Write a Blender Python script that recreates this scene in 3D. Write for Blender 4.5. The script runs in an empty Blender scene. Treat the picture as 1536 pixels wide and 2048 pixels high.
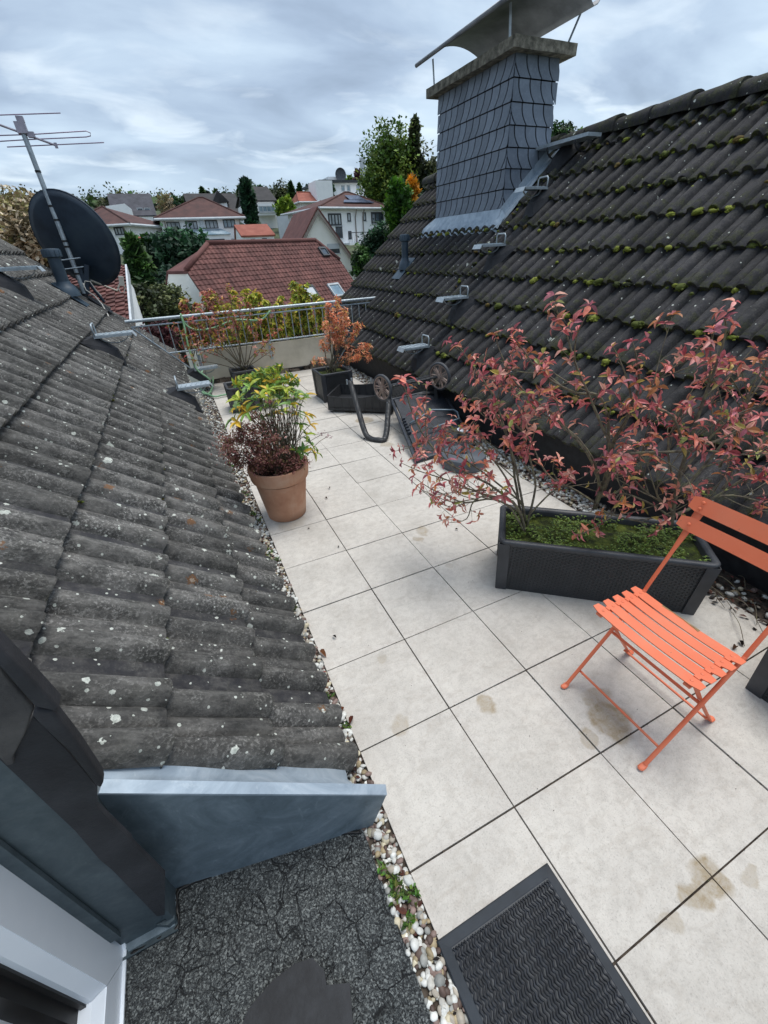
import bpy, bmesh, math, random
from mathutils import Vector, Matrix, noise
rnd = random.Random(7)
PI = math.pi
SC = bpy.context.scene
COL = SC.collection

# ------------------------------------------------------------------ camera
RX = Vector((0.90416775, -0.42495566, -0.04351274))
RY = Vector((-0.26171446, -0.47056029, -0.84266159))
RZ = Vector((0.33761845, 0.77329535, -0.53668248))
CAM = Vector((-0.61012, -0.42781, 1.61149))
FPX = 829.505
cd = bpy.data.cameras.new('camera'); cam = bpy.data.objects.new('camera', cd); COL.objects.link(cam)
m = Matrix.Identity(4)
for i in range(3):
    m[i][0] = RX[i]; m[i][1] = -RY[i]; m[i][2] = -RZ[i]; m[i][3] = CAM[i]
cam.matrix_world = m
cd.sensor_fit = 'HORIZONTAL'; cd.sensor_width = 36; cd.lens = FPX/1536*36
cd.clip_start = 0.02; cd.clip_end = 3000
SC.camera = cam

# ------------------------------------------------------------------ world, sun, exposure
SC.view_settings.view_transform = 'Standard'; SC.view_settings.look = 'None'
SC.view_settings.gamma = 1; SC.view_settings.exposure = 1.2
W = bpy.data.worlds.new('World'); SC.world = W; W.use_nodes = True
def world():
    nt = W.node_tree; N = nt.nodes; L = nt.links; N.clear()
    out = N.new('ShaderNodeOutputWorld'); bg = N.new('ShaderNodeBackground')
    sky = N.new('ShaderNodeTexSky'); sky.sky_type = 'NISHITA'; sky.sun_disc = False
    sky.sun_elevation = math.radians(70); sky.sun_rotation = math.radians(95)
    sc_ = N.new('ShaderNodeVectorMath'); sc_.operation = 'SCALE'; sc_.inputs['Scale'].default_value = 0.08
    L.new(sky.outputs['Color'], sc_.inputs[0])
    tc = N.new('ShaderNodeTexCoord')
    sep = N.new('ShaderNodeSeparateXYZ'); L.new(tc.outputs['Generated'], sep.inputs[0])
    # cloud-deck projection: direction / (z + k)
    add = N.new('ShaderNodeMath'); add.operation = 'ADD'; add.inputs[1].default_value = 0.16
    mx = N.new('ShaderNodeMath'); mx.operation = 'MAXIMUM'; mx.inputs[1].default_value = 0.0
    L.new(sep.outputs['Z'], mx.inputs[0]); L.new(mx.outputs[0], add.inputs[0])
    dx = N.new('ShaderNodeMath'); dx.operation = 'DIVIDE'; L.new(sep.outputs['X'], dx.inputs[0]); L.new(add.outputs[0], dx.inputs[1])
    dy = N.new('ShaderNodeMath'); dy.operation = 'DIVIDE'; L.new(sep.outputs['Y'], dy.inputs[0]); L.new(add.outputs[0], dy.inputs[1])
    dym = N.new('ShaderNodeMath'); dym.operation = 'MULTIPLY'; dym.inputs[1].default_value = 1.35; L.new(dy.outputs[0], dym.inputs[0])
    cmb = N.new('ShaderNodeCombineXYZ'); L.new(dx.outputs[0], cmb.inputs[0]); L.new(dym.outputs[0], cmb.inputs[1])
    n1 = N.new('ShaderNodeTexNoise'); n1.inputs['Scale'].default_value = 0.95; n1.inputs['Detail'].default_value = 6
    n1.inputs['Roughness'].default_value = 0.5; n1.inputs['Distortion'].default_value = 0.35
    L.new(cmb.outputs[0], n1.inputs['Vector'])
    r1 = N.new('ShaderNodeValToRGB'); L.new(n1.outputs['Fac'], r1.inputs[0])
    e = r1.color_ramp.elements
    e[0].position = 0.33; e[0].color = (0.135, 0.172, 0.225, 1)
    e[1].position = 0.70; e[1].color = (0.34, 0.41, 0.47, 1)
    x = e.new(0.45); x.color = (0.195, 0.245, 0.315, 1)
    x = e.new(0.55); x.color = (0.255, 0.315, 0.385, 1)
    # brighter towards horizon
    n2 = N.new('ShaderNodeTexNoise'); n2.inputs['Scale'].default_value = 2.1; n2.inputs['Detail'].default_value = 5
    n2.inputs['Distortion'].default_value = 0.5
    L.new(cmb.outputs[0], n2.inputs['Vector'])
    r2 = N.new('ShaderNodeValToRGB'); L.new(n2.outputs['Fac'], r2.inputs[0])
    r2.color_ramp.elements[0].position = 0.52; r2.color_ramp.elements[0].color = (0, 0, 0, 1)
    r2.color_ramp.elements[1].position = 0.68; r2.color_ramp.elements[1].color = (1, 1, 1, 1)
    hz = N.new('ShaderNodeMapRange'); L.new(sep.outputs['Z'], hz.inputs[0])
    hz.inputs[1].default_value = 0.42; hz.inputs[2].default_value = 0.1; hz.inputs[3].default_value = 0.0; hz.inputs[4].default_value = 0.75
    mu = N.new('ShaderNodeMath'); mu.operation = 'MULTIPLY'; L.new(r2.outputs[0], mu.inputs[0]); L.new(hz.outputs[0], mu.inputs[1])
    mixb = N.new('ShaderNodeMix'); mixb.data_type = 'RGBA'; L.new(mu.outputs[0], mixb.inputs['Factor'])
    L.new(r1.outputs[0], mixb.inputs['A']); mixb.inputs['B'].default_value = (0.47, 0.52, 0.55, 1)
    # low haze band
    hz2 = N.new('ShaderNodeMapRange'); L.new(sep.outputs['Z'], hz2.inputs[0])
    hz2.inputs[1].default_value = 0.22; hz2.inputs[2].default_value = 0.02; hz2.inputs[3].default_value = 0.0; hz2.inputs[4].default_value = 0.55
    mixh = N.new('ShaderNodeMix'); mixh.data_type = 'RGBA'; L.new(hz2.outputs[0], mixh.inputs['Factor'])
    L.new(mixb.outputs['Result'], mixh.inputs['A']); mixh.inputs['B'].default_value = (0.26, 0.33, 0.40, 1)
    # mix with clear sky
    mixs = N.new('ShaderNodeMix'); mixs.data_type = 'RGBA'; mixs.inputs['Factor'].default_value = 0.90
    L.new(sc_.outputs[0], mixs.inputs['A']); L.new(mixh.outputs['Result'], mixs.inputs['B'])
    L.new(mixs.outputs['Result'], bg.inputs['Color']); bg.inputs['Strength'].default_value = 1.0
    L.new(bg.outputs[0], out.inputs[0])
world()
sd = bpy.data.lights.new('sun', 'SUN'); sun = bpy.data.objects.new('sun', sd); COL.objects.link(sun)
sd.energy = 1.35; sd.angle = math.radians(36); sd.color = (1.0, 0.97, 0.92)
sun_dir = Vector((0.25, 0.06, 0.96)).normalized()      # towards the sun
sun.rotation_euler = sun_dir.to_track_quat('Z', 'Y').to_euler()

# ------------------------------------------------------------------ helpers
def ray(u, v):
    return RX*((u-768)/FPX) + RY*((v-1024)/FPX) + RZ
def onpl(u, v, p0, n):
    d = ray(u, v); return CAM + d*((Vector(p0)-CAM).dot(n)/d.dot(n))
def py_(u, v, y): return onpl(u, v, (0, y, 0), Vector((0, 1, 0)))
def px_(u, v, x): return onpl(u, v, (x, 0, 0), Vector((1, 0, 0)))
def pz_(u, v, z=0): return onpl(u, v, (0, 0, z), Vector((0, 0, 1)))

def tag(o, label=None, cat=None, group=None, kind=None):
    if label: o['label'] = label
    if cat: o['category'] = cat
    if group: o['group'] = group
    if kind: o['kind'] = kind
    return o
def empty(name, loc, label, cat, group=None, rz=0):
    o = bpy.data.objects.new(name, None); COL.objects.link(o)
    o.location = loc; o.rotation_euler = (0, 0, rz); o.empty_display_size = .1
    return tag(o, label, cat, group)
def copy_tree(o, parent=None):
    c = o.copy(); COL.objects.link(c)
    if parent: c.parent = parent
    for ch in list(o.children): copy_tree(ch, c)
    return c

class MB:
    def __init__(s): s.v = []; s.f = []; s.c = []; s.col = (1, 1, 1); s.M = None
    def add(s, pts, faces):
        b = len(s.v)
        if s.M: pts = [s.M @ Vector(p) for p in pts]
        s.v.extend([tuple(p) for p in pts])
        for f in faces: s.f.append([b+i for i in f]); s.c.append(s.col)
    def box(s, c, d, rot=None):
        c = Vector(c); hx, hy, hz = d[0]/2, d[1]/2, d[2]/2
        P = [Vector((x*hx, y*hy, z*hz)) for z in (-1, 1) for y in (-1, 1) for x in (-1, 1)]
        if rot is not None: P = [rot @ p for p in P]
        s.add([c+p for p in P], [(0, 2, 3, 1), (4, 5, 7, 6), (0, 1, 5, 4), (2, 6, 7, 3), (0, 4, 6, 2), (1, 3, 7, 5)])
    def quad(s, a, b, c, d): s.add([a, b, c, d], [(0, 1, 2, 3)])
    def slab(s, pts, n):        # polygon extruded by vector n
        k = len(pts); n = Vector(n)
        P = [Vector(p) for p in pts] + [Vector(p)+n for p in pts]
        F = [tuple(range(k))[::-1], tuple(range(k, 2*k))] + [(i, (i+1) % k, k+(i+1) % k, k+i) for i in range(k)]
        s.add(P, F)
    def tube(s, path, r, n=8, caps=True, flat=1.0):
        path = [Vector(p) for p in path]
        R = r if isinstance(r, (list, tuple)) else [r]*len(path)
        P = []; F = []; up = None
        for i, p in enumerate(path):
            a = path[max(i-1, 0)]; b = path[min(i+1, len(path)-1)]
            t = (b-a)
            if t.length < 1e-9: t = Vector((0, 0, 1))
            t.normalize()
            if up is None:
                up = Vector((0, 0, 1)) if abs(t.z) < .9 else Vector((1, 0, 0))
            x = t.cross(up)
            if x.length < 1e-6: x = t.orthogonal()
            x.normalize(); y = x.cross(t).normalized(); up = y
            for k in range(n):
                a_ = 2*PI*k/n; P.append(p + x*math.cos(a_)*R[i] + y*math.sin(a_)*R[i]*flat)
        for i in range(len(path)-1):
            for k in range(n):
                k2 = (k+1) % n; F.append((i*n+k, (i+1)*n+k, (i+1)*n+k2, i*n+k2))
        if caps: F.append(tuple(range(n))); F.append(tuple(range((len(path)-1)*n, len(path)*n))[::-1])
        s.add(P, F)
    def lathe(s, prof, c=(0, 0, 0), n=32, axis=None):
        c = Vector(c); P = []; F = []
        q = Matrix.Identity(3) if axis is None else Vector((0, 0, 1)).rotation_difference(Vector(axis)).to_matrix()
        for (r, z) in prof:
            for k in range(n):
                a = 2*PI*k/n; P.append(c + q @ Vector((r*math.cos(a), r*math.sin(a), z)))
        for i in range(len(prof)-1):
            for k in range(n):
                k2 = (k+1) % n; F.append((i*n+k, i*n+k2, (i+1)*n+k2, (i+1)*n+k))
        s.add(P, F)
    def leaf(s, p, d, up, L, wd, curl=.25, fold=.25, col=None):
        if col: s.col = col
        d = d.normalized(); side = d.cross(up)
        if side.length < 1e-5: side = d.orthogonal()
        side.normalize(); nrm = side.cross(d).normalized()
        def q(t, w, h): return p + d*(t*L) + side*(w*wd) + nrm*(h*L - curl*L*t*t)
        fo = fold*wd/L
        s.add([q(0, 0, 0), q(.18, -.30, fo*.6), q(.18, 0, 0), q(.18, .30, fo*.6), q(.48, -.5, fo), q(.48, 0, 0), q(.48, .5, fo), q(.78, -.34, fo*.7), q(.78, 0, 0), q(.78, .34, fo*.7), q(1, 0, 0)],
              [(0, 2, 1), (0, 3, 2), (1, 2, 5, 4), (2, 3, 6, 5), (4, 5, 8, 7), (5, 6, 9, 8), (7, 8, 10), (8, 9, 10)])
    def build(s, name, mat, parent=None, smooth=False, loc=None, color=False):
        me = bpy.data.meshes.new(name); me.from_pydata(s.v, [], s.f); me.update()
        if color:
            ca = me.color_attributes.new('Col', 'FLOAT_COLOR', 'CORNER')
            buf = []
            for f, c in zip(s.f, s.c): buf.extend(list((c[0], c[1], c[2], 1.0))*len(f))
            ca.data.foreach_set('color', buf)
        if smooth is True: me.polygons.foreach_set('use_smooth', [True]*len(me.polygons))
        elif smooth: # angle
            bm = bmesh.new(); bm.from_mesh(me); bmesh.ops.remove_doubles(bm, verts=bm.verts, dist=1e-6)
            for f in bm.faces: f.smooth = True
            for e in bm.edges:
                if len(e.link_faces) == 2 and e.calc_face_angle(0) > math.radians(smooth): e.smooth = False
            bm.to_mesh(me); bm.free()
        o = bpy.data.objects.new(name, me); COL.objects.link(o)
        if mat: me.materials.append(mat)
        if parent:
            o.parent = parent
            if loc is None:
                o.matrix_parent_inverse = Matrix.Identity(4)
        if loc is not None: o.location = loc
        return o
def W2(parent, mb):     # mesh built in world coords -> local of a parent empty (rotation 0)
    l = parent.location
    mb.v = [(x-l.x, y-l.y, z-l.z) for x, y, z in mb.v]
    return mb

def col(h, k=1.0):
    def f(c): c /= 255; return (c/12.92 if c <= .04045 else ((c+.055)/1.055)**2.4)*k
    return (f(int(h[0:2], 16)), f(int(h[2:4], 16)), f(int(h[4:6], 16)), 1)

# ------------------------------------------------------------------ materials
class NT:
    def __init__(s, name):
        s.m = bpy.data.materials.new(name); s.m.use_nodes = True; s.nt = s.m.node_tree; s.N = s.nt.nodes; s.L = s.nt.links
        s.b = s.N['Principled BSDF']
        tc = s.N.new('ShaderNodeTexCoord'); s.obj = tc.outputs['Object']
        g = s.N.new('ShaderNodeNewGeometry'); s.pos = g.outputs['Position']; s.geo = g
    def n(s, t, **k):
        x = s.N.new(t)
        for a, b in k.items(): setattr(x, a, b)
        return x
    def link(s, a, b): s.L.new(a, b)
    def noise(s, scale, detail=4, rough=.55, vec=None, dist=0):
        x = s.n('ShaderNodeTexNoise'); x.inputs['Scale'].default_value = scale; x.inputs['Detail'].default_value = detail
        x.inputs['Roughness'].default_value = rough; x.inputs['Distortion'].default_value = dist
        s.link(vec or s.obj, x.inputs['Vector']); return x.outputs['Fac']
    def vor(s, scale, feature='F1', vec=None, rand=1):
        x = s.n('ShaderNodeTexVoronoi', feature=feature); x.inputs['Scale'].default_value = scale
        x.inputs['Randomness'].default_value = rand
        s.link(vec or s.obj, x.inputs['Vector']); return x
    def ramp(s, fac, stops, interp='LINEAR'):
        x = s.n('ShaderNodeValToRGB'); x.color_ramp.interpolation = interp; s.link(fac, x.inputs[0])
        el = x.color_ramp.elements
        while len(el) > 1: el.remove(el[-1])
        el[0].position = stops[0][0]; el[0].color = stops[0][1]
        for p, c in stops[1:]:
            e = el.new(p); e.color = c
        return x.outputs['Color']
    def bw(s, fac, a, b, lo=0., hi=1.):
        x = s.n('ShaderNodeMapRange'); s.link(fac, x.inputs[0]); x.inputs[1].default_value = a; x.inputs[2].default_value = b
        x.inputs[3].default_value = lo; x.inputs[4].default_value = hi; return x.outputs[0]
    def mix(s, f, a, b, mode='MIX'):
        x = s.n('ShaderNodeMix', data_type='RGBA', blend_type=mode)
        for v, i in ((f, 'Factor'), (a, 'A'), (b, 'B')):
            if isinstance(v, (int, float)): x.inputs[i].default_value = v if i == 'Factor' else (v, v, v, 1)
            elif isinstance(v, (tuple, list)): x.inputs[i].default_value = v
            else: s.link(v, x.inputs[i])
        return x.outputs['Result']
    def math(s, op, a, b=0.):
        x = s.n('ShaderNodeMath', operation=op)
        for i, v in enumerate((a, b)):
            if isinstance(v, (int, float)): x.inputs[i].default_value = v
            else: s.link(v, x.inputs[i])
        return x.outputs[0]
    def scalev(s, vec, sc):
        x = s.n('ShaderNodeMapping'); s.link(vec, x.inputs[0]); x.inputs['Scale'].default_value = sc; return x.outputs[0]
    def base(s, c):
        if isinstance(c, tuple): s.b.inputs['Base Color'].default_value = c
        else: s.link(c, s.b.inputs['Base Color'])
    def rough(s, r):
        if isinstance(r, (int, float)): s.b.inputs['Roughness'].default_value = r
        else: s.link(r, s.b.inputs['Roughness'])
    def bump(s, h, strength=.5, dist=.01, prev=None):
        x = s.n('ShaderNodeBump'); x.inputs['Strength'].default_value = strength; x.inputs['Distance'].default_value = dist
        s.link(h, x.inputs['Height'])
        if prev: s.link(prev, x.inputs['Normal'])
        s.link(x.outputs[0], s.b.inputs['Normal']); return x.outputs[0]
def simple(name, stops, scale=8, rough=.6, bump=0., bd=.003, metal=0, detail=5, sc=None, spec=None):
    t = NT(name); vec = t.scalev(t.obj, sc) if sc else t.obj
    f = t.noise(scale, detail, .6, vec)
    lo = .35; hi = .65; k = len(stops)
    t.base(t.ramp(f, [(lo+(hi-lo)*i/max(k-1, 1), c) for i, c in enumerate(stops)]))
    t.rough(rough); t.b.inputs['Metallic'].default_value = metal
    if spec is not None: t.b.inputs['Specular IOR Level'].default_value = spec
    if bump: t.bump(t.noise(scale*6, 6, .7, vec), bump, bd)
    return t.m
def attrmat(name, rough=.55, var=.25, scale=60, trans=0.0, bump=0, bscale=40):
    t = NT(name); a = t.n('ShaderNodeAttribute', attribute_name='Col')
    f = t.noise(scale, 3); k = t.bw(f, .3, .7, 1-var, 1+var)
    x = t.mix(1.0, a.outputs['Color'], k, 'MULTIPLY'); t.base(x); t.rough(rough)
    if bump: t.bump(t.noise(bscale, 5, .7), bump, .004)
    if trans:
        out = t.N['Material Output']; tr = t.n('ShaderNodeBsdfTranslucent'); t.link(x, tr.inputs['Color'])
        ms = t.n('ShaderNodeMixShader'); ms.inputs[0].default_value = trans
        t.link(t.b.outputs[0], ms.inputs[1]); t.link(tr.outputs[0], ms.inputs[2]); t.link(ms.outputs[0], out.inputs[0])
    return t.m

M = {}
def roof_mat(name, base, lichen=1.0, moss=0.0, orange=.5, worn=1.0):
    t = NT(name); P = t.pos
    a = t.n('ShaderNodeAttribute', attribute_name='Col').outputs['Color']   # r tile tone, g = valley kind
    sp = t.n('ShaderNodeSeparateColor'); t.link(a, sp.inputs[0])
    big = t.noise(2.3, 4, .6, P); mid = t.noise(16, 6, .7, P); fine = t.noise(95, 6, .75, P)
    stretch = t.noise(9, 5, .7, t.scalev(P, (1.0, 4.0, 1.0)))
    c0 = t.ramp(mid, [(.32, base[0]), (.5, base[1]), (.66, base[2])])
    c = t.mix(t.bw(stretch, .45, .7, 0, .6*worn), c0, base[3])
    sp_ = t.math('MULTIPLY', t.bw(fine, .50, .62, 0, .7*worn), t.bw(t.noise(7, 4, .65, P), .40, .62, .15, 1))
    c = t.mix(sp_, c, base[4])
    # clean dark pans
    pan = t.math('MULTIPLY', sp.outputs['Green'], t.bw(mid, .38, .6, 1, .55))
    c = t.mix(pan, c, base[5])
    c = t.mix(1.0, c, t.math('ADD', t.math('MULTIPLY', sp.outputs['Red'], .5), .72), 'MULTIPLY')
    c = t.mix(t.bw(big, .35, .65, 0, .3), c, base[0])
    # white lichen rounds of several sizes
    for sc, th, am in ((6.5, .15, 1.0), (11, .17, .8), (21, .20, .7), (38, .22, .6)):
        v = t.vor(sc, vec=t.mix(.06, P, t.n('ShaderNodeTexNoise').outputs['Color'], 'ADD') if False else P)
        r = t.n('ShaderNodeSeparateColor'); t.link(v.outputs['Color'], r.inputs[0])
        pick = t.math('GREATER_THAN', r.outputs['Red'], 1-am*lichen*(.42 if sc < 10 else .42))
        wob = t.math('ADD', v.outputs['Distance'], t.bw(t.noise(60, 3, .6, P), .3, .7, -.07, .07))
        rad = t.math('MULTIPLY', r.outputs['Green'], th)
        inside = t.math('LESS_THAN', wob, rad)
        mk = t.math('MULTIPLY', inside, pick)
        c = t.mix(t.math('MULTIPLY', mk, .85), c, t.mix(t.bw(fine, .35, .6), col('a9b1a8'), col('e0e3da')))
    if orange:
        v = t.vor(11, vec=P); r = t.n('ShaderNodeSeparateColor'); t.link(v.outputs['Color'], r.inputs[0])
        mk = t.math('MULTIPLY', t.math('GREATER_THAN', r.outputs['Blue'], .93), t.math('LESS_THAN', t.math('ADD', v.outputs['Distance'], t.bw(fine, .3, .7, -.2, .2)), .22))
        c = t.mix(t.math('MULTIPLY', mk, .7*orange), c, col('8a5a2a'))
    if moss:
        mm = t.math('MULTIPLY', sp.outputs['Blue'], t.bw(t.noise(14, 6, .75, P), .46, .6))
        c = t.mix(t.math('MULTIPLY', mm, moss), c, t.ramp(fine, [(.35, col('23280d')), (.65, col('5b611c'))]))
    t.base(c); t.rough(t.math('SUBTRACT', .92, t.math('MULTIPLY', pan, .25)))
    t.b.inputs['Specular IOR Level'].default_value = .3
    h = t.math('ADD', t.math('MULTIPLY', fine, .6), mid)
    t.bump(h, .7, .012)
    return t.m
M['roofL'] = roof_mat('old_grey_concrete_tile', [col('383837'), col('535250'), col('6e6c69'), col('8f8d89'), col('b6b4b0'), col('333338')], 1.7, .5, .8, 1.0)
M['roofR'] = roof_mat('dark_concrete_tile', [col('2a2a2b'), col('38373a'), col('474546'), col('545150'), col('74716c'), col('313136')], .35, 1.0, 0, .55)

def slab_mat():
    t = NT('pale_stone_slab'); P = t.pos
    a = t.n('ShaderNodeAttribute', attribute_name='Col').outputs['Color']
    sp = t.n('ShaderNodeSeparateColor'); t.link(a, sp.inputs[0])
    f1 = t.noise(3.0, 6, .65, P); f2 = t.noise(26, 7, .75, P, .4); f3 = t.noise(220, 4, .7, P)
    c = t.ramp(f1, [(.3, col('c6c1b8')), (.5, col('d8d3ca')), (.7, col('e4dfd5'))])
    c = t.mix(t.bw(f2, .46, .72, 0, .42), c, col('a09a92'))
    c = t.mix(t.bw(f3, .54, .74, 0, .6), c, col('8a847d'))
    c = t.mix(t.bw(f3, .44, .25, 0, .5), c, col('e6dfd2'))
    f4 = t.noise(11, 5, .7, t.scalev(P, (1, 2.4, 1)), 1.2)
    c = t.mix(t.bw(f4, .5, .68, 0, .32), c, col('b3a99c'))
    c = t.mix(1.0, c, t.ramp(sp.outputs['Red'], [(0, (.80, .79, .79, 1)), (1, (1.05, 1.03, 1.0, 1))]), 'MULTIPLY')
    # cream edge on the border row and dirt near joints
    c = t.mix(t.math('MULTIPLY', sp.outputs['Green'], .45), c, col('d9c6a6'))
    # localized brown stains, plus the lounger's shadow painted in the same brown
    wob = t.n('ShaderNodeTexNoise'); wob.inputs['Scale'].default_value = 7; wob.inputs['Detail'].default_value = 5; t.link(P, wob.inputs['Vector'])
    wv = t.n('ShaderNodeVectorMath', operation='MULTIPLY_ADD'); t.link(wob.outputs['Color'], wv.inputs[0])
    wv.inputs[1].default_value = (.16, .16, 0); t.link(P, wv.inputs[2])
    tot = None
    for (u, v, r, k) in STAINS_AND_SHADE:
        p = pz_(u, v, 0)
        d = t.n('ShaderNodeVectorMath', operation='DISTANCE'); t.link(wv.outputs[0], d.inputs[0]); d.inputs[1].default_value = (p.x+.08, p.y+.08, 0)
        mk = t.math('MULTIPLY', t.bw(d.outputs['Value'], r, r*.75, 0, 1), k)
        tot = mk if tot is None else t.math('MAXIMUM', tot, mk)
    c = t.mix(t.math('MULTIPLY', tot, t.bw(f2, .35, .62, 1, .35)), c, col('8a7756'))
    t.base(c); t.rough(.85); t.b.inputs['Specular IOR Level'].default_value = .35
    t.bump(t.math('ADD', f3, t.math('MULTIPLY', f2, .5)), .5, .004)
    return t.m
STAINS_AND_SHADE = [(970, 1402, .055, .75), (1225, 1440, .085, .95), (1200, 1400, .06, .7), (1170, 1470, .04, .6), (835, 1078, .035, .6), (850, 1062, .05, .6), (800, 1448, .05, .5),
          (1395, 1790, .05, .8), (1430, 1760, .06, .9), (1345, 1840, .03, .5), (730, 840, .10, .8), (700, 825, .07, .7), (900, 1130, .03, .25), (1500, 1745, .03, .5),  # the pair under the lounger's foot section is painted shadow
          (580, 1045, .12, .45), (775, 890, .07, .6), (765, 1318, .03, .4)]
M['slab'] = slab_mat()
M['bed'] = simple('joint_dirt', [col('2b2620'), col('4a4038'), col('5a5147')], 30, .95, .6)
def bitumen():
    t = NT('cracked_bitumen_felt'); P = t.pos
    wob = t.n('ShaderNodeTexNoise'); wob.inputs['Scale'].default_value = 14; wob.inputs['Detail'].default_value = 4; t.link(P, wob.inputs['Vector'])
    wv = t.n('ShaderNodeVectorMath', operation='MULTIPLY_ADD'); t.link(wob.outputs['Color'], wv.inputs[0]); wv.inputs[1].default_value = (.07, .07, .0); t.link(P, wv.inputs[2])
    v1 = t.vor(14, 'DISTANCE_TO_EDGE', wv.outputs[0]); v2 = t.vor(38, 'DISTANCE_TO_EDGE', wv.outputs[0])
    cr = t.math('MAXIMUM', t.math('MULTIPLY', t.bw(v1.outputs['Distance'], .030, .008), t.bw(t.noise(6, 5, .65, P), .43, .54, 0, 1)), t.math('MULTIPLY', t.bw(v2.outputs['Distance'], .05, .01), t.bw(t.noise(5, 3, .5, P), .5, .56, 0, .8)))
    g = t.noise(330, 3, .8, P); g2 = t.noise(150, 4, .8, P); big = t.noise(5, 4, .6, P)
    c = t.ramp(big, [(.35, col('222526')), (.65, col('3d4142'))])
    c = t.mix(t.bw(g, .5, .62, 0, .75), c, col('7d8282'))
    c = t.mix(t.bw(g2, .56, .66, 0, .8), c, col('0c0c0e'))
    c = t.mix(t.bw(g2, .42, .34, 0, .9), c, col('a2a7a4'))
    vs = t.vor(260, vec=P); rs = t.n('ShaderNodeSeparateColor'); t.link(vs.outputs['Color'], rs.inputs[0])
    c = t.mix(t.bw(rs.outputs['Red'], .66, 1.0, 0, .75), c, col('989d9b')); c = t.mix(t.bw(rs.outputs['Green'], .6, 1.0, 0, .8), c, col('121315'))
    c = t.mix(t.math('MULTIPLY', cr, .9), c, col('0b0b0c'))
    t.base(c); t.rough(.6); t.b.inputs['Specular IOR Level'].default_value = .5
    t.bump(t.math('SUBTRACT', t.math('ADD', g2, g), t.math('MULTIPLY', cr, 1.5)), .9, .006)
    return t.m
M['bitumen'] = bitumen()
M['felt'] = simple('black_felt', [col('15161a'), col('26282c')], 20, .7, .4)
def zinc(name, cs, r=.5):
    t = NT(name); P = t.pos
    f = t.noise(5, 6, .7, P, 1.5); f2 = t.noise(40, 5, .7, P, .5); st = t.noise(14, 5, .7, t.scalev(P, (1, 1, .35)), 2.0)
    c = t.ramp(f, [(.3, cs[0]), (.5, cs[1]), (.7, cs[2])])
    c = t.mix(t.bw(st, .6, .72, 0, .35), c, cs[3]); c = t.mix(t.bw(f2, .6, .75, 0, .4), c, cs[3])
    t.base(c); t.rough(t.bw(f2, .3, .7, r-.1, r+.15)); t.b.inputs['Metallic'].default_value = .35
    t.bump(f2, .12, .003); return t.m
M['zinc'] = zinc('weathered_zinc', [col('5f6e77'), col('73828c'), col('8a98a3'), col('aab7bf')])
M['zinc_l'] = zinc('light_zinc', [col('8795a2'), col('9fadb9'), col('b4bfc9'), col('cdd6dc')], .5)
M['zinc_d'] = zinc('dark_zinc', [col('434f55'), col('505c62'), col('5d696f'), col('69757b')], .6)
M['galv'] = zinc('galvanised_steel', [col('8f9aa1'), col('a6b1b8'), col('bcc6cc'), col('d5dde0')], .4)
M['slateblk'] = simple('black_fibre_slate', [col('18191e'), col('24262b'), col('313237')], 6, .75, .7, .006)
def slate():
    t = NT('chimney_slate'); a = t.n('ShaderNodeAttribute', attribute_name='Col').outputs['Color']
    f = t.noise(30, 6, .7, t.pos); f2 = t.noise(4, 4, .6, t.pos)
    c = t.mix(t.bw(f2, .35, .65, 0, .6), col('646e7a'), col('7a8591')); c = t.mix(t.bw(f, .5, .75, 0, .35), c, col('98a1aa'))
    c = t.mix(1.0, c, a, 'MULTIPLY'); t.base(c); t.rough(.55); t.bump(f, .25, .003); return t.m
M['slate'] = slate()
M['conc'] = simple('mossy_concrete', [col('46443a'), col('6b675c'), col('8b8678')], 14, .9, .8, .01)
M['cowl'] = simple('cowl_steel', [col('606368'), col('75787d'), col('86898d')], 3, .55, .1, .003, .25)
M['paint_wh'] = simple('white_pvc', [col('dbe2ea'), col('e6ecf2')], 2, .35, 0)
M['gasket'] = simple('black_gasket', [col('0e0d0e'), col('1c1a1a')], 9, .5)
M['rust'] = simple('rusty_lock_steel', [col('241c14'), col('4a3826'), col('6f5c48')], 18, .5, .3, .002, .5)
M['mirror_blk'] = simple('grey_profile', [col('6c7376'), col('8f979a')], 3, .3, 0, .003, .6)
M['rubber'] = simple('mat_rubber', [col('1f242a'), col('2b3138')], 12, .55, .2)
M['matfab'] = simple('mat_ribbed', [col('0c0e14'), col('14181f'), col('20252e')], 60, .6, .5, .002)
def planter():
    t = NT('anthracite_rattan_plastic'); P = t.obj
    w = t.n('ShaderNodeTexWave', wave_type='BANDS', bands_direction='Z'); w.inputs['Scale'].default_value = 22; w.inputs['Distortion'].default_value = 0
    t.link(P, w.inputs['Vector'])
    mp = t.scalev(P, (30, 30, 56)); br = t.n('ShaderNodeTexBrick'); br.offset = .5; br.squash = 1
    cx = t.n('ShaderNodeSeparateXYZ'); t.link(P, cx.inputs[0]); cc = t.n('ShaderNodeCombineXYZ')
    t.link(t.math('ADD', cx.outputs[0], cx.outputs[1]), cc.inputs[0]); t.link(cx.outputs[2], cc.inputs[1])
    t.link(t.scalev(cc.outputs[0], (9, 17, 1)), br.inputs['Vector']); br.inputs['Scale'].default_value = 1.6; br.inputs['Mortar Size'].default_value = .05
    br.inputs['Mortar Smooth'].default_value = 1
    f = t.noise(9, 4, .6); c = t.ramp(f, [(.3, col('2c2e31')), (.7, col('3b3d40'))])
    c = t.mix(t.math('MULTIPLY', br.outputs['Fac'], .3), c, col('17181a')); t.base(c); t.rough(.45)
    t.bump(t.math('SUBTRACT', 1, br.outputs['Fac']), 1.0, .012); return t.m
M['planter'] = planter()
M['planter_pl'] = simple('anthracite_plastic', [col('303236'), col('45474b')], 6, .5, .15)
M['wicker'] = planter()
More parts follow.
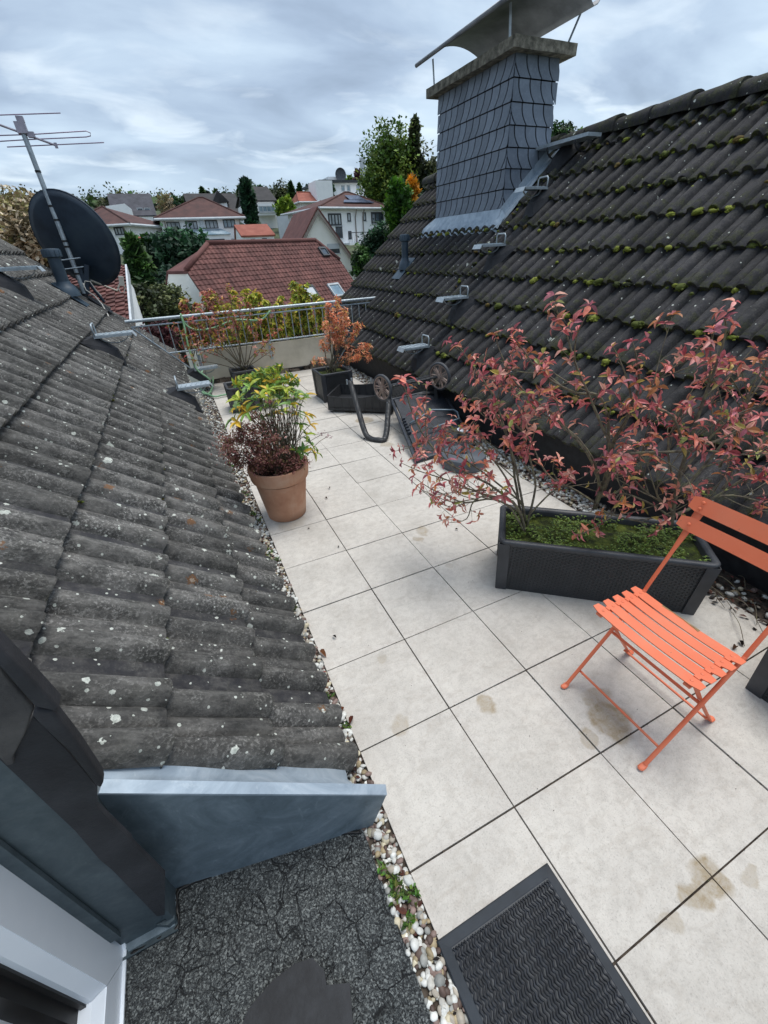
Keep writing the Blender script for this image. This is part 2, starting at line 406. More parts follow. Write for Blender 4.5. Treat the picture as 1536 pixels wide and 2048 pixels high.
M['plastic_blk'] = simple('dark_lounger_frame', [col('262a31'), col('383d46')], 30, .5, .5, .003)
M['wheel'] = simple('copper_grey_wheel', [col('8b776d'), col('a08d83')], 7, .5)
M['tyre'] = simple('tyre_rubber', [col('34373c'), col('484b50')], 9, .6)
M['orange'] = simple('coral_orange_paint', [col('da6c48'), col('e27a55')], 3, .42, .05, .002)
def worn_paint(m):
    nt = m.node_tree; N = nt.nodes; L = nt.links; bs = N['Principled BSDF']; src = bs.inputs['Base Color'].links[0].from_socket
    g = N.new('ShaderNodeNewGeometry'); n = N.new('ShaderNodeTexNoise'); n.inputs['Scale'].default_value = 45; n.inputs['Detail'].default_value = 8; n.inputs['Roughness'].default_value = .75; L.new(g.outputs['Position'], n.inputs['Vector'])
    n2 = N.new('ShaderNodeTexNoise'); n2.inputs['Scale'].default_value = 6; n2.inputs['Detail'].default_value = 4; L.new(g.outputs['Position'], n2.inputs['Vector'])
    for src_n, lo, hi, k, c in ((n, .64, .68, .7, col('7a5a44')), (n2, .5, .7, .2, col('c08a70')), (n, .36, .30, .5, col('ee9a80'))):
        r = N.new('ShaderNodeMapRange'); L.new(src_n.outputs['Fac'], r.inputs[0]); r.inputs[1].default_value = lo; r.inputs[2].default_value = hi; r.inputs[4].default_value = k
        mx = N.new('ShaderNodeMix'); mx.data_type = 'RGBA'; L.new(r.outputs[0], mx.inputs['Factor']); L.new(src, mx.inputs['A']); mx.inputs['B'].default_value = c; src = mx.outputs['Result']
    L.new(src, bs.inputs['Base Color']); r = N.new('ShaderNodeMapRange'); L.new(n2.outputs['Fac'], r.inputs[0]); r.inputs[3].default_value = .3; r.inputs[4].default_value = .65; L.new(r.outputs[0], bs.inputs['Roughness'])
worn_paint(M['orange'])
M['orange_wood'] = simple('bare_patch', [col('a98a5c'), col('7d6440')], 30, .7)
M['terra'] = None
def terra():
    t = NT('terracotta'); f = t.noise(6, 5, .6); z = t.n('ShaderNodeSeparateXYZ'); t.link(t.obj, z.inputs[0])
    c = t.ramp(f, [(.3, col('ab7a60')), (.5, col('bb8c70')), (.72, col('c6a28a'))])
    st = t.noise(12, 6, .7, t.scalev(t.obj, (1, 1, .2)))
    c = t.mix(t.bw(st, .55, .7, 0, .45), c, col('c9a88f'))
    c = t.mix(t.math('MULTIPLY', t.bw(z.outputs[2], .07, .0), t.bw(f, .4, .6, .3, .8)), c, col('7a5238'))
    t.base(c); t.rough(.85); t.bump(t.noise(80, 5, .7), .25, .002); return t.m
M['terra'] = terra()
M['soil'] = simple('dark_soil', [col('16120d'), col('2b231a')], 40, .95, .9, .01)
M['moss'] = attrmat('moss', .9, .35, 150, 0, .8, 300)
M['moss_bed'] = simple('moss_bed', [col('20260c'), col('3f4a14'), col('66702a')], 22, .95, .9, .012)
M['bark'] = simple('grey_green_bark', [col('4a4338'), col('6a6152'), col('7b7759')], 40, .8, .5)
M['twig'] = simple('red_brown_twig', [col('4a3028'), col('6d4a3c')], 60, .75)
M['leaf'] = attrmat('leaf', .5, .22, 70, .3)
M['pebble'] = attrmat('pebble', .6, .18, 90, 0, .15, 90)
M['hose'] = simple('pale_green_hose', [col('6f9a72'), col('93b894')], 9, .4)
M['cable'] = simple('white_cable', [col('c9c5ba'), col('e0dcd2')], 9, .5)
M['dish'] = simple('navy_dish_paint', [col('1c2a38'), col('2a3948'), col('34434f')], 3, .5, .1)
M['alu'] = simple('antenna_aluminium', [col('8b8690'), col('a9a3ad')], 9, .4, .1, .002, .6)
M['ant_rod'] = simple('pinkish_antenna_rod', [col('84728a'), col('9c8da0')], 9, .4, 0, .002, .3)
M['plastic_b'] = simple('blue_grey_pipe', [col('2b3b49'), col('3c4d5b')], 5, .45, .1)
M['plaster'] = simple('beige_panel', [col('bcb5a3'), col('cbc4b2'), col('d5cebd')], 3, .8, .15)
M['stone'] = simple('rubble', [col('3a342e'), col('6e6256'), col('8f8578')], 9, .9, .9, .02)
M['white_wall'] = simple('white_render', [col('eff0f0'), col('f6f6f6'), col('fafafa')], .8, .9, .2)
M['cream_wall'] = simple('cream_render', [col('e9e7dd'), col('f2f0e8')], .7, .9, .2)
M['win'] = None
def glass():
    t = NT('window_glass'); f = t.noise(.9, 3); t.base(t.ramp(f, [(.4, col('2c333b')), (.6, col('58646f'))])); t.rough(.08)
    t.b.inputs['Specular IOR Level'].default_value = .9; return t.m
M['win'] = glass()
M['winframe'] = simple('dark_window_frame', [col('2c2f33'), col('3b3f44')], 3, .5)
M['winframe_w'] = simple('pale_window_frame', [col('9fa5a8'), col('bfc4c7')], 3, .5)
def farroof(name, a, b, c_, rows=3.2, cols=3.6):
    t = NT(name); f = t.noise(1.3, 5, .6); f2 = t.noise(14, 4, .7)
    c = t.ramp(f, [(.3, a), (.5, b), (.72, c_)])
    c = t.mix(t.bw(f2, .5, .75, 0, .35), c, a); t.base(c); t.rough(.85)
    t.bump(f2, .3, .03); return t.m
M['red_tile'] = farroof('red_clay_tile', col('4f2f2c'), col('603a36'), col('714842'))
def barrel(m):
    nt = m.node_tree; N = nt.nodes; L = nt.links; bs = N['Principled BSDF']
    g = N.new('ShaderNodeNewGeometry'); d = N.new('ShaderNodeVectorMath'); d.operation = 'DOT_PRODUCT'; L.new(g.outputs['Position'], d.inputs[0]); d.inputs[1].default_value = (.9, .436, 0)
    k = N.new('ShaderNodeMath'); k.operation = 'MULTIPLY'; k.inputs[1].default_value = 2*PI/.23; L.new(d.outputs['Value'], k.inputs[0])
    sn = N.new('ShaderNodeMath'); sn.operation = 'SINE'; L.new(k.outputs[0], sn.inputs[0])
    bp = N.new('ShaderNodeBump'); bp.inputs['Strength'].default_value = .9; bp.inputs['Distance'].default_value = .03; L.new(sn.outputs[0], bp.inputs['Height']); L.new(bp.outputs[0], bs.inputs['Normal'])
    a = N.new('ShaderNodeAttribute'); a.attribute_name = 'Col'; mx = N.new('ShaderNodeMix'); mx.data_type = 'RGBA'; mx.blend_type = 'MULTIPLY'; mx.inputs['Factor'].default_value = 1
    src = bs.inputs['Base Color'].links[0].from_socket; L.new(src, mx.inputs['A']); L.new(a.outputs['Color'], mx.inputs['B']); L.new(mx.outputs['Result'], bs.inputs['Base Color'])
    return m
M['red_rows'] = barrel(farroof('red_clay_tile_rows', col('5b3834'), col('6c4540'), col('7d524b')))
M['brown_tile'] = farroof('brown_red_tile', col('402b28'), col('50332f'), col('5e3f39'))
M['orange_tile'] = farroof('orange_clay_tile', col('7a4234'), col('8f5040'), col('9c5f4e'))
M['grey_tile'] = farroof('grey_slate_roof', col('36363c'), col('45454c'), col('525259'))
M['dark_tile'] = farroof('dark_roof', col('2b2a2b'), col('373536'), col('434040'))
M['gutter'] = simple('gutter_white', [col('b9bfc4'), col('d0d5d8')], 2, .5)
M['pipe'] = simple('downpipe', [col('7a6f68'), col('8f857d')], 3, .5)
M['solar'] = simple('solar_panel', [col('3a4053'), col('565d72')], 2, .2)
M['grass'] = simple('garden_grass', [col('343a28'), col('474f36'), col('5a6244')], .9, .95, .5, .05)
M['bark_d'] = simple('dark_bark', [col('2a241e'), col('453c33')], 5, .9, .5, .03)
M['crown'] = attrmat('tree_leaves', .7, .3, 1.5, .2)
M['sat'] = simple('grey_sat', [col('4a4d52'), col('5c6065')], 3, .5)

# ------------------------------------------------------------------ setting: terrain
def terrain_h(x, y):
    P = [(-200, -6), (20, -5.6), (30, -3.2), (40, .2), (60, 2.6), (85, 6.6), (120, 10.5), (170, 13.0), (260, 14.5), (700, 15), (2000, 15)]
    z = P[-1][1]
    for (a, b), (c, d) in zip(P, P[1:]):
        if a <= y <= c: z = b+(d-b)*(y-a)/(c-a); break
    return z + .5*noise.noise(Vector((x*.05, y*.05, 0))) + .02*max(0, min(x, 120)-15)*min(1, max(0, y-25)/40)
b = MB()
xs = [-1500, -700, -350, -200] + [-120+i*6 for i in range(51)] + [230, 350, 600, 900, 1500]
ys = [-400, -200, -100, -50, -20] + [i*4 for i in range(50)] + [210, 230, 260, 320, 450, 700, 1100, 2000]
for y in ys:
    for x in xs: b.v.append((x, y, terrain_h(x, y)))
nx = len(xs)
for j in range(len(ys)-1):
    for i in range(nx-1): b.f.append([j*nx+i, j*nx+i+1, (j+1)*nx+i+1, (j+1)*nx+i]); b.c.append((1, 1, 1))
tag(b.build('terrain', M['grass'], smooth=True), kind='structure')

# ------------------------------------------------------------------ terrace paving
T = .4
b = MB()
for i in range(-1, 4):
    for j in range(-7, 16):
        x0, x1, y0, y1 = i*T, (i+1)*T, j*T, (j+1)*T
        g = .0028; dz = rnd.uniform(-.002, .002)
        if j == -2 and False: dz -= .003
        tx = rnd.uniform(-.0016, .0016); ty = rnd.uniform(-.0016, .0016); ox = rnd.uniform(-.0008, .0008); oy = rnd.uniform(-.0008, .0008)
        if j <= -2: dz -= .002
        b.col = (rnd.random(), 0, 0)
        n = 5; pts = []
        for q in range(n+1):
            for p in range(n+1):
                X = x0+g+(x1-x0-2*g)*p/n+ox; Y = y0+g+(y1-y0-2*g)*q/n+oy
                pts.append((X, Y, dz+tx*(p/n-.5)+ty*(q/n-.5)))
        base = len(b.v); b.v.extend(pts)
        for q in range(n):
            for p in range(n):
                b.f.append([base+q*(n+1)+p, base+q*(n+1)+p+1, base+(q+1)*(n+1)+p+1, base+(q+1)*(n+1)+p])
                b.c.append((b.col[0], 1.0 if (i == -1 and p == 0) else 0, 0))
        ring = [p for p in range(n+1)] + [q*(n+1)+n for q in range(1, n+1)] + [n*(n+1)+p for p in range(n-1, -1, -1)] + [q*(n+1) for q in range(n-1, 0, -1)]
        low = len(b.v)
        for r_ in ring: x, y, z = pts[r_]; b.v.append((x, y, z-.04))
        for k in range(len(ring)):
            k2 = (k+1) % len(ring); b.f.append([base+ring[k2], base+ring[k], low+k, low+k2]); b.c.append(b.col)
tag(b.build('terrace_floor', M['slab']), kind='structure')
b = MB(); b.box((1.0, 2.4, -.062), (3.0, 10.4, .10)); 
tag(b.build('gravel_bed', M['bed']), kind='structure')
# bitumen landing
b = MB(); n = 40
def bz(x, y): return .0+.006*noise.noise(Vector((x*5, y*5, 0)))
for j in range(n+1):
    for i in range(n+1):
        y = -1.4+1.68*j/n; x = -1.3+(.815)*i/n
        b.v.append((x, y, bz(x, y)+.004))
for j in range(n):
    for i in range(n): b.f.append([j*(n+1)+i, j*(n+1)+i+1, (j+1)*(n+1)+i+1, (j+1)*(n+1)+i]); b.c.append((1, 1, 1))
tag(b.build('landing_floor', M['bitumen'], smooth=True), kind='structure')
# ragged patch of black felt
b = MB(); pts = [pz_(u, v, .012) for u, v in ((478, 2070), (500, 2018), (548, 1962), (590, 1930), (626, 1918), (650, 1944), (654, 1972), (700, 1968), (709, 2070), (706, 2200), (478, 2200))]
b.slab(pts, (0, 0, .012)); tag(b.build('felt_patch', M['felt']), 'torn piece of black roofing felt lying on the cracked bitumen by the door', 'felt piece')

# ------------------------------------------------------------------ roofs of the house
TW = .33
def prof(t):        # t in 0..1 across one tile -> (height, valley kind)
    q = (t*2) % 1.0; second = t*2 >= 1
    if q < .54:
        u = abs(q/.27-1); h = .042*(1-u**2.6); k = 0
        if u > .88: h -= .006
    else:
        h = .0; k = 1.0 if second else .15
        if not second: h = .009*math.sin(PI*(q-.54)/.46)
        if q < .60 or q > .95: h = -.006
    return h, k
def tiled(b, P0, up, nrm, y0, y1, courses, skip=None, e=.345, seed=1, mossy=0, flip=1, trim=None, smin=None):
    r = random.Random(seed); P0 = Vector(P0); up = Vector(up); nrm = Vector(nrm)
    nt = int(math.ceil((y1-y0)/TW)); NS = 34
    for (s0, k) in courses:
        sh = (k % 1)*0
        for i in range(nt):
            ya = y0+i*TW; yb = min(ya+TW+.0, y1)
            js = r.uniform(-.006, .006); jn = r.uniform(-.0025, .0025); tone = r.random()
            if skip and skip(s0+e*.5, (ya+yb)/2): continue
            sl = s0+js; su = s0+e+.03
            if trim: sl = max(sl, trim((ya+yb)/2)+js)
            if sl > su-.05: continue
            ss = [sl, sl+.006, sl+(su-sl)*.35, sl+(su-sl)*.7, su]
            pts = []; base = len(b.v)
            nn = max(3, int(NS*(yb-ya)/TW))
            for a, s in enumerate(ss):
                tilt = .042*(1-(s-s0)/e)
                for c in range(nn+1):
                    t = c/nn*(yb-ya)/TW; h, kk = prof(min(t, .9999))
                    hh = h if a else h-.004
                    # gap line between tiles
                    if c == 0: hh -= .014
                    wob = .0015*noise.noise(Vector((s*20, (ya+t*TW)*20, seed)))
                    pts.append(P0 + up*s + nrm*(tilt+hh+jn+wob) + Vector((0, ya+t*TW, 0)))
            b.v.extend([tuple(p) for p in pts])
            for a in range(4):
                for c in range(nn):
                    t = (c+.5)/nn; _, kk = prof(t)
                    mo = (.9 if a < 1 else (.35 if a == 1 else .04))*mossy
                    q = [base+a*(nn+1)+c, base+a*(nn+1)+c+1, base+(a+1)*(nn+1)+c+1, base+(a+1)*(nn+1)+c]
                    b.f.append(q if flip > 0 else q[::-1]); b.c.append((tone, kk, mo))
            # front lip
            lo = len(b.v)
            for c in range(nn+1): b.v.append(tuple(pts[c]-nrm*.040+up*.004))
            for c in range(nn):
                q = [lo+c, lo+c+1, base+c+1, base+c]; b.f.append(q if flip > 0 else q[::-1]); b.c.append((tone, 0, mossy))
house = empty('apartment_house', (0, 7.4, -6), 'house under the camera with dark concrete tiled roofs on both sides of the roof terrace', 'house')
tL = math.radians(44); uL = Vector((-math.cos(tL), 0, math.sin(tL))); nL = Vector((math.sin(tL), 0, math.cos(tL)))
PL = Vector((-.44, 0, .1)) - nL*.05
def eaveL(y): return -.005+max(0, y-.9)*.052
b = MB(); YG = 7.42
tiled(b, PL, uL, nL, .318, YG, [(-.04+.345*k, k) for k in range(0, 14)], trim=eaveL, seed=3, mossy=.25, flip=-1)
# courses above landing: only behind the door front
o = b.build('roof', M['roofL'], house, smooth=40, color=True); o['label'] = 'left roof slope of worn grey tiles spotted with white lichen'
W2(house, b)
o.data.transform(Matrix.Translation(-house.location))
tR = math.radians(42); uR = Vector((math.cos(tR), 0, math.sin(tR))); nR = Vector((-math.sin(tR), 0, math.cos(tR)))
PR = Vector((1.80, 0, .44)) - nR*.05
def chim(s, y): 
    x = 1.80+s*math.cos(tR); return 3.42 < x < 3.98 and 4.72 < y < 6.1
b = MB(); YG2 = 7.63
tiled(b, PR, uR, nR, -3.0, YG2, [(-.105+.345*k, k) for k in range(0, 10)], skip=chim, seed=9, mossy=1.0)
o = b.build('roof', M['roofR'], house, smooth=40, color=True); o['label'] = 'right roof slope of dark tiles with green moss along the courses'
o.data.transform(Matrix.Translation(-house.location))
# ridge caps on the right roof
b = MB(); rx = 1.80+3.20*math.cos(tR); rz = .44+3.20*math.sin(tR)-.01; y = -3.0
k = 0
while y < YG2:
    L_ = .40; n = 12; ta = rnd.random(); b.col = (ta, .1, .35); dz = rnd.uniform(-.012, .012)
    P = []; 
    for a, yy in enumerate((y, y+.05, y+L_*.5, y+L_+.05)):
        r0 = .122 if a < 2 else (.108 if a == 2 else .098)
        for c in range(n+1):
            an = PI*(-.12+1.24*c/n); wv_ = 1+.05*noise.noise(Vector((yy*9, c*.7, k))); P.append((rx-math.cos(an)*r0*wv_, yy, rz+dz+math.sin(an)*r0*.85*wv_))
    base = len(b.v); b.v.extend(P)
    for a in range(3):
        for c in range(n): b.f.append([base+a*(n+1)+c, base+a*(n+1)+c+1, base+(a+1)*(n+1)+c+1, base+(a+1)*(n+1)+c][::-1]); b.c.append(b.col)
    lo = len(b.v)
    for c in range(n+1):
        x_, y_, z_ = P[c]; b.v.append((rx+(x_-rx)*.8, y_+.001, rz+dz+(z_-rz-dz)*.78))
    for c in range(n): b.f.append([lo+c, lo+c+1, base+c+1, base+c]); b.c.append(b.col)
    y += L_
o = b.build('ridge_cap', M['roofR'], house, smooth=50, color=True); o.data.transform(Matrix.Translation(-house.location))
# back slope of right roof, gable walls, body, upstand under the right eave
b = MB()
b.slab([(-.25, 0, -6), (1.86, 0, -6), (1.86, 0, -.11), (-.25, 0, -.11)], (0, 0, 0)) if False else None
b.box((2.0, 2.1, -3.1), (10.4, 10.4, 5.8))
xl = -.40; 
for (ya, yb) in ((7.28, 7.34),):
    b.slab([(-.62, ya, -.2), (-5.2, ya, -.2), (-5.2, ya, 4.55), (-.62, ya, .13)], (0, yb-ya, 0))
for (ya, yb) in ((7.5, 7.56),):
    b.slab([(1.86, ya, -.2), (1.86, ya, .36), (rx-.02, ya, rz-.12), (rx+2.8, ya, -.2)], (0, yb-ya, 0))
b.slab([(rx+.02, -3, rz-.03), (rx+3.0, -3, rz-2.8), (rx+3.0, YG2, rz-2.8), (rx+.02, YG2, rz-.03)], (0, 0, -.05))
o = b.build('wall', M['cream_wall'], house); o.data.transform(Matrix.Translation(-house.location))
b = MB(); b.box((1.90, 2.25, .13), (.12, 10.5, .42)); b.slab([(1.76, -3, .37), (1.86, -3, .44), (1.86, 7.5, .44), (1.76, 7.5, .37)], (0, 0, -.02))
o = b.build('upstand', M['felt'], house); o.data.transform(Matrix.Translation(-house.location))

# zinc plate, flashing, slates, reveal at the dormer corner
pa = pz_(720, 1660); pb = pz_(350, 1780); dn = (pb-pa); n_ = Vector((-dn.y, dn.x, 0)).normalized()
if n_.y < 0: n_ = -n_
def PP(u, v): return onpl(u, v, pa, n_)
b = MB()
tipT, tipB = PP(772, 1592), PP(745, 1652)
topL = PP(195, 1590); 
fl = pa.copy(); fb = pb.copy(); fl.z = -.01; fb.z = -.01
b.slab([fb, fl, tipB, tipT, topL, Vector((topL.x-.04, topL.y+.005, -.01))], n_*.006)
o = b.build('zinc_upstand', M['zinc'], house); o.data.transform(Matrix.Translation(-house.location))
b = MB()   # folded top cap and the gutter strip running under the tiles
c0, c1 = tipT, topL
na, nb_ = (c0-PL).dot(nL), (c1-PL).dot(nL)
b.slab([c0, c1, c1+n_*.028+nL*.004, c0+n_*.028+nL*.004], nL*.006)
NSEG = 40
sa, sb = (c0-PL).dot(uL), (c1-PL).dot(uL)
for i in range(NSEG+1):
    t = i/NSEG; s_v = sa+(sb-sa)*t; yp = c0.y+(c1.y-c0.y)*t+.03
    n0 = na+(nb_-na)*t+.004
    for j, (f, hn) in enumerate(((0, n0), (.08, n0*.6), (.35, n0*.3), (.6, .012), (.8, .02), (1, .004))):
        yy = yp+(.36-yp)*f; b.v.append(tuple(PL+uL*s_v+nL*(hn+.005*noise.noise(Vector((s_v*7, yy*14, 0)))*(1 if j else 0))+Vector((0, yy, 0))))
base = len(b.v)-6*(NSEG+1)
for i in range(NSEG):
    for j in range(5): b.f.append([base+i*6+j, base+(i+1)*6+j, base+(i+1)*6+j+1, base+i*6+j+1]); b.c.append((1, 1, 1))
o = b.build('zinc_gutter', M['zinc_l'], house, smooth=60); o.data.transform(Matrix.Translation(-house.location))
b = MB()   # reveal between door frame and slates, foot flashing
b.slab([(-1.20, .202, -.01), (-1.07, .202, -.01), (-1.07, .202, 2.4), (-1.20, .202, 2.4)], (0, .02, 0))
b.box((-1.062, .24, .3), (.016, .09, .62))
b.slab([(-1.2, .200, .0), (-1.05, .200, .0), (-1.05, .17, .008), (-1.2, .17, .008)], (0, 0, .006))
b.slab([(-1.2, .1985, .1), (-1.165, .1985, .1), (-1.165, .1985, 2.4), (-1.2, .1985, 2.4)], (0, -.010, 0))
b.slab([(-1.10, .2005, .0), (-1.052, .2005, .0), (-1.052, .19, .0), (-1.07, .185, 0)], (0, 0, .035))
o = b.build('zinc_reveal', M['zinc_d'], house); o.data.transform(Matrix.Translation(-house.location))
def slate_strip(b, pts, yf, th=.010):
    b.slab([(x, yf, z) for x, z in pts], (0, th, 0))
M['slate_up'] = simple('grey_fibre_slate', [col('3b3a3b'), col('4c4a49'), col('5a5856')], 9, .8, .8, .006)
def QP(x, y, yf): return py_(x/1.4977, 1200+y/1.4977, yf)
def qslab(name, pts, yf, th, m, bev=.004):
    b = MB(); b.slab([QP(x, y, yf) for x, y in pts], (0, th, 0)); o = b.build(name, M[m], house); o.data.transform(Matrix.Translation(-house.location))
    md = o.modifiers.new('b', 'BEVEL'); md.width = bev; md.segments = 3; return o
qslab('slate', [(-60, 430), (40, 470), (100, 350), (200, 450), (290, 560), (290, 622), (395, 722), (396, 732), (495, 828), (493, 944), (470, 948), (335, 808), (300, 780), (225, 692), (170, 640), (70, 545), (0, 480), (-90, 410)], .186, .014, 'slateblk')
qslab('slate', [(-120, 60), (0, 205), (102, 326), (76, 400), (40, 470), (44, 492), (20, 500), (0, 478), (-120, 340)], .176, .010, 'slate_up')
qslab('verge_band', [(-120, 10), (0, 143), (95, 238), (176, 325), (168, 337), (104, 322), (0, 205), (-120, 66)], .162, .030, 'slateblk', .007)
qslab('verge_band', [(100, 331), (160, 334), (235, 430), (306, 536), (309, 552), (301, 569), (284, 556), (205, 455), (120, 378), (96, 350)], .168, .026, 'slateblk', .007)
b = MB(); pts = [pz_(u, v, .010) for u, v in ((326, 1780), (350, 1782), (353, 1800), (350, 1852), (300, 1880), (258, 1904), (246, 1890))]; b.slab(pts, (0, 0, .004))
o = b.build('zinc_foot', M['zinc'], house); o.data.transform(Matrix.Translation(-house.location))
def sealant(pxs, seed):
    P = smooth_path([pz_(u, v, .008) for u, v in pxs], 5); P = [p+noise.noise_vector(p*60+Vector((seed, 0, 0)))*.003 for p in P]; r_ = random.Random(seed)
    b = MB(); b.tube(P, [r_.uniform(.003, .0075) for _ in P], 6); o = b.build('sealant', M['gasket'], house, smooth=True); o.data.transform(Matrix.Translation(-house.location))
def smooth_path(P, n=4):
    out = []
    for i in range(len(P)-1):
        p0 = P[max(i-1, 0)]; p1 = P[i]; p2 = P[i+1]; p3 = P[min(i+2, len(P)-1)]
        for k in range(n):
            t = k/n; out.append(.5*((2*p1)+(p2-p0)*t+(2*p0-5*p1+4*p2-p3)*t*t+(3*p1-p0-3*p2+p3)*t**3))
    out.append(P[-1]); return out
sealant([(722, 1664), (660, 1668), (610, 1676), (540, 1700), (450, 1738), (380, 1768), (356, 1784), (354, 1815), (354, 1856), (310, 1882), (262, 1910)], 3)

# balcony door: fixed frame with the opened leaf behind
door = empty('balcony_door', (-1.19, .1, 0), 'white balcony door at the lower left with its lock edge showing', 'door')
b = MB()
fx = -1.19
b.slab([(fx, .200, -.03), (fx, .200, 2.2), (fx, .105, 2.2), (fx, .105, .105)], (-.03, 0, 0))       # jamb, mitred
b.slab([(fx, .199, -.032), (fx, .104, .103), (fx, -1.2, .103), (fx, -1.2, -.032)], (-.03, 0, 0))       # threshold
b.slab([(fx-.002, .105, .105), (fx-.002, .105, 2.2), (fx-.022, .085, 2.2), (fx-.022, .085, .127)], (-.03, 0, 0))
b.slab([(fx-.002, .105, .103), (fx-.022, .085, .125), (fx-.022, -1.2, .125), (fx-.002, -1.2, .103)], (-.03, 0, 0))
b.slab([(fx+.008, .205, -.03), (fx+.008, .205, .03), (fx+.008, .193, .012), (fx+.008, -1.2, .012), (fx+.008, -1.2, -.03)], (-.010, 0, 0))
W2(door, b).build('door_frame', M['paint_wh'], door, smooth=20)
b = MB(); b.box((fx-.075, .07, 1.1), (.05, .03, 2.2)); b.box((fx-.075, -.5, .10), (.05, 1.2, .05))
b.box((fx-.04, .083, 1.1), (.012, .006, 2.1))
W2(door, b).build('gasket', M['gasket'], door)
leaf_ = MB()
leaf_.box((fx-.115, .035, 1.15), (.05, .045, 2.1)); leaf_.box((fx-.13, -.03, 1.15), (.06, .05, 2.1)); leaf_.box((fx-.16, -.11, 1.15), (.07, .06, 2.1))
lf = W2(door, leaf_).build('door_leaf', M['paint_wh'], door, smooth=20)
b = MB(); b.box((fx-.085, .012, .30), (.016, .05, .14)); b.box((fx-.07, -.02, .36), (.02, .025, .07)); b.box((fx-.075, .02, .22), (.02, .03, .05))
b.tube([(fx-.075, .0, .33), (fx-.05, .02, .30), (fx-.05, .03, .27)], .007, 6); b.box((fx-.08, -.06, .25), (.03, .05, .03))
W2(door, b).build('lock', M['rust'], door)
b = MB(); b.box((fx-.06, .0, .18), (.03, .02, .09)); b.box((fx-.06, -.03, .15), (.03, .02, .1)); b.box((fx-.06, -.35, .14), (.02, .6, .02)); b.box((fx-.09, -.35, .12), (.02, .6, .02))
W2(door, b).build('profile', M['mirror_blk'], door)

# ------------------------------------------------------------------ pebbles
ico = bmesh.new(); bmesh.ops.create_icosphere(ico, subdivisions=2, radius=1)
IV = [v.co.copy() for v in ico.verts]; IF = [[v.index for v in f.verts] for f in ico.faces]; ico.free()
ico = bmesh.new(); bmesh.ops.create_icosphere(ico, subdivisions=1, radius=1)
IV1 = [v.co.copy() for v in ico.verts]; IF1 = [[v.index for v in f.verts] for f in ico.faces]; ico.free()
def pebble(b, p, r, r_, fine):
    V, F = (IV, IF) if fine else (IV1, IF1)
    sx, sy, sz = r*r_.uniform(.8, 1.35), r*r_.uniform(.7, 1.0), r*r_.uniform(.45, .8)
    q = Matrix.Rotation(r_.uniform(0, PI), 3, 'Z') @ Matrix.Rotation(r_.uniform(-.5, .5), 3, 'X') @ Matrix.Rotation(r_.uniform(-.5, .5), 3, 'Y')
    sd_ = r_.uniform(0, 99)
    pts = [Vector(p) + q @ Vector((v.x*sx, v.y*sy, v.z*sz))*(1+.16*noise.noise(v*1.3+Vector((sd_, 0, 0)))) for v in V]
    b.add(pts, F)
def pebbles(name, region, n, seed, smin=.008, smax=.017, label=None, big=.12):
    r_ = random.Random(seed); b = MB(); k = 0
    pal = [col('c9c9c4'), col('d8d8d2'), col('b8b5ad'), col('a39a8c'), col('9a8a6c'), col('857068'), col('6a5850'), col('8f8f8a'), col('c2b89e'), col('54423a')]
    wts = [9, 10, 7, 5, 4, 4, 4, 5, 5, 7]
    for _ in range(n):
        p = region(r_)
        if p is None: continue
        r = r_.uniform(smin, smax)*(1.35 if r_.random() < big else 1)
        c = r_.choices(pal, wts)[0]; kk = r_.uniform(.8, 1.08); b.col = tuple(x*kk for x in c[:3])
        near = (Vector(p)-CAM).length < 3.2
        pebble(b, (p[0], p[1], p[2]+r*.35+r_.uniform(0, .012)), r, r_, near)
    return tag(b.build(name, M['pebble'], smooth=True, color=True), label, 'pebbles', kind='stuff')
def regL(r_):
    y = -1.0+(r_.random()**1.25)*7.3; 
    if y < .17: x0, x1 = -.485, -.402
    elif y < .32: x0, x1 = -.49, -.402
    else: x0, x1 = -.47-max(0, y-.9)*.042, -.404
    return (r_.uniform(x0, x1), y, -.012)
pebbles('pebble_strip', regL, 5600, 21, .0045, .0125, 'white and pinkish pebbles filling the narrow strip beside the left roof')
def regR(r_):
    y = -1.0+r_.random()*7.2; x = r_.uniform(1.60, 1.80)
    if y < .75 and r_.random() < .8: return None
    return (x, y, -.012)
pebbles('pebble_strip', regR, 4200, 22, .009, .018, 'pale pebbles in the drainage strip below the right roof')
# soil/moss tufts and litter between pebbles
b = MB(); r_ = random.Random(5)
for _ in range(46):
    y = r_.choice([.6, 1.2, 1.75, 2.3, 2.7, 3.2, -.25, -.45, -.1, .05])+r_.uniform(-.15, .15); x = r_.uniform(-.47, -.405)-max(0, y-1)*.02
    for k in range(14):
        b.col = tuple(c*r_.uniform(.6, 1.2) for c in r_.choice([col('3d5220'), col('55702c'), col('28360f'), col('6c8740')])[:3])
        a = r_.uniform(0, 2*PI); d = Vector((math.cos(a), math.sin(a), r_.uniform(.2, 1.2)))
        b.leaf(Vector((x+r_.uniform(-.012, .012), y+r_.uniform(-.012, .012), .004)), d, Vector((0, 0, 1)), r_.uniform(.010, .024), r_.uniform(.005, .010))
tag(b.build('weeds', M['leaf'], color=True), 'small green weeds sprouting among the pebbles by the left roof', 'weeds', kind='stuff')

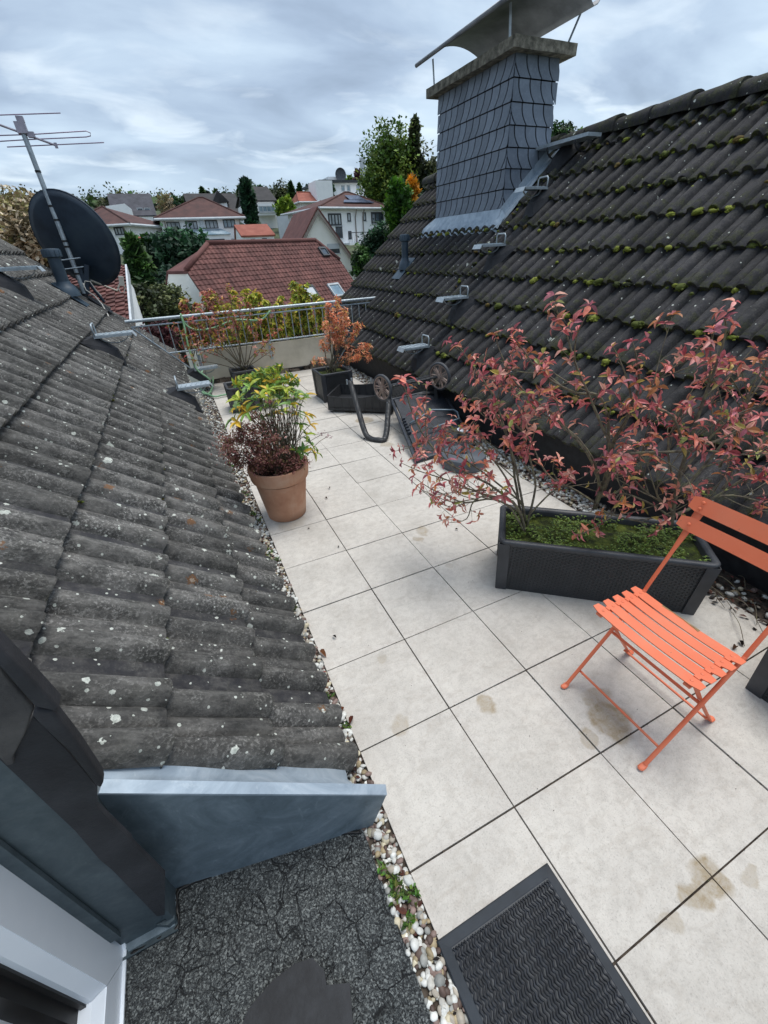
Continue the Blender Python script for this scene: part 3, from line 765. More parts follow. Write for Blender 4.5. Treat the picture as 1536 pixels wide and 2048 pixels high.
b = MB(); r_ = random.Random(15)
for _ in range(1500):
    if r_.random() < .5: x = r_.choice([0, .4, .8, 1.2, -.4+.003])+r_.gauss(0, .0016); y = r_.uniform(-1.4, 6.2)
    else: y = r_.choice([k*.4 for k in range(-2, 15)])+r_.gauss(0, .0016); x = r_.uniform(-.4, 1.6)
    if noise.noise(Vector((x*3, y*3, 8))) < -.15 and r_.random() < .8: continue
    c = r_.choice([col('2a211a'), col('3b2f26'), col('1c1815'), col('4a3d30'), col('3b4420')]); b.col = c[:3]
    pebble(b, (x, y, -.001), r_.uniform(.0012, .0036), r_, False)
for _ in range(260):
    b.col = r_.choice([col('1c1815'), col('3b2f26')])[:3]; pebble(b, (r_.uniform(-.38, 1.55), r_.uniform(-.9, 6), .001), r_.uniform(.001, .0022), r_, False)
tag(b.build('joint_dirt', M['pebble'], color=True), 'dark crumbs of dirt and moss along the joints of the slabs', 'dirt', kind='stuff')
# moss clumps on the right roof courses
def mossclumps():
    r_ = random.Random(31); b = MB()
    pal = [col('4b5318'), col('6b7222'), col('343c10'), col('5a4a1c'), col('7d8330'), col('22280b')]
    spots = []
    for k in range(1, 10):
        s = -.105+.345*k
        for _ in range(46 if k > 2 else 26):
            y = r_.uniform(.2, 6.6) if r_.random() < .75 else r_.uniform(.8, 3.6); 
            if chim(s, y): continue
            yy = round(y/(TW/2))*(TW/2)+(TW*.25 if r_.random() < .5 else -.0)+.5*TW*.3
            spots.append((s-.015+r_.uniform(-.012, .01), y, r_.choice([.010, .014, .018, .024, .030, .036]) if r_.random() < .88 else .046))
    for _ in range(26): spots.append((r_.uniform(.3, 2.9), r_.uniform(.6, 6), r_.uniform(.01, .022)))
    for q in range(20): spots.append((1.02+q*.065+r_.uniform(-.04, .04), 4.45+r_.uniform(-.06, .03), r_.uniform(.012, .03)))
    for (s, y, r) in spots:
        c = r_.choice(pal); 
        b.col = c[:3]; o_ = PR + uR*s + Vector((0, y, 0)) + nR*.045
        if r > .015: pebble(b, o_+uR*.004, r*.85, r_, True)
        for k in range(int(4+r*260)):
            kk = r_.uniform(.7, 1.35); b.col = tuple(x*kk for x in c[:3])
            v = Vector((r_.gauss(0, 1), r_.gauss(0, 1), abs(r_.gauss(0, 1)))).normalized()
            p = o_ + uR*(v.x*r*.75)+Vector((0, v.y*r*.85, 0))+nR*(v.z*r*.55-.006)
            pebble(b, p, r*r_.uniform(.16, .32), r_, False)
    tag(b.build('moss', M['moss'], smooth=True, color=True), 'green moss cushions along the tile courses of the right roof', 'moss', kind='stuff')
    b = MB()
    for _ in range(26):
        k = r_.choice([1, 2, 2, 3]); s = -.04+.345*k; y = r_.uniform(.4, 5)
        for _2 in range(8):
            b.col = tuple(x*r_.uniform(.6, 1.1) for x in r_.choice(pal[:3])[:3])
            pebble(b, PL+uL*(s-.01+r_.gauss(0, .006))+Vector((0, y+r_.gauss(0, .01), 0))+nL*(.025+r_.random()*.012), r_.uniform(.004, .009), r_, False)
    tag(b.build('moss', M['moss'], smooth=True, color=True), 'few small moss tufts in the tile joints of the left roof', 'moss', kind='stuff')
mossclumps()

# ------------------------------------------------------------------ chimney
ch = empty('chimney', (3.7, 5.4, 1.7), 'tall slate clad chimney with concrete slab and curved metal cowl on the right roof', 'chimney')
X0, X1, Y0, Y1, ZT = 3.40, 4.02, 4.65, 6.20, 3.29
b = MB(); b.box(((X0+X1)/2, (Y0+Y1)/2, 2.4), (X1-X0-.03, Y1-Y0-.03, 1.76))
W2(ch, b).build('shaft', M['slateblk'], ch)
def slates(b, org, ax, nv, width, z0, z1, w, rowh, flipc, zlow):
    r_ = random.Random(3); rows = int(math.ceil((z1-z0)/rowh)); cols = int(math.ceil(width/w))
    for ri in range(rows):
        zt = z1-ri*rowh; zb = zt-rowh
        shf = (ri*.5 % 1)*w*(-1 if flipc else 1)
        for ci in range(-2, cols+2):
            k = r_.uniform(.86, 1.12); b.col = (k, k, k*1.02)
            P = []; N = 8
            for a in range(N+1):
                t = a/N; z = zt+(zb+.010-zt)*t; S = (-1 if flipc else 1)*.5*w*max(0, (t-.15)/.85)**2
                for side in (0, 1):
                    x = ci*w + side*(w-.017) + S + shf
                    x = min(max(x, 0), width); d = .004+.010*t
                    zz = max(z, zlow(x))
                    P.append(org + ax*x + nv*d + Vector((0, 0, zz)))
            if abs((P[0]-P[1]).length) < .004 and abs((P[-1]-P[-2]).length) < .004: continue
            F = []
            for a in range(N): F.append((2*a, 2*a+1, 2*a+3, 2*a+2))
            q = len(P)
            P2 = [p-nv*.007 for p in P]; P = P+P2
            for a in range(N):
                F.append((2*a, 2*a+2, q+2*a+2, q+2*a)); F.append((2*a+1, q+2*a+1, q+2*a+3, 2*a+3))
            F.append((2*N, 2*N+1, q+2*N+1, q+2*N))
            b.add(P, F)
b = MB()
slates(b, Vector((X0, Y1, 0)), Vector((0, -1, 0)), Vector((-1, 0, 0)), Y1-Y0, 1.80, ZT, .141, .192, True, lambda x: 1.86)
slates(b, Vector((X0, Y0, 0)), Vector((1, 0, 0)), Vector((0, -1, 0)), X1-X0, 1.80, ZT, .155, .192, False, lambda x: 1.86+x*.9)
W2(ch, b).build('slate_cladding', M['slate'], ch, color=True, smooth=25)
b = MB(); bm_pts = []
n = 14
def rough_box(b, x0, x1, y0, y1, z0, z1, amp):
    bm = bmesh.new(); bmesh.ops.create_cube(bm, size=1)
    bmesh.ops.subdivide_edges(bm, edges=bm.edges[:], cuts=12, use_grid_fill=True)
    for v in bm.verts:
        p = Vector(((x0+x1)/2+v.co.x*(x1-x0), (y0+y1)/2+v.co.y*(y1-y0), (z0+z1)/2+v.co.z*(z1-z0)))
        nz = noise.noise_vector(p*7)*amp + noise.noise_vector(p*22)*amp*.5; v.co = p+nz
    bm.verts.ensure_lookup_table(); b.add([v.co.copy() for v in bm.verts], [[v.index for v in f.verts] for f in bm.faces]); bm.free()
rough_box(b, 3.28, 4.13, 4.54, 6.33, 3.292, 3.385, .005)
W2(ch, b).build('chimney_slab', M['conc'], ch, smooth=40)
b = MB(); n = 20; P = []; y0c, y1c = 4.52, 6.36; ts = []
for i in range(n+1):
    t = i/n; x = 3.16+1.10*t
    z = 3.60+.20*math.sin(PI*t)**.8 if 0 < t < 1 else 3.60
    ts.append((x, z+.06*t))
prof_ = [(3.135, 3.628), (3.120, 3.612), (3.128, 3.592), (3.145, 3.585)] + ts + [(4.31, 3.68), (4.35, 3.73)]
for (x, z) in prof_:
    P += [(x, y0c, z), (x, y1c, z), ]
F = [(2*i, 2*i+1, 2*i+3, 2*i+2) for i in range(len(prof_)-1)]
b.add(P, F); q = len(P)
o = W2(ch, b).build('cowl', M['cowl'], ch, smooth=True)
md = o.modifiers.new('t', 'SOLIDIFY'); md.thickness = .006
for (x, y, xt) in ((3.33, 6.2, 3.30), (3.33, 4.68, 3.30), (4.08, 4.66, 4.22), (4.08, 6.2, 4.22)):
    b = MB(); b.box(((x+xt)/2, y, 3.52), (.008, .035, .34)) if False else b.tube([(x, y, 3.37), (xt, y, 3.64)], .020, 6, flat=.3)
    W2(ch, b).build('cowl_strut', M['galv'], ch)
# flashing: apron in front, soakers at the side
b = MB(); NS = 120; P = []
def rooft(s, y):
    kk = math.floor((s+.105)/.345); fr = (s+.105-kk*.345)/.345
    t = ((y+3.0)/TW) % 1.0; h, _ = prof(t); return PR+uR*s+nR*(.034*(1-fr)+h)+Vector((0, y, 0))
y_a, y_b = 4.50, 6.42
sfr = (3.385-1.80)/math.cos(tR)
for i in range(NS+1):
    y = y_a+(y_b-y_a)*i/NS
    lo = rooft(1.945, y)+nR*.006; mid = rooft(2.0, y)+nR*.010
    sm = sfr-.03; md_ = PR+uR*sm+nR*.075+Vector((0, y, 0)); tp = Vector((X0-.012, min(max(y, Y0), Y1), 1.955))
    P += [lo, mid, md_.lerp(mid, .5)+nR*.01, md_, tp]
base = len(b.v); b.v.extend([tuple(p) for p in P])
for i in range(NS):
    for j in range(4): b.f.append([base+i*5+j, base+(i+1)*5+j, base+(i+1)*5+j+1, base+i*5+j+1]); b.c.append((1, 1, 1))
P = []
for i in range(41):
    s = 1.95+1.12*i/40
    x_in = 0
    out = PR+uR*s+nR*(.052)+Vector((0, Y0-.13, 0)); o2 = PR+uR*s+nR*.078+Vector((0, Y0-.118, 0)); o3 = PR+uR*s+nR*.06+Vector((0, Y0-.07, 0)); o4 = PR+uR*s+nR*.06+Vector((0, Y0-.02, 0)); o5 = o4+Vector((0, .008, .10))
    if s < 2.1: o5 = o4+Vector((0, .008, .03))
    P += [out, o2, o3, o4, o5]
base = len(b.v); b.v.extend([tuple(p) for p in P])
for i in range(40):
    for j in range(4): b.f.append([base+i*5+j, base+(i+1)*5+j, base+(i+1)*5+j+1, base+i*5+j+1]); b.c.append((1, 1, 1))
W2(ch, b).build('flashing', M['zinc_l'], ch, smooth=50)

# ------------------------------------------------------------------ roof steps (hooks)
def roof_step(name, base_pt, up, nrm, label, group, lean=1, wide=.0, darkbase=True):
    # local frame: U up slope, N normal, Y along
    root = empty(name, base_pt, label, 'roof step', group); root.scale = (1.15,)*3
    U = Vector(up); N = Vector(nrm); Yv = Vector((0, 1, 0)); Hx = Vector((-U.x/abs(U.x), 0, 0))   # outward horizontal
    # tile base with saddle
    b = MB()
    def q(s, y, n): return U*s+Yv*y+N*n
    Pb = [q(-.20, -.07, .045), q(-.20, .07, .045), q(.12, .13, .03), q(.12, -.13, .03), q(-.10, -.045, .115), q(-.10, .045, .115), q(.07, .06, .11), q(.07, -.06, .11)]
    b.add(Pb, [(0, 1, 5, 4), (1, 2, 6, 5), (2, 3, 7, 6), (3, 0, 4, 7), (4, 5, 6, 7), (0, 3, 2, 1)])
    b.build('base_tile', M['slateblk'], root, loc=(0, 0, 0))
    if wide:
        b = MB(); c = U*.02+N*.12+Vector((0, 0, .02)); D = .13
        b.box(c+Hx*.04, (.17, wide, .028))
        for k in range(9): b.box(c+Hx*.04+Vector((0, -wide/2+wide*(k+.5)/9, .016)), (.12, .02, .006))
        b.build('tread', M['galv'], root, loc=(0, 0, 0))
        for yy in (-wide*.32, wide*.12):
            b = MB(); pts = [c+Vector((0, yy, -.01))+Hx*(.10*math.cos(a)+.02)+Vector((0, 0, -.09*math.sin(a))) for a in [PI*k/10 for k in range(11)]]
            b.tube(pts, .012, 6, flat=.5); b.build('strap', M['slateblk'], root, loc=(0, 0, 0))
        return root
    Wy, Lx = .13, .27; o1 = U*.05+N*.09+Vector((0, 0, .03)); Zv = Vector((0, 0, 1)); b = MB()
    b.slab([o1-Yv*Wy/2, o1+Yv*Wy/2, o1+Hx*Lx+Yv*Wy/2, o1+Hx*Lx-Yv*Wy/2], (0, 0, .006))
    b.slab([o1+Hx*Lx-Yv*Wy/2+Zv*.006, o1+Hx*Lx+Yv*Wy/2+Zv*.006, o1+Hx*(Lx+.022)+Yv*Wy/2-Zv*.03, o1+Hx*(Lx+.022)-Yv*Wy/2-Zv*.03], Hx*.005)
    for sg in (-1, 1): b.slab([o1+Yv*sg*Wy/2, o1+Yv*sg*Wy/2+Hx*Lx, o1+Yv*sg*Wy/2+Hx*Lx-Zv*.016, o1+Yv*sg*Wy/2-Zv*.016], Yv*.004*sg)
    for k in range(6):
        xx = Lx*(k+.6)/6.4; b.slab([o1+Hx*xx-Yv*.045+Zv*.006, o1+Hx*(xx+.010)-Yv*.045+Zv*.006, o1+Hx*(xx+.024)+Yv*.045+Zv*.006, o1+Hx*(xx+.014)+Yv*.045+Zv*.006], (0, 0, .005))
    b.build('tread', M['galv'], root, loc=(0, 0, 0))
    b = MB(); pts = []
    for k in range(15):
        a = PI*k/14; pts.append(o1+Hx*(Lx*.5-math.cos(a)*Lx*.40)+Zv*(-.004-math.sin(a)*.065))
    b.tube(pts, .013, 6, flat=.3); b.build('strap', M['galv'], root, loc=(0, 0, 0))
    b = MB(); h = .085; e = o1+Hx*.01
    b.tube([e-Yv*Wy/2, e-Yv*Wy/2+Zv*h*.8, e-Yv*(Wy/2-.014)+Zv*h, e+Yv*(Wy/2-.014)+Zv*h, e+Yv*Wy/2+Zv*h*.8, e+Yv*Wy/2], .0068, 7)
    b.build('back_guard', M['galv'], root, smooth=True, loc=(0, 0, 0))
    return root
def Rp(s, y): return PR+uR*s+Vector((0, y, 0))
def Lp(s, y): return PL+uL*s+Vector((0, y, 0))
first = None
for i, (s, y, lab) in enumerate(((.16, 3.93, 'galvanised roof step lowest on the right roof, just above the upturned lounger'),
                           (.84, 3.95, 'galvanised roof step second from the bottom on the right roof'),
                           (1.55, 4.05, 'galvanised roof step third from the bottom on the right roof, next to orange lichen'),
                           (2.31, 4.12, 'galvanised roof step just right of the chimney foot'))):
    if first is None: first = roof_step('roof_step', Rp(s, y), uR, nR, lab, 'roof steps on the right roof', -1)
    else: c = copy_tree(first); c.location = Rp(s, y); c['label'] = lab
w = roof_step('roof_step', Rp(2.96, 4.35), uR, nR, 'long galvanised step platform on the ridge beside the chimney', 'roof steps on the right roof', -1, wide=.82)
firstL = None
for (s, y, lab) in ((.44, 4.28, 'galvanised roof step lowest on the left roof, nearest the pebble strip'),
                    (1.20, 4.42, 'galvanised roof step in the middle of the left roof below the dish'),
                    (2.0, 4.75, 'galvanised roof step cut by the left picture edge'),
                    (.12, 6.15, 'galvanised roof step at the far end of the left roof by the hose')):
    if firstL is None: firstL = roof_step('roof_step', Lp(s, y), uL, nL, lab, 'roof steps on the left roof', -1)
    else: c = copy_tree(firstL); c.location = Lp(s, y); c['label'] = lab

# vent pipes
def vent(loc, label, up, nrm, mat, R=.055, H=.30, big=1.0):
    root = empty('vent_pipe', loc, label, 'vent pipe'); U = Vector(up); N = Vector(nrm); Y = Vector((0, 1, 0))
    b = MB(); b.slab([U*-.2*big+Y*-.13*big+N*.05, U*-.2*big+Y*.13*big+N*.05, U*.18*big+Y*.13*big+N*.06, U*.18*big+Y*-.13*big+N*.06], N*.012)
    b.lathe([(R*2.0, .0), (R*1.9, .05), (R*1.55, .10), (R*1.15, .13), (R*1.05, .16)], N*.03, 24)
    b.build('base_plate', mat, root, smooth=40, loc=(0, 0, 0))
    b = MB(); b.lathe([(R, .08), (R, H), (R*1.0, H)], N*.03, 24); b.build('pipe', mat, root, smooth=40, loc=(0, 0, 0))
    b = MB(); b.lathe([(R*1.05, H-.02), (R*1.42, H-.01), (R*1.42, H+.055), (R*1.3, H+.07), (0.001, H+.075)], N*.03, 24)
    for k in range(12):
        a = 2*PI*k/12; b.box(N*.03+Vector((math.cos(a)*R*1.42, math.sin(a)*R*1.42, H+.022)), (.008, .008, .06))
    b.build('cap', mat, root, smooth=40, loc=(0, 0, 0))
    return root
vent(Rp(1.33, 6.1), 'grey blue vent pipe with round cap standing on the right roof', uR, nR, M['plastic_b'], .05, .38)
vent(Lp(1.72, 6.37), 'blue grey vent pipe with flat cap beside the satellite dish', uL, nL, M['plastic_b'], .068, .42)

# ------------------------------------------------------------------ antenna mast, dish
mx, my = -1.60, 7.0
mast = empty('antenna_mast', (mx, my, 1.15), 'galvanised mast with a four element aerial rising from the left roof', 'aerial')
def PA(u, v): return py_(u, v, my)
mt = PA(45, 255); mb_ = PA(165, 588)
b = MB(); b.tube([(mx, my, 1.1), (mx, my, mt.z+.05)], .027, 12); W2(mast, b).build('pole', M['galv'], mast, smooth=40)
for z in (2.55, 2.22, 2.08, 1.86, 1.80, 1.50):
    b = MB(); b.lathe([(.029, -.010), (.031, -.01), (.031, .010), (.029, .010)], (mx, my, z), 12); W2(mast, b).build('tape_band', M['gasket'], mast)
b = MB(); b.box((mx, my, mt.z-.005), (.10, .08, .10)); b.box((mx+.02, my, mt.z+.07), (.07, .05, .05)); b.box((mx+.07, my, mt.z-.06), (.07, .05, .05))
W2(mast, b).build('clamp', M['alu'], mast)
bl, br = PA(0, 250), PA(115, 292)
bd = (br-bl).normalized()
b = MB(); b.tube([bl-bd*.5, br], .011, 8); W2(mast, b).build('boom', M['alu'], mast)
for (ua, va, ub, vb) in ((-60, 232, 121, 226), (14, 294, 208, 285)):
    b = MB(); b.tube([PA(ua, va), PA(ub, vb)], .0055, 7); W2(mast, b).build('element', M['ant_rod'], mast)
b = MB(); A = [PA(u, v) for u, v in ((-70, 273), (60, 269), (172, 262), (181, 266), (181, 272), (172, 274), (60, 279), (-70, 287))]
b.tube(A, .0055, 7); W2(mast, b).build('element', M['ant_rod'], mast, smooth=True)
b = MB(); q = PA(112, 291); b.box(q, (.03, .02, .05)); W2(mast, b).build('bracket', M['alu'], mast)
# black cone flashing at mast foot
b = MB(); b.lathe([(.12, -.12), (.05, .02), (.032, .08), (.03, .14)], (mx, my, 1.13), 16)
b.slab([Lp(1.30, 6.9)+nL*.06, Lp(1.30, 7.15)+nL*.06, Lp(1.6, 7.15)+nL*.07, Lp(1.6, 6.9)+nL*.07], nL*.012)
W2(mast, b).build('foot_flashing', M['slateblk'], mast, smooth=40)
dc = py_(153, 482, my+.12)
dish = empty('satellite_dish', dc, 'large dark blue satellite dish seen from behind on the left roof', 'satellite dish')
# fit ellipse plane: dish facing away, to the far side
dn_ = Vector((.40, .82, .30)).normalized(); ux = dn_.cross(Vector((0, 0, 1))).normalized(); uy = ux.cross(dn_).normalized()
b = MB(); P = []; F = []; nr, na = 8, 48; RA, RB = .50, .545
for i in range(nr+1):
    r = i/nr
    for k in range(na):
        a = 2*PI*k/na; P.append(ux*(RA*r*math.cos(a))+uy*(RB*r*math.sin(a))+dn_*(-.10*(1-r*r)))
for i in range(nr):
    for k in range(na): k2 = (k+1) % na; F.append((i*na+k, i*na+k2, (i+1)*na+k2, (i+1)*na+k))
base = len(P)
for rr, dd in ((1.0, .012), (1.015, .012), (1.015, -.004), (1.0, -.004)):
    for k in range(na): a = 2*PI*k/na; P.append(ux*(RA*rr*math.cos(a))+uy*(RB*rr*math.sin(a))+dn_*dd)
for i in range(3):
    for k in range(na): k2 = (k+1) % na; F.append((base+i*na+k, base+i*na+k2, base+(i+1)*na+k2, base+(i+1)*na+k))
b.add(P, F); o = b.build('reflector', M['dish'], dish, smooth=35, loc=(0, 0, 0))
md = o.modifiers.new('t', 'SOLIDIFY'); md.thickness = .004
b = MB(); pc = py_(160, 560, my+.02)-dc; b.box(pc+Vector((.02, .0, .02)), (.10, .06, .22)); b.box(pc+Vector((.08, .02, .0)), (.05, .12, .36), Matrix.Rotation(.35, 3, 'Y')); 
b.tube([pc+Vector((.02, .0, .12)), pc+Vector((.18, .05, -.28))], .02, 8)
b.build('bracket', M['dish'], dish, loc=(0, 0, 0))
for dz in (.0, -.10):
    b = MB(); c = Vector((mx, my, py_(150, 518, my).z+dz))-dc; b.tube([c+Vector((-.11, -.03, -.005)), c+Vector((.10, -.03, .01))], .007, 6); b.tube([c+Vector((-.1, .03, -.005)), c+Vector((.1, .03, .01))], .007, 6)
    b.build('clamp', M['galv'], dish, loc=(0, 0, 0))
b = MB(); lp = py_(243, 562, my+.45)-dc; b.box(lp, (.06, .09, .12), Matrix.Rotation(.2, 3, 'Y')); b.tube([lp, lp+Vector((-.1, .05, -.12)), Vector((0, 0, -.45))], .012, 6)
b.build('receiver', M['cable'], dish, loc=(0, 0, 0))
b = MB()
b2 = MB(); b2.tube([py_(u, v, my-.03) for u, v in ((168, 575), (170, 562), (180, 563), (192, 580), (203, 592))], .010, 6, flat=.6); W2(mast, b2).build('cable', M['cable'], mast)
b.tube([py_(u, v, y) for u, v, y in ((166, 566, 6.97), (172, 580, 6.97), (190, 592, 6.95), (205, 610, 6.9), (216, 630, 6.75), (219, 640, 6.7), (214, 643, 6.7), (205, 634, 6.72), (197, 628, 6.8))], .011, 6, flat=.7)
b2 = MB(); b2.tube([py_(u, v, my+.42) for u, v in ((240, 565), (236, 575), (241, 585), (248, 586), (250, 575), (246, 566))], .008, 6); W2(dish, b2).build('cable', M['cable'], dish)
tag(b.build('cable', M['cable'], smooth=True), 'loose white aerial cable looping from the mast onto the left roof', 'cable')

# ------------------------------------------------------------------ parapet, rail
YP = 6.42
wl = empty('parapet', (.6, YP, 0), 'low beige parapet panel at the far end of the terrace under the railing', 'parapet')
b = MB(); b.box((.62, YP+.03, .26), (2.0, .05, .40)); W2(wl, b).build('panel', M['plaster'], wl)
b = MB(); r_ = random.Random(4)
for k in range(26):
    x = -.42+k*.082; 
    if r_.random() < .25: continue
    s = r_.uniform(.03, .06); b = MB(); rough_box(b, x-s*.8, x+s*.8, YP-.02, YP+.09, -.01, r_.uniform(.03, .075), .006); W2(wl, b).build('stone', M['stone'], wl)
b = MB(); rough_box(b, 1.22, 1.55, YP-.02, YP+.06, -.01, .12, .006)
W2(wl, b).build('stone', M['stone'], wl)
b = MB(); b.box((.62, YP+.30, .25), (2.0, .04, .36)); b.box((-.36, YP+.17, .25), (.04, .26, .36)); b.box((1.6, YP+.17, .25), (.04, .26, .36)); W2(wl, b).build('trough', M['planter_pl'], wl)
b = MB(); b.box((.62, YP+.17, .36), (1.9, .24, .08)); W2(wl, b).build('soil', M['soil'], wl)
rl = empty('railing', (.6, YP-.03, .4), 'galvanised steel railing across the far end of the terrace', 'railing')
yr = YP-.03
def rail(name, pts, r, n=8):
    b = MB(); b.tube(pts, r, n); W2(rl, b).build(name, M['galv'], rl, smooth=50)
a0 = py_(250, 644, yr); a1 = py_(755, 595.5, yr)
rail('handrail', [a0, a1], .021, 12)
b0 = py_(262, 655, yr); b1 = py_(752, 604, yr); rail('rail', [b0, b1], .010)
c0 = py_(440, 712, yr); c1 = py_(640, 668, yr); c1.z = c0.z = .50; c0.x = -.78; c1.x = 1.98; rail('rail', [c0, c1], .011)
d0 = py_(262, 655, yr); d1 = py_(398, 748, yr); rail('brace', [d0, d1], .011)
e0 = py_(750, 600, yr); e1 = py_(664, 742, yr); rail('brace', [e0, e1], .011)
x = -1.06
while x < 2.34:
    top = b0.z-.0
    if x < c0.x: bot = d0.z+(d1.z-d0.z)*(x-d0.x)/(d1.x-d0.x)
    elif x > c1.x: bot = e1.z+(e0.z-e1.z)*(x-e1.x)/(e0.x-e1.x)
    else: bot = .50
    rail('baluster', [(x, yr, bot), (x, yr, top)], .0075, 6); x += .122
for x in (-.42, .62, 1.55):
    b = MB(); b.box((x, yr, .49), (.03, .012, .06)); b.box((x, YP-.004, .33), (.04, .012, .20)); W2(rl, b).build('post', M['galv'], rl)

# ------------------------------------------------------------------ planters
def make_planter(name, loc, w, d, h, label, rz=0, group=None, soil='moss_bed', soilz=-.045):
    root = empty(name, loc, label, 'planter', group, rz); t = .022
    def ring(z, o): return [(-o, -o, z), (w+o, -o, z), (w+o, d+o, z), (-o, d+o, z)]
    b = MB(); A = ring(0, -.012) + ring(h-.02, 0); b.add(A, [(0, 1, 5, 4), (1, 2, 6, 5), (2, 3, 7, 6), (3, 0, 4, 7), (3, 2, 1, 0)])
    b.build('body', M['planter'], root)
    for (cx, cy) in ((0, 0), (w, 0), (w, d), (0, d)):
        b = MB(); sx = 1 if cx == 0 else -1; sy = 1 if cy == 0 else -1
        q = .05
        for (p0, p1) in (((cx-sx*.004, cy-sy*.004), (cx+sx*q, cy-sy*.004)), ((cx-sx*.004, cy-sy*.004), (cx-sx*.004, cy+sy*q))):
            bx = .012
            def B(p): return Vector((p[0]+(bx*sx), p[1]+(bx*sy), .0))
            def Tt(p): return Vector((p[0], p[1], h-.02))
            nrm = Vector((0, -sy, 0)) if p0[1] == p1[1] else Vector((-sx, 0, 0))
            b.slab([B(p0), B(p1), Tt(p1), Tt(p0)], nrm*.003)
        b.build('corner_strip', M['planter_pl'], root)
    # rounded rim
    b = MB(); prof_r = [(.0, h-.03), (.006, h-.022), (.010, h-.008), (.004, h-.001), (-.008, h), (-.022, h-.004), (-.026, h-.016), (-.026, h-.10)]
    P = []; rr = .03; 
    for (o, z) in prof_r:
        for (cx, cy, a0) in ((w, 0, -PI/2), (w, d, 0), (0, d, PI/2), (0, 0, PI)):
            ix = cx-rr if cx else rr; iy = cy-rr if cy else rr
            for k in range(5):
                a = a0+PI/2*k/4; P.append((ix+math.cos(a)*(rr+o), iy+math.sin(a)*(rr+o), z))
    F = []; n = 20
    for i in range(len(prof_r)-1):
        for k in range(n): k2 = (k+1) % n; F.append((i*n+k, i*n+k2, (i+1)*n+k2, (i+1)*n+k))
    b.add(P, F); b.build('rim', M['planter_pl'], root, smooth=60)
    b = MB(); n = 24; r_ = random.Random(8)
    for j in range(n+1):
        for i in range(n+1):
            x = .02+(w-.04)*i/n; y = .02+(d-.04)*j/n
            b.v.append((x, y, h+soilz+.018*noise.noise(Vector((x*9, y*9, 1)))+.008*noise.noise(Vector((x*40, y*40, 1)))))
    for j in range(n):
        for i in range(n): b.f.append([j*(n+1)+i, j*(n+1)+i+1, (j+1)*(n+1)+i+1, (j+1)*(n+1)+i]); b.c.append((1, 1, 1))
    b.build('soil', M[soil], root, smooth=True)
    return root
A0 = pz_(1000, 1188, 0); A0 = Vector((.602, .886, 0)); 
aN = Vector((.640, .768, 0)); aX = Vector((.768, -.640, 0))
big = make_planter('planter', A0, .972, .36, .33, 'long anthracite rattan look planter with mossy soil under the red leaved shrub', math.atan2(-.640, .768))
make_planter('planter', (1.135, -1.05, 0), .50, .98, .36, 'dark planter box cut off by the right picture edge beside the orange chair', 0, soil='soil')
make_planter('planter', (.83, 4.56, 0), .40, .38, .35, 'square anthracite planter with the orange leaved bush in front of the railing', 0)
tubp = pz_(500, 822, 0)
make_planter('planter', (tubp.x-.20, tubp.y, 0), .34, .34, .30, 'square tub half hidden behind the terracotta pot', 0, soil='soil')
tub2 = pz_(490, 768, 0)
make_planter('planter', (tub2.x-.16, 5.95, 0), .34, .32, .22, 'low tub with the bare stemmed shrub against the parapet', 0, soil='soil')

# ground cover sprouts + pebbles in the long planter
def cover(root, w, d, z, n, seed, label):
    r_ = random.Random(seed); b = MB(); pal = [col('4c6420'), col('66812e'), col('7f9a3e'), col('39501a'), col('8ea650')]
    rot = Matrix.Rotation(root.rotation_euler.z, 3, 'Z')
    for _ in range(n):
        x, y = r_.uniform(.03, w-.03), r_.uniform(.03, d-.03)
        if noise.noise(Vector((x*7, y*7, 3))) < -.12: continue
        p = root.location + rot @ Vector((x, y, z+.018*noise.noise(Vector((x*9, y*9, 1)))))
        hgt = r_.uniform(.008, .035)
        for k in range(r_.randint(3, 5)):
            kk = r_.uniform(.6, 1.15); b.col = tuple(c*kk for c in r_.choice(pal)[:3])
            a = r_.uniform(0, 2*PI); b.leaf(p+Vector((0, 0, hgt)), Vector((math.cos(a), math.sin(a), .35)), Vector((0, 0, 1)), r_.uniform(.006, .012), r_.uniform(.005, .009))
    tag(b.build('ground_cover', M['leaf'], color=True), label, 'ground cover', kind='stuff')
cover(big, .972, .36, .285, 1900, 3, 'tiny green plants and moss covering the soil of the long planter')

# ------------------------------------------------------------------ shrubs
RED = [(col('bb6e6c'), 6), (col('ad5c5e'), 6), (col('c98a82'), 6), (col('bd7860'), 5), (col('ad7248'), 3), (col('cf9a88'), 5), (col('93444a'), 3), (col('a3904c'), 2), (col('8a9050'), 1.4), (col('c87460'), 3), (col('a0606a'), 4)]
YEL = [(col('b0b040'), 5), (col('c2bb50'), 5), (col('8f9c3a'), 4), (col('c9a850'), 3), (col('98a64a'), 4), (col('9a6a3a'), 1.2), (col('566a22'), 3)]
REDYEL = [(col('b0706a'), 5), (col('bd8474'), 4), (col('a98a3c'), 3), (col('8f8f3a'), 3), (col('9c4440'), 3), (col('c08a68'), 2), (col('7a8030'), 2)]
ORG = [(col('d08a66'), 6), (col('d99a78'), 5), (col('c47656'), 4), (col('dfae8a'), 4), (col('b86c4e'), 2), (col('c9a662'), 4), (col('e0b89a'), 3)]
def pick(r_, pal, k=(.8, 1.15)):
    c = r_.choices([p[0] for p in pal], [p[1] for p in pal])[0]; kk = r_.uniform(*k); return tuple(x*kk for x in c[:3])
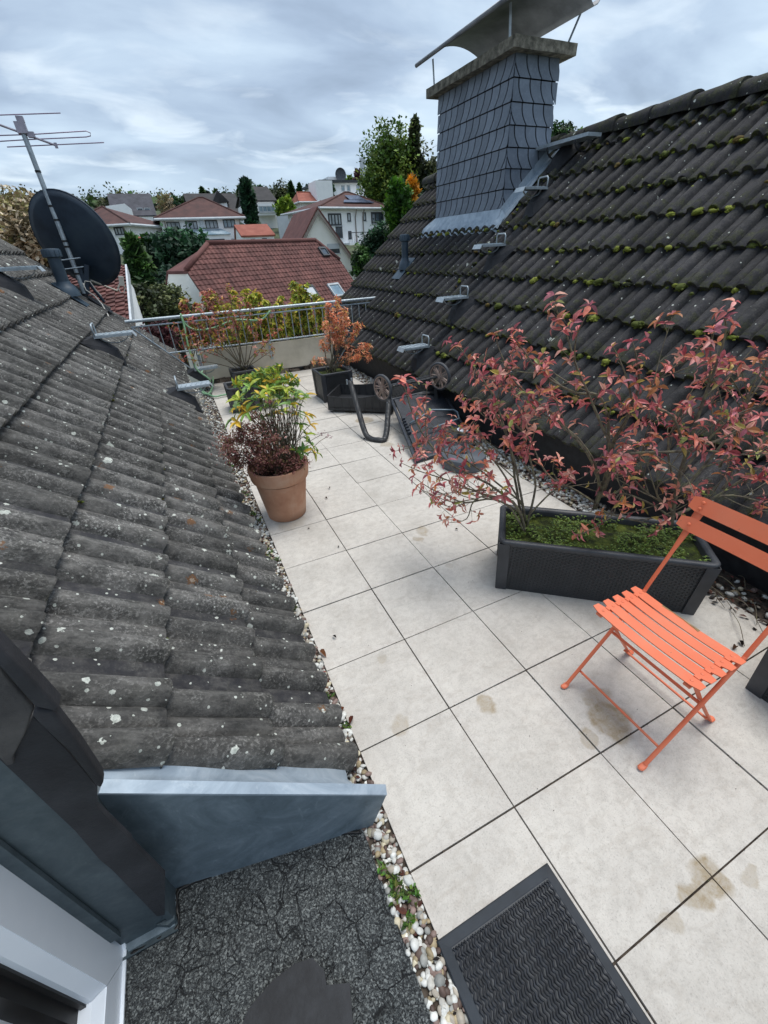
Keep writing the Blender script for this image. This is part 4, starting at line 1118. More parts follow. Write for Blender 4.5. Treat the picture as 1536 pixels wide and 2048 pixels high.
def rosette(b, r_, p, d, n, L, w, pal, spread=1.0, curl=(.15, .7), droop=.0):
    d = d.normalized(); s = d.orthogonal().normalized(); t = d.cross(s); a0 = r_.uniform(0, 2*PI)
    cc = pick(r_, pal)
    for k in range(n):
        a = a0+2*PI*k/n+r_.uniform(-.5, .5); o = s*math.cos(a)+t*math.sin(a)
        dd = (d*r_.uniform(.1, .9)+o*spread+Vector((0, 0, -droop))).normalized()
        c = cc if r_.random() < .5 else pick(r_, pal); kk = r_.uniform(.95, 1.65)
        l = L*r_.uniform(.5, 1.2)
        b.leaf(p, dd, d, l, w*l/L*r_.uniform(.8, 1.15), r_.uniform(*curl), r_.uniform(.15, .6), tuple(x*kk for x in c))
def smooth_path(P, n=4):
    out = []
    for i in range(len(P)-1):
        p0 = P[max(i-1, 0)]; p1 = P[i]; p2 = P[i+1]; p3 = P[min(i+2, len(P)-1)]
        for k in range(n):
            t = k/n; out.append(.5*((2*p1)+(p2-p0)*t+(2*p0-5*p1+4*p2-p3)*t*t+(3*p1-p0-3*p2+p3)*t**3))
    out.append(P[-1]); return out
def shrub(name, label, cat, base, mains, pal, L, w, seed, r0=.012, twigs=9, tl=(.06, .16), start=.35, nl=(4, 6), up=.35, droop=0, barkm='bark', inner=.0, sub=.4, rend=.0016, spread=1.0, sec=0, sl=(.15, .34)):
    root = empty(name, base, label, cat); r_ = random.Random(seed)
    wb = MB(); tb = MB(); lb = MB(); allm = [(P, rr, 0) for P, rr in mains]
    for (P, rr) in mains:
        Q = smooth_path([Vector(p) for p in P]); n = len(Q)
        for k in range(sec):
            i = int((.25+.45*(k+r_.random())/sec)*(n-1)); p = Q[i]; d = (Q[min(i+1, n-1)]-Q[max(i-1, 0)]).normalized()
            o = Vector((r_.gauss(0, 1), r_.gauss(0, 1), r_.gauss(.2, .7))); o = (o-d*o.dot(d)).normalized(); ln = r_.uniform(*sl)
            a = p+(d*.8+o*.6).normalized()*ln*.5; e_ = a+(d*.5+o*.6+Vector((r_.gauss(0, .25), r_.gauss(0, .25), .25))).normalized()*ln*.5
            allm.append(([p, a, e_], rr*.35, 1))
    for (P, rr, lv) in allm:
        Q = smooth_path([Vector(p) for p in P]); n = len(Q)
        Q = [q + noise.noise_vector(q*9)*.006 for q in Q]
        R = [rr*(1-i/(n-1))**.8+rend for i in range(n)]
        wb.tube(Q, R, 6)
        tot = sum((Q[i+1]-Q[i]).length for i in range(n-1))
        nt = max(2, int(twigs*tot/.6))
        for k in range(nt+1):
            t = start+(1-start)*(k+r_.random()*.8)/(nt+.8) if k < nt else 1.0
            i = min(int(t*(n-1)), n-2); p = Q[i].lerp(Q[i+1], t*(n-1)-i); d = (Q[i+1]-Q[i]).normalized()
            if k == nt: rosette(lb, r_, Q[-1], d, r_.randint(*nl)+1, L*1.05, w, pal, spread, droop=droop); continue
            o = Vector((r_.gauss(0, 1), r_.gauss(0, 1), r_.gauss(0, .8))); o = (o-d*o.dot(d)).normalized()
            td = (d*.75+o*.8+Vector((0, 0, up))).normalized(); ln = r_.uniform(*tl)*(1.15-.5*t)
            q0 = p; pts = [q0]; 
            for s in range(3):
                td = (td+Vector((0, 0, .12*up))+Vector((r_.gauss(0, .18), r_.gauss(0, .18), r_.gauss(0, .12)))).normalized()
                q0 = q0+td*ln/3; pts.append(q0)
            tb.tube(pts, [rend*1.1, rend, rend*.8, rend*.6], 4, caps=False)
            rosette(lb, r_, pts[-1], td, r_.randint(*nl), L, w, pal, spread, droop=droop)
            if r_.random() < sub: rosette(lb, r_, pts[1], td, r_.randint(1, 2), L*.9, w*.9, pal, spread, droop=droop+.1)
            if r_.random() < sub: rosette(lb, r_, pts[2], td, 2, L*.8, w*.8, pal, spread, droop=droop)
            if r_.random() < sub:
                td2 = (td+o.cross(d)*r_.choice([-1, 1])*.9).normalized(); e = pts[1]+td2*ln*.5
                tb.tube([pts[1], e], [rend, rend*.6], 4, caps=False); rosette(lb, r_, e, td2, r_.randint(*nl)-1, L*.9, w*.9, pal, spread, droop=droop)
    wb.add(tb.v, tb.f); W2(root, wb).build('branches', M[barkm], root, smooth=True)
    W2(root, lb).build('foliage', M['leaf'], root, smooth=False, color=True)
    return root
pc0 = A0+aX*.48+aN*.18
def SP(cx, cy, off): return onpl(780+cx/2.032, 560+cy/2.032, pc0+aN*off, aN)
def br(pts, r, o0=0., o1=0.):
    n = len(pts); return ([SP(x, y, o0+(o1-o0)*i/(n-1)) for i, (x, y) in enumerate(pts)], r*.8)
mains = [
 br([(550, 1040), (520, 930), (400, 830), (230, 740), (130, 620), (75, 490), (55, 405)], .008, -.03, -.05),
 br([(540, 1000), (500, 900), (380, 870), (250, 820), (130, 780), (50, 745)], .007, 0, .12),
 br([(535, 950), (420, 890), (310, 905), (190, 860), (95, 800)], .006, 0, -.12),
 br([(545, 1020), (490, 930), (400, 880), (340, 900), (310, 970), (240, 985)], .006, -.05, -.22),
 br([(545, 1040), (515, 850), (490, 690), (440, 560), (350, 480), (310, 510)], .008, .03, .10),
 br([(550, 980), (510, 760), (430, 500), (350, 370), (275, 265)], .007, 0, .05),
 br([(555, 1000), (590, 840), (560, 700), (530, 590), (560, 520)], .007, 0, .15),
 br([(530, 900), (350, 760), (240, 700), (120, 690)], .005, 0, .18),
 br([(540, 920), (440, 760), (330, 640), (200, 600), (110, 620)], .005, 0, .02),
 br([(835, 930), (880, 780), (910, 660), (960, 560), (1010, 440), (1000, 330), (985, 250)], .014, .05, .1),
 br([(845, 900), (830, 740), (680, 560), (540, 450), (470, 350), (430, 225)], .008, .05, .15),
 br([(850, 900), (895, 700), (860, 590), (790, 430), (740, 300), (700, 180), (665, 90)], .008, .05, -.05),
 br([(840, 910), (760, 860), (640, 790), (560, 640), (480, 560), (400, 540)], .006, .05, .25),
 br([(870, 850), (940, 720), (1100, 700), (1250, 690), (1400, 620), (1500, 555)], .008, .0, -.15),
 br([(900, 800), (870, 500), (760, 460), (640, 400), (560, 310), (500, 230)], .007, .05, .0),
 br([(860, 860), (800, 700), (700, 600), (640, 560), (560, 570)], .006, .05, -.1),
 br([(850, 880), (930, 860), (990, 760), (1060, 640), (1050, 520)], .007, .05, .2),
 br([(1140, 1000), (1170, 840), (1210, 690), (1250, 560), (1290, 450), (1340, 300), (1365, 180), (1340, 130)], .013, .05, .05),
 br([(1145, 920), (1050, 870), (960, 770), (900, 720)], .006, .05, -.1),
 br([(1160, 870), (1240, 800), (1400, 600), (1480, 420), (1530, 310)], .010, .05, .15),
 br([(1150, 960), (1280, 900), (1420, 820), (1540, 740)], .008, .05, .1),
 br([(1200, 720), (1150, 560), (1050, 500), (1100, 400), (1190, 330), (1290, 250)], .006, .05, -.1),
 br([(1340, 760), (1420, 620), (1450, 480), (1430, 370)], .007, .3, .3),
 br([(1350, 850), (1430, 760), (1520, 640), (1590, 560)], .008, .25, .35),
 br([(1160, 950), (1350, 880), (1500, 900), (1560, 960)], .006, .1, .2),
 br([(1140, 960), (1040, 900), (930, 870), (900, 960), (760, 1040)], .005, .0, -.22),
 br([(1150, 940), (1090, 880), (1100, 830), (1150, 800)], .005, -.05, -.15),
 br([(850, 930), (920, 960), (1050, 990), (1100, 1000)], .004, -.05, -.12),
 br([(1190, 780), (1300, 640), (1420, 540), (1540, 500)], .007, .0, .1),
 br([(1170, 850), (1130, 700), (1150, 600), (1230, 440)], .006, .1, .25),
 br([(560, 960), (640, 880), (700, 830), (740, 780)], .005, .0, .1),
]
shrub('shrub', 'tall sprawling shrub with red and pink autumn leaves growing out of the long planter', 'shrub', pc0+Vector((0, 0, .28)), mains, RED, .040, .018, 11, twigs=6.0, tl=(.04, .13), start=.30, nl=(3, 4), sub=.5, sec=3, spread=.85, droop=.12, up=.3, rend=.0013)

# orange bush in the back planter
def PY(u, v, y): return py_(u, v, y)
mains = []; r_ = random.Random(2)
for (u, v) in ((640, 690), (655, 610), (672, 598), (690, 625), (700, 640), (715, 650), (735, 690), (740, 712), (650, 650), (665, 640), (685, 660), (630, 720), (720, 715)):
    y = 4.75+r_.uniform(-.18, .18); e = PY(u+r_.uniform(-5, 5), v+r_.uniform(-4, 4), y); s = Vector((1.02+r_.uniform(-.06, .06), 4.75+r_.uniform(-.06, .06), .31))
    mid = s.lerp(e, .5)+Vector((r_.uniform(-.05, .05), r_.uniform(-.05, .05), .04)); mains.append(([s, mid, e], .006))
shrub('shrub', 'narrow bush with salmon orange leaves in the square planter before the railing', 'shrub', (1.02, 4.75, .3), mains, ORG, .042, .015, 5, twigs=19, tl=(.04, .13), start=.38, sub=.9, up=.5, spread=.8)
# bare stemmed shrub by the parapet
mains = []; s0 = Vector((tub2.x+.02, 6.1, .2)); r_ = random.Random(6)
for (u, v) in ((345, 655), (380, 640), (372, 690), (410, 590), (425, 640), (440, 600), (455, 575), (480, 600), (500, 610), (520, 640), (545, 700), (530, 690), (360, 715), (395, 620), (470, 640), (430, 690), (560, 660)):
    y = 6.0+r_.uniform(-.2, .2); e = PY(u, v, y); s = s0+Vector((r_.uniform(-.06, .06), r_.uniform(-.05, .05), 0))
    mid = s.lerp(e, .45)+Vector((r_.uniform(-.04, .04), 0, .02)); mains.append(([s, mid, e], .006))
shrub('shrub', 'bare stemmed shrub with sparse reddish leaves in front of the left end of the parapet', 'shrub', s0, mains, REDYEL, .040, .018, 8, twigs=10, tl=(.05, .14), start=.55, sub=.35, barkm='bark')
# yellow green bushes in the trough behind the rail
for j, (ua, ub, lab, tops) in enumerate(((430, 520, 'leafy yellow green bush behind the railing, above the bare stemmed shrub', (440, 455, 470, 485, 500, 515)),
                                   (520, 585, 'yellow green bush behind the middle of the railing', (520, 535, 548, 562, 575, 585)),
                                   (585, 640, 'tallest yellow green bush behind the railing next to the orange bush', (588, 596, 604, 615, 628, 640)),
                                   (360, 425, 'sparse yellowish bush behind the railing at the green hose', (372, 388, 402, 418)))):
    r_ = random.Random(40+j); mains = []
    for u in tops:
        for rep in range(3):
            y = YP+.17+r_.uniform(-.10, .12); vt = 594+r_.uniform(-16, 22)-(10 if j == 2 else 0)
            vt += 34*rep
            e = PY(u+r_.uniform(-9, 9), vt, y); s = Vector((e.x+r_.uniform(-.06, .06), YP+.16, .38)); mains.append(([s, s.lerp(e, .5)+Vector((r_.uniform(-.05, .05), 0, 0)), e], .005))
    shrub('bush', lab, 'bush', (mains[0][0][0].x, YP+.16, .38), mains, YEL if j != 3 else REDYEL, .062, .030, 50+j, twigs=20, tl=(.04, .14), start=.22, sub=.9, spread=1.0, droop=.35)
# tub rhododendron
mains = []; r_ = random.Random(12); s0 = Vector((tubp.x-.02, tubp.y+.17, .28))
for (u, v) in ((468, 800), (475, 770), (490, 755), (505, 770), (520, 745), (535, 760), (548, 745), (560, 735), (575, 755), (590, 765), (595, 790), (570, 790), (540, 790), (515, 800), (495, 820), (480, 840)):
    y = tubp.y+.17+r_.uniform(-.16, .16); e = PY(u, v, y); mains.append(([s0+Vector((r_.uniform(-.05, .05), r_.uniform(-.05, .05), 0)), s0.lerp(e, .5)+Vector((r_.uniform(-.05, .05), 0, 0)), e], .005))
YG_ = [(col('8fa03a'), 5), (col('6f9040'), 6), (col('a9b04a'), 4), (col('c9a63a'), 2.5), (col('557a38'), 5), (col('7fa060'), 4), (col('d8b04a'), 1)]
shrub('shrub', 'bush with yellow to green leaf whorls behind the terracotta pot', 'shrub', s0, mains, YG_, .080, .030, 13, twigs=13, tl=(.04, .12), start=.35, nl=(5, 8), sub=.8, spread=1.1, droop=.1)

# ------------------------------------------------------------------ terracotta pot + its plants
pp = Vector((-.222, 2.235, 0))
pot = empty('flower_pot', pp, 'large terracotta pot with a thick rim standing on the pale slabs', 'flower pot')
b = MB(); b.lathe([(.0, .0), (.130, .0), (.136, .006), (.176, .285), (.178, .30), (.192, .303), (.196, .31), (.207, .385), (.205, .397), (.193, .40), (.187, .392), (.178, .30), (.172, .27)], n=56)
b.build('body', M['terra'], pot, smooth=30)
b = MB(); b.lathe([(.0, .345), (.186, .345)], n=32); b.build('soil', M['soil'], pot)
def SP2(u, v, y): return py_(u, v, y)
def sedum():
    root = empty('stonecrop', pp+Vector((0, 0, .345)), 'brown and wine red stonecrop spilling over the left side of the terracotta pot', 'plant')
    r_ = random.Random(17); sb = MB(); lb = MB()
    pal = [(col('7a4c44'), 6), (col('8c5a52'), 5), (col('94605e'), 4), (col('6b5038'), 5), (col('a4766e'), 3), (col('7a6a44'), 3)]
    heads = [(470, 880), (485, 870), (500, 860), (455, 895), (460, 915), (475, 925), (465, 905), (490, 905), (510, 890), (520, 870), (500, 925), (520, 920), (535, 900), (545, 925), (560, 930), (575, 925), (590, 920), (515, 940), (540, 940), (565, 945), (585, 940), (600, 925), (478, 855), (505, 840), (525, 850), (480, 935), (450, 880), (545, 880), (498, 885), (530, 885), (512, 905), (570, 905), (556, 945), (595, 935), (507, 952)]
    for (u, v) in heads+[(hu+9, hv+7) for hu, hv in heads[::2]]:
        y = pp.y+r_.uniform(-.2, .12); e = SP2(u+r_.uniform(-4, 4), v+r_.uniform(-4, 4), y)
        s = pp+Vector((r_.uniform(-.12, .05), r_.uniform(-.1, .1), .35)); mid = s.lerp(e, .55)+Vector((0, 0, .06))
        P = smooth_path([s, mid, e]); sb.tube(P, [.0022]*len(P), 4)
        for k in range(120):
            d = Vector((r_.gauss(0, 1), r_.gauss(0, 1), abs(r_.gauss(0, .7)))); q = e+d*r_.uniform(.008, .045)
            lb.leaf(q, Vector((r_.gauss(0, 1), r_.gauss(0, 1), r_.gauss(.2, 1))), Vector((0, 0, 1)), r_.uniform(.010, .022), r_.uniform(.006, .012), col=pick(r_, pal, (.7, 1.5)))
        for k in range(16):
            q = s.lerp(e, r_.uniform(.2, .9))+Vector((r_.gauss(0, .02), r_.gauss(0, .02), .03+r_.gauss(0, .015)))
            lb.leaf(q, Vector((r_.gauss(0, 1), r_.gauss(0, 1), r_.gauss(.2, 1))), Vector((0, 0, 1)), r_.uniform(.010, .022), r_.uniform(.006, .012), col=pick(r_, pal, (.6, 1.2)))
    W2(root, sb).build('stems', M['twig'], root); W2(root, lb).build('foliage', M['leaf'], root, color=True)
    root = empty('shrub', pp+Vector((.03, 0, .345)), 'leggy dry stems with green leaf tufts and faded flower heads in the terracotta pot', 'shrub')
    sb = MB(); lb = MB()
    for k in range(110):
        u = r_.uniform(520, 605); v = r_.uniform(790, 870); y = pp.y+r_.uniform(-.1, .12); e = SP2(u, v, y)
        s = pp+Vector((r_.uniform(-.05, .14), r_.uniform(-.1, .1), .35)); P = [s, s.lerp(e, .5)+Vector((r_.uniform(-.01, .01), 0, .01)), e]
        sb.tube(P, [.0022, .0018, .0012], 4)
    for (u, v, n, kind) in ((545, 830, 8, 0), (560, 800, 8, 0), (530, 815, 7, 0), (580, 810, 9, 0), (572, 780, 9, 0), (600, 850, 8, 0), (612, 870, 8, 0), (605, 905, 7, 0), (625, 905, 7, 0), (590, 900, 6, 0), (475, 845, 6, 0), (470, 838, 5, 0), (620, 850, 5, 0), (540, 800, 7, 0), (510, 820, 7, 0), (495, 825, 7, 0), (588, 790, 8, 0), (555, 770, 7, 0), (478, 800, 8, 0), (490, 790, 8, 0), (505, 800, 8, 0), (520, 790, 8, 0), (485, 815, 7, 0), (545, 815, 8, 0), (600, 800, 8, 0), (612, 830, 7, 0), (592, 830, 7, 0), (528, 835, 6, 0), (568, 825, 7, 0), (470, 815, 7, 0), (500, 775, 8, 0), (535, 780, 8, 0), (610, 790, 7, 0), (622, 890, 6, 0), (635, 905, 5, 0),
                            (537, 805, 30, 1), (590, 815, 30, 1), (574, 850, 34, 1), (555, 838, 24, 1), (510, 825, 22, 1), (645, 868, 14, 2), (655, 873, 16, 2), (525, 840, 20, 1), (578, 828, 18, 1)):
        y = pp.y+r_.uniform(-.12, .1); e = SP2(u, v, y); s = pp+Vector((r_.uniform(-.02, .13), r_.uniform(-.06, .06), .35))
        P = smooth_path([s, s.lerp(e, .6)+Vector((0, 0, .03)), e]); sb.tube(P, [.0022]*len(P), 4)
        if kind == 0: rosette(lb, r_, e, (e-s), n, .070, .026, YG_, 1.0)
        else:
            pal = [(col('7c3340'), 4), (col('9a4a55'), 3), (col('5a2c28'), 3), (col('b07a70'), 2)] if kind == 1 else [(col('6a2a40'), 3), (col('8a4a5c'), 2)]
            for q in range(n): lb.leaf(e+Vector((r_.gauss(0, .014), r_.gauss(0, .014), r_.gauss(0, .006))), Vector((r_.gauss(0, 1), r_.gauss(0, 1), .6)), Vector((0, 0, 1)), .014, .007, col=pick(r_, pal))
    W2(root, sb).build('stems', M['bark'], root); W2(root, lb).build('foliage', M['leaf'], root, color=True)
sedum()

# ------------------------------------------------------------------ upturned lounger
lg = empty('sun_lounger', (1.2, 3.8, 0), 'black wicker sun lounger lying upside down with its two wheels in the air', 'sun lounger')
wk = M['wicker']
# foot section skirt (open box seen from above)
Fa = pz_(657, 822, .02); Fb = py_(786, 826, 3.72); Fb.z = .06
dirF = Vector((Fb.x-Fa.x, Fb.y-Fa.y, 0)).normalized(); nF = Vector((-dirF.y, dirF.x, 0)); 
if nF.y < 0: nF = -nF
Lf = (Vector((Fb.x, Fb.y, 0))-Vector((Fa.x, Fa.y, 0))).length; Dw = .50; a_ = Vector((Fa.x, Fa.y, .03))
b = MB()
def skirt(p0, p1, h0, hm, h1, n=14, th=.014, nn=None):
    d = p1-p0; P = []
    for i in range(n+1):
        t = i/n; h = h0*(1-t)+h1*t-(hm)*math.sin(PI*t)
        q = p0+d*t; P += [q, q+Vector((0, 0, h)), q+nn*th, q+nn*th+Vector((0, 0, h))]
    F = []
    for i in range(n):
        a = 4*i; F += [(a, a+4, a+5, a+1), (a+2, a+3, a+7, a+6), (a+1, a+5, a+7, a+3), (a, a+2, a+6, a+4)]
    F += [(0, 1, 3, 2), (4*n, 4*n+2, 4*n+3, 4*n+1)]
    b.add(P, F)
b_ = a_+dirF*Lf
skirt(a_, b_, .17, .05, .24, nn=nF); skirt(a_+nF*Dw, b_+nF*Dw, .17, .03, .24, nn=-nF); skirt(a_, a_+nF*Dw, .17, .0, .17, nn=dirF); skirt(b_, b_+nF*Dw, .24, .0, .24, nn=-dirF)
b.slab([a_+Vector((0, 0, .03)), b_+Vector((0, 0, .03)), b_+nF*Dw+Vector((0, 0, .03)), a_+nF*Dw+Vector((0, 0, .03))], (0, 0, .012))
W2(lg, b).build('foot_section', wk, lg)
# backrest panel
q0 = py_(783, 800, 3.50); q1 = pz_(832, 922, .02); q2 = pz_(948, 888, .02); q3 = q0+(q2-q1)
ux_ = (q2-q1).normalized(); uy_ = (q0-q1).normalized(); nb = ux_.cross(uy_).normalized(); Wd = (q2-q1).length; Ld = (q0-q1).length
b = MB(); nr_ = 64
for i in range(nr_):
    t = (i+.5)/nr_; c = q1+uy_*Ld*t
    b.tube([c+ux_*.03, c+ux_*(Wd-.03)], Ld/nr_*.52, 5, caps=False)
W2(lg, b).build('backrest', M['plastic_blk'], lg, smooth=True)
b = MB()
for o in (0, Wd): b.tube([q1+ux_*o-uy_*.02, q1+ux_*o+uy_*(Ld+.12)], .017, 8)
b.tube([q1, q2], .017, 8); b.tube([q1+uy_*Ld, q2+uy_*Ld], .017, 8)
for k in range(6): b.box(q1+uy_*(.36+.045*k)*1.1+ux_*.035+nb*.02, (.03, .02, .03))
W2(lg, b).build('backrest_frame', M['plastic_blk'], lg, smooth=40)
b = MB(); e1 = q1+uy_*Ld*.50+nb*.03; b.tube([e1+ux_*.08, e1+ux_*(Wd*.55)+nb*.05+uy_*.06, e1+ux_*(Wd*.93)+nb*.03+uy_*.0, e1+ux_*(Wd*.97)-uy_*.06+nb*.03, e1+ux_*(Wd*.93)-uy_*.17+nb*.03, e1+ux_*.25-uy_*.20+nb*.02], .009, 8)
W2(lg, b).build('support_bar', M['zinc'], lg, smooth=True)
# axle bars, side beam
wL = py_(765, 776, 3.62); wR = py_(879, 753, 3.3)
ax_ = (wR-wL).normalized()
b = MB(); b.tube([wL+ax_*.02-Vector((0, 0, .0)), wR-ax_*.02], .012, 8)
z1 = py_(783, 800, 3.62); z2 = py_(872, 784, 3.44); b.tube([z1, z2], .018, 8)
z3 = py_(780, 812, 3.6); z4 = py_(870, 795, 3.42); b.tube([z3, z4], .014, 8)
p1_, p2_, p3_, p4_ = py_(778, 772, 3.72), py_(868, 750, 3.52), py_(872, 780, 3.50), py_(784, 800, 3.68)
b.slab([p1_, p2_, p3_, p4_], Vector((0, .05, .0)))
W2(lg, b).build('cross_frame', M['wicker'], lg, smooth=40)
for c, s_ in ((wL, 1), (wR, 1)):
    wn = Vector((.95, .30, 0)).normalized()
    R_ = .142
    b = MB(); P = []; n = 40; m_ = 10
    for i in range(n):
        a = 2*PI*i/n
        for k in range(m_):
            t = 2*PI*k/m_; rr = R_-.014+.016*math.cos(t); P.append(((rr)*math.cos(a), rr*math.sin(a), .018*math.sin(t)))
    qn = Vector((0, 0, 1)).rotation_difference(wn).to_matrix()
    F = [(i*m_+k, ((i+1) % n)*m_+k, ((i+1) % n)*m_+(k+1) % m_, i*m_+(k+1) % m_) for i in range(n) for k in range(m_)]
    b.add([c+qn @ Vector(p) for p in P], F); wh = W2(lg, b).build('wheel', M['tyre'], lg, smooth=True)
    b = MB()
    for k in range(7):
        a = 2*PI*k/7; u_ = qn @ Vector((math.cos(a), math.sin(a), 0)); v_ = qn @ Vector((-math.sin(a), math.cos(a), 0)); w_ = qn @ Vector((0, 0, 1))
        for o in (-.008, .008):
            b.slab([c+u_*.02+v_*(o-.004)-w_*.012, c+u_*.02+v_*(o+.004)-w_*.012, c+u_*.118+v_*(o*1.8+.0035)-w_*.012, c+u_*.118+v_*(o*1.8-.0035)-w_*.012], w_*.02)
    b.lathe([(.0, -.018), (.024, -.018), (.028, -.01), (.028, .012), (.0, .018)], c, 20, wn)
    b.lathe([(.113, -.014), (.124, -.016), (.124, .012), (.113, .012), (.113, -.014)], c, 36, wn)
    o = W2(lg, b).build('rim', M['wheel'], wh, smooth=40)
# armrest legs (U frames)
def uleg(pts, r=.020):
    b = MB(); b.tube(smooth_path(pts, 5), r, 10, flat=.8); W2(lg, b).build('armrest', M['wicker'], lg, smooth=True)
g1 = pz_(733, 876, .02); g2 = pz_(772, 878, .02)
t1 = py_(700, 762, 3.72); t2 = py_(778, 800, 3.5)
uleg([t1, t1.lerp(g1, .35), t1.lerp(g1, .88), g1+Vector((.03, -.03, 0)), g1.lerp(g2, .5)+Vector((.0, -.04, 0)), g2+Vector((-.02, -.0, .0)), t2.lerp(g2, .8), t2.lerp(g2, .4), t2], .029)
h1 = py_(872, 778, 3.42); h2 = py_(893, 842, 3.15); h2.z = max(h2.z, .03)
uleg([h1, py_(874, 800, 3.38), py_(885, 825, 3.3), h2, py_(880, 846, 3.25), py_(872, 846, 3.3)], .03)
b = MB()
for u, v, y in ((694, 764, 3.70), (703, 761, 3.70), (775, 810, 3.45)): b.box(py_(u, v, y), (.012, .012, .05))
b.box(py_(820, 776, 3.5), (.06, .01, .02))
W2(lg, b).build('fitting', M['galv'], lg)

# parasol base, drain vent
pbp = Vector((1.335, 2.262, 0)); pr = empty('parasol_base', pbp, 'round grey parasol base with a short pole socket half hidden by the red shrub', 'parasol base')
b = MB(); b.lathe([(0, 0), (.185, 0), (.192, .01), (.190, .085), (.182, .098), (.05, .108), (.045, .112), (.0, .112)], n=48); b.build('weight', simple('dark_blue_grey_plastic', [col('474c52'), col('585d64')], 5, .45), pr, smooth=35)
b = MB(); b.lathe([(.034, .10), (.034, .125), (.026, .13), (.026, .26), (.021, .26), (.021, .12)], n=20); b.build('socket', M['sat'], pr, smooth=35)
b = MB(); b.tube([(.03, 0, .20), (.075, 0, .20)], .006, 8); b.lathe([(.0, -.01), (.016, -.01), (.016, .01), (.0, .01)], (.08, 0, .20), 10, (1, 0, 0)); b.build('knob', M['plastic_blk'], pr)
dv = pz_(925, 868, .10); dv = Vector((dv.x, dv.y, -.01)); vp = empty('vent_pipe', dv, 'short dark drain pipe with a white slotted grate in the right pebble strip', 'drain pipe')
b = MB(); b.lathe([(.048, 0), (.048, .15), (.042, .15), (.042, .05)], n=28); b.build('pipe', M['planter_pl'], vp, smooth=40)
b = MB(); 
b.lathe([(.051, .145), (.053, .158), (.046, .16), (.044, .15)], n=28)
for k in range(9):
    a = 2*PI*k/9; b.box((math.cos(a)*.025, math.sin(a)*.025, .152), (.045, .007, .008), Matrix.Rotation(a, 3, 'Z'))
b.lathe([(.0, .156), (.012, .156), (.012, .148)], n=12); b.build('grate', M['paint_wh'], vp)

# ------------------------------------------------------------------ orange folding chair
cc = empty('folding_chair', (.68, .08, 0), 'coral orange metal folding chair with slatted seat and back', 'chair')
og = M['orange']; SZ = .415
def cbuild(name, b, mat=og, sm=30): return W2(cc, b).build(name, mat, cc, smooth=sm)
xs_ = [.578, .630, .681, .732, .783]; ww = .043; ya, yb = -.112, .296
ctr = SZ
for i, x in enumerate(xs_):
    b = MB(); n = 14; P = []; 
    for k in range(n+1):
        t = k/n; y = ya+(yb-ya)*t; dip = -.010*math.sin(PI*t); zz = SZ+dip-(.004*(abs(i-2)-2))*0+.0
        ed = min(t, 1-t)*(yb-ya); hw = ww/2 if ed > .008 else ww/2-.008*(1-ed/.008)
        P += [(x-hw, y, zz), (x+hw, y, zz), (x+hw, y, zz-.004), (x-hw, y, zz-.004)]
    F = []
    for k in range(n):
        a = 4*k
        for s_ in range(4): s2 = (s_+1) % 4; F.append((a+s_, a+s2, a+4+s2, a+4+s_))
    F += [(0, 3, 2, 1), (4*n, 4*n+1, 4*n+2, 4*n+3)]
    b.add(P, F); sl = cbuild('seat_slat', b)
    b = MB()
    for y in (ya+.035, yb-.035):
        b.lathe([(.0, .004), (.005, .003), (.0065, .0)], (x, y, SZ-.004*1), 12)
        if False: pass
    cbuild('rivet', b)
    if i == 4:
        b = MB(); P = []
        for k in range(9):
            t = k/8; P.append((x+.010+.010*math.sin(PI*t)*(1 if k % 2 else .8), .04+.16*t, SZ-.0085))
        for k in range(9): P.append((x+.0215, .20-.16*k/8, SZ-.0085))
        b.slab(P, (0, 0, .0008)); W2(cc, b).build('worn_patch', M['orange_wood'], cc)
for y in (ya+.035, yb-.035):    # rails under the slats
    b = MB(); b.box((.68, y, SZ-.016), (.245, .022, .010))
    for x in xs_[:-1]: b.box((x+.0255, y, SZ-.004), (.012, .018, .008))
    cbuild('seat_rail', b)
yl, yrr = .262, -.100
for y, sgn, (fu, fv) in ((yl, 1, (1133, 1371)), (yrr, -1, (1288, 1532))):
    f0 = pz_(fu, fv, .004); top = py_(1415, 1002, y) if sgn > 0 else None
    hb = py_(1412, 1000, .268); 
    topp = Vector((hb.x, y, hb.z)); seatb = Vector((.805, y, SZ-.005))
    b = MB(); b.tube([f0+Vector((0, 0, .012)), f0.lerp(seatb, .97)+Vector((0, 0, .004)), seatb+Vector((.004, 0, .008))], [.0075]*3, 10, flat=.85)
    P = smooth_path([seatb, seatb.lerp(topp, .12)+Vector((-.003, 0, 0)), seatb.lerp(topp, .6), topp], 4)
    b.tube(P, [.0075]*(len(P)-5)+[.010, .013, .016, .017, .017], 10, flat=.5); cbuild('post', b)
    b = MB(); b.tube([f0+Vector((.004, 0, .014)), f0+Vector((-.006, sgn*.0, .006)), f0+Vector((-.022, 0, .004))], [.009, .011, .011], 8, flat=.5); b.lathe([(.0, .008), (.006, .008), (.010, .003)], f0+Vector((-.02, 0, .002)), 12); cbuild('foot', b)
    bf = Vector((.862, y, .004)); sf = Vector((.595, y*0+(.245 if sgn > 0 else -.078), SZ-.02))
    bf.y = sf.y+(.012 if sgn > 0 else -.02)
    b = MB(); b.tube([sf, sf.lerp(bf, .5), bf+Vector((0, 0, .014))], [.013, .013, .012], 8, flat=.35); cbuild('leg', b)
    b = MB(); b.tube([bf+Vector((-.006, 0, .018)), bf+Vector((.004, 0, .006)), bf+Vector((.026, 0, .004))], [.011, .012, .012], 8, flat=.4); b.lathe([(.0, .008), (.006, .008), (.010, .003)], bf+Vector((.022, 0, .002)), 12); cbuild('foot', b)
def crossbar(x, z, r=.005):
    b = MB(); b.tube([(x, yrr, z), (x, yl, z)], r, 8); cbuild('crossbar', b)
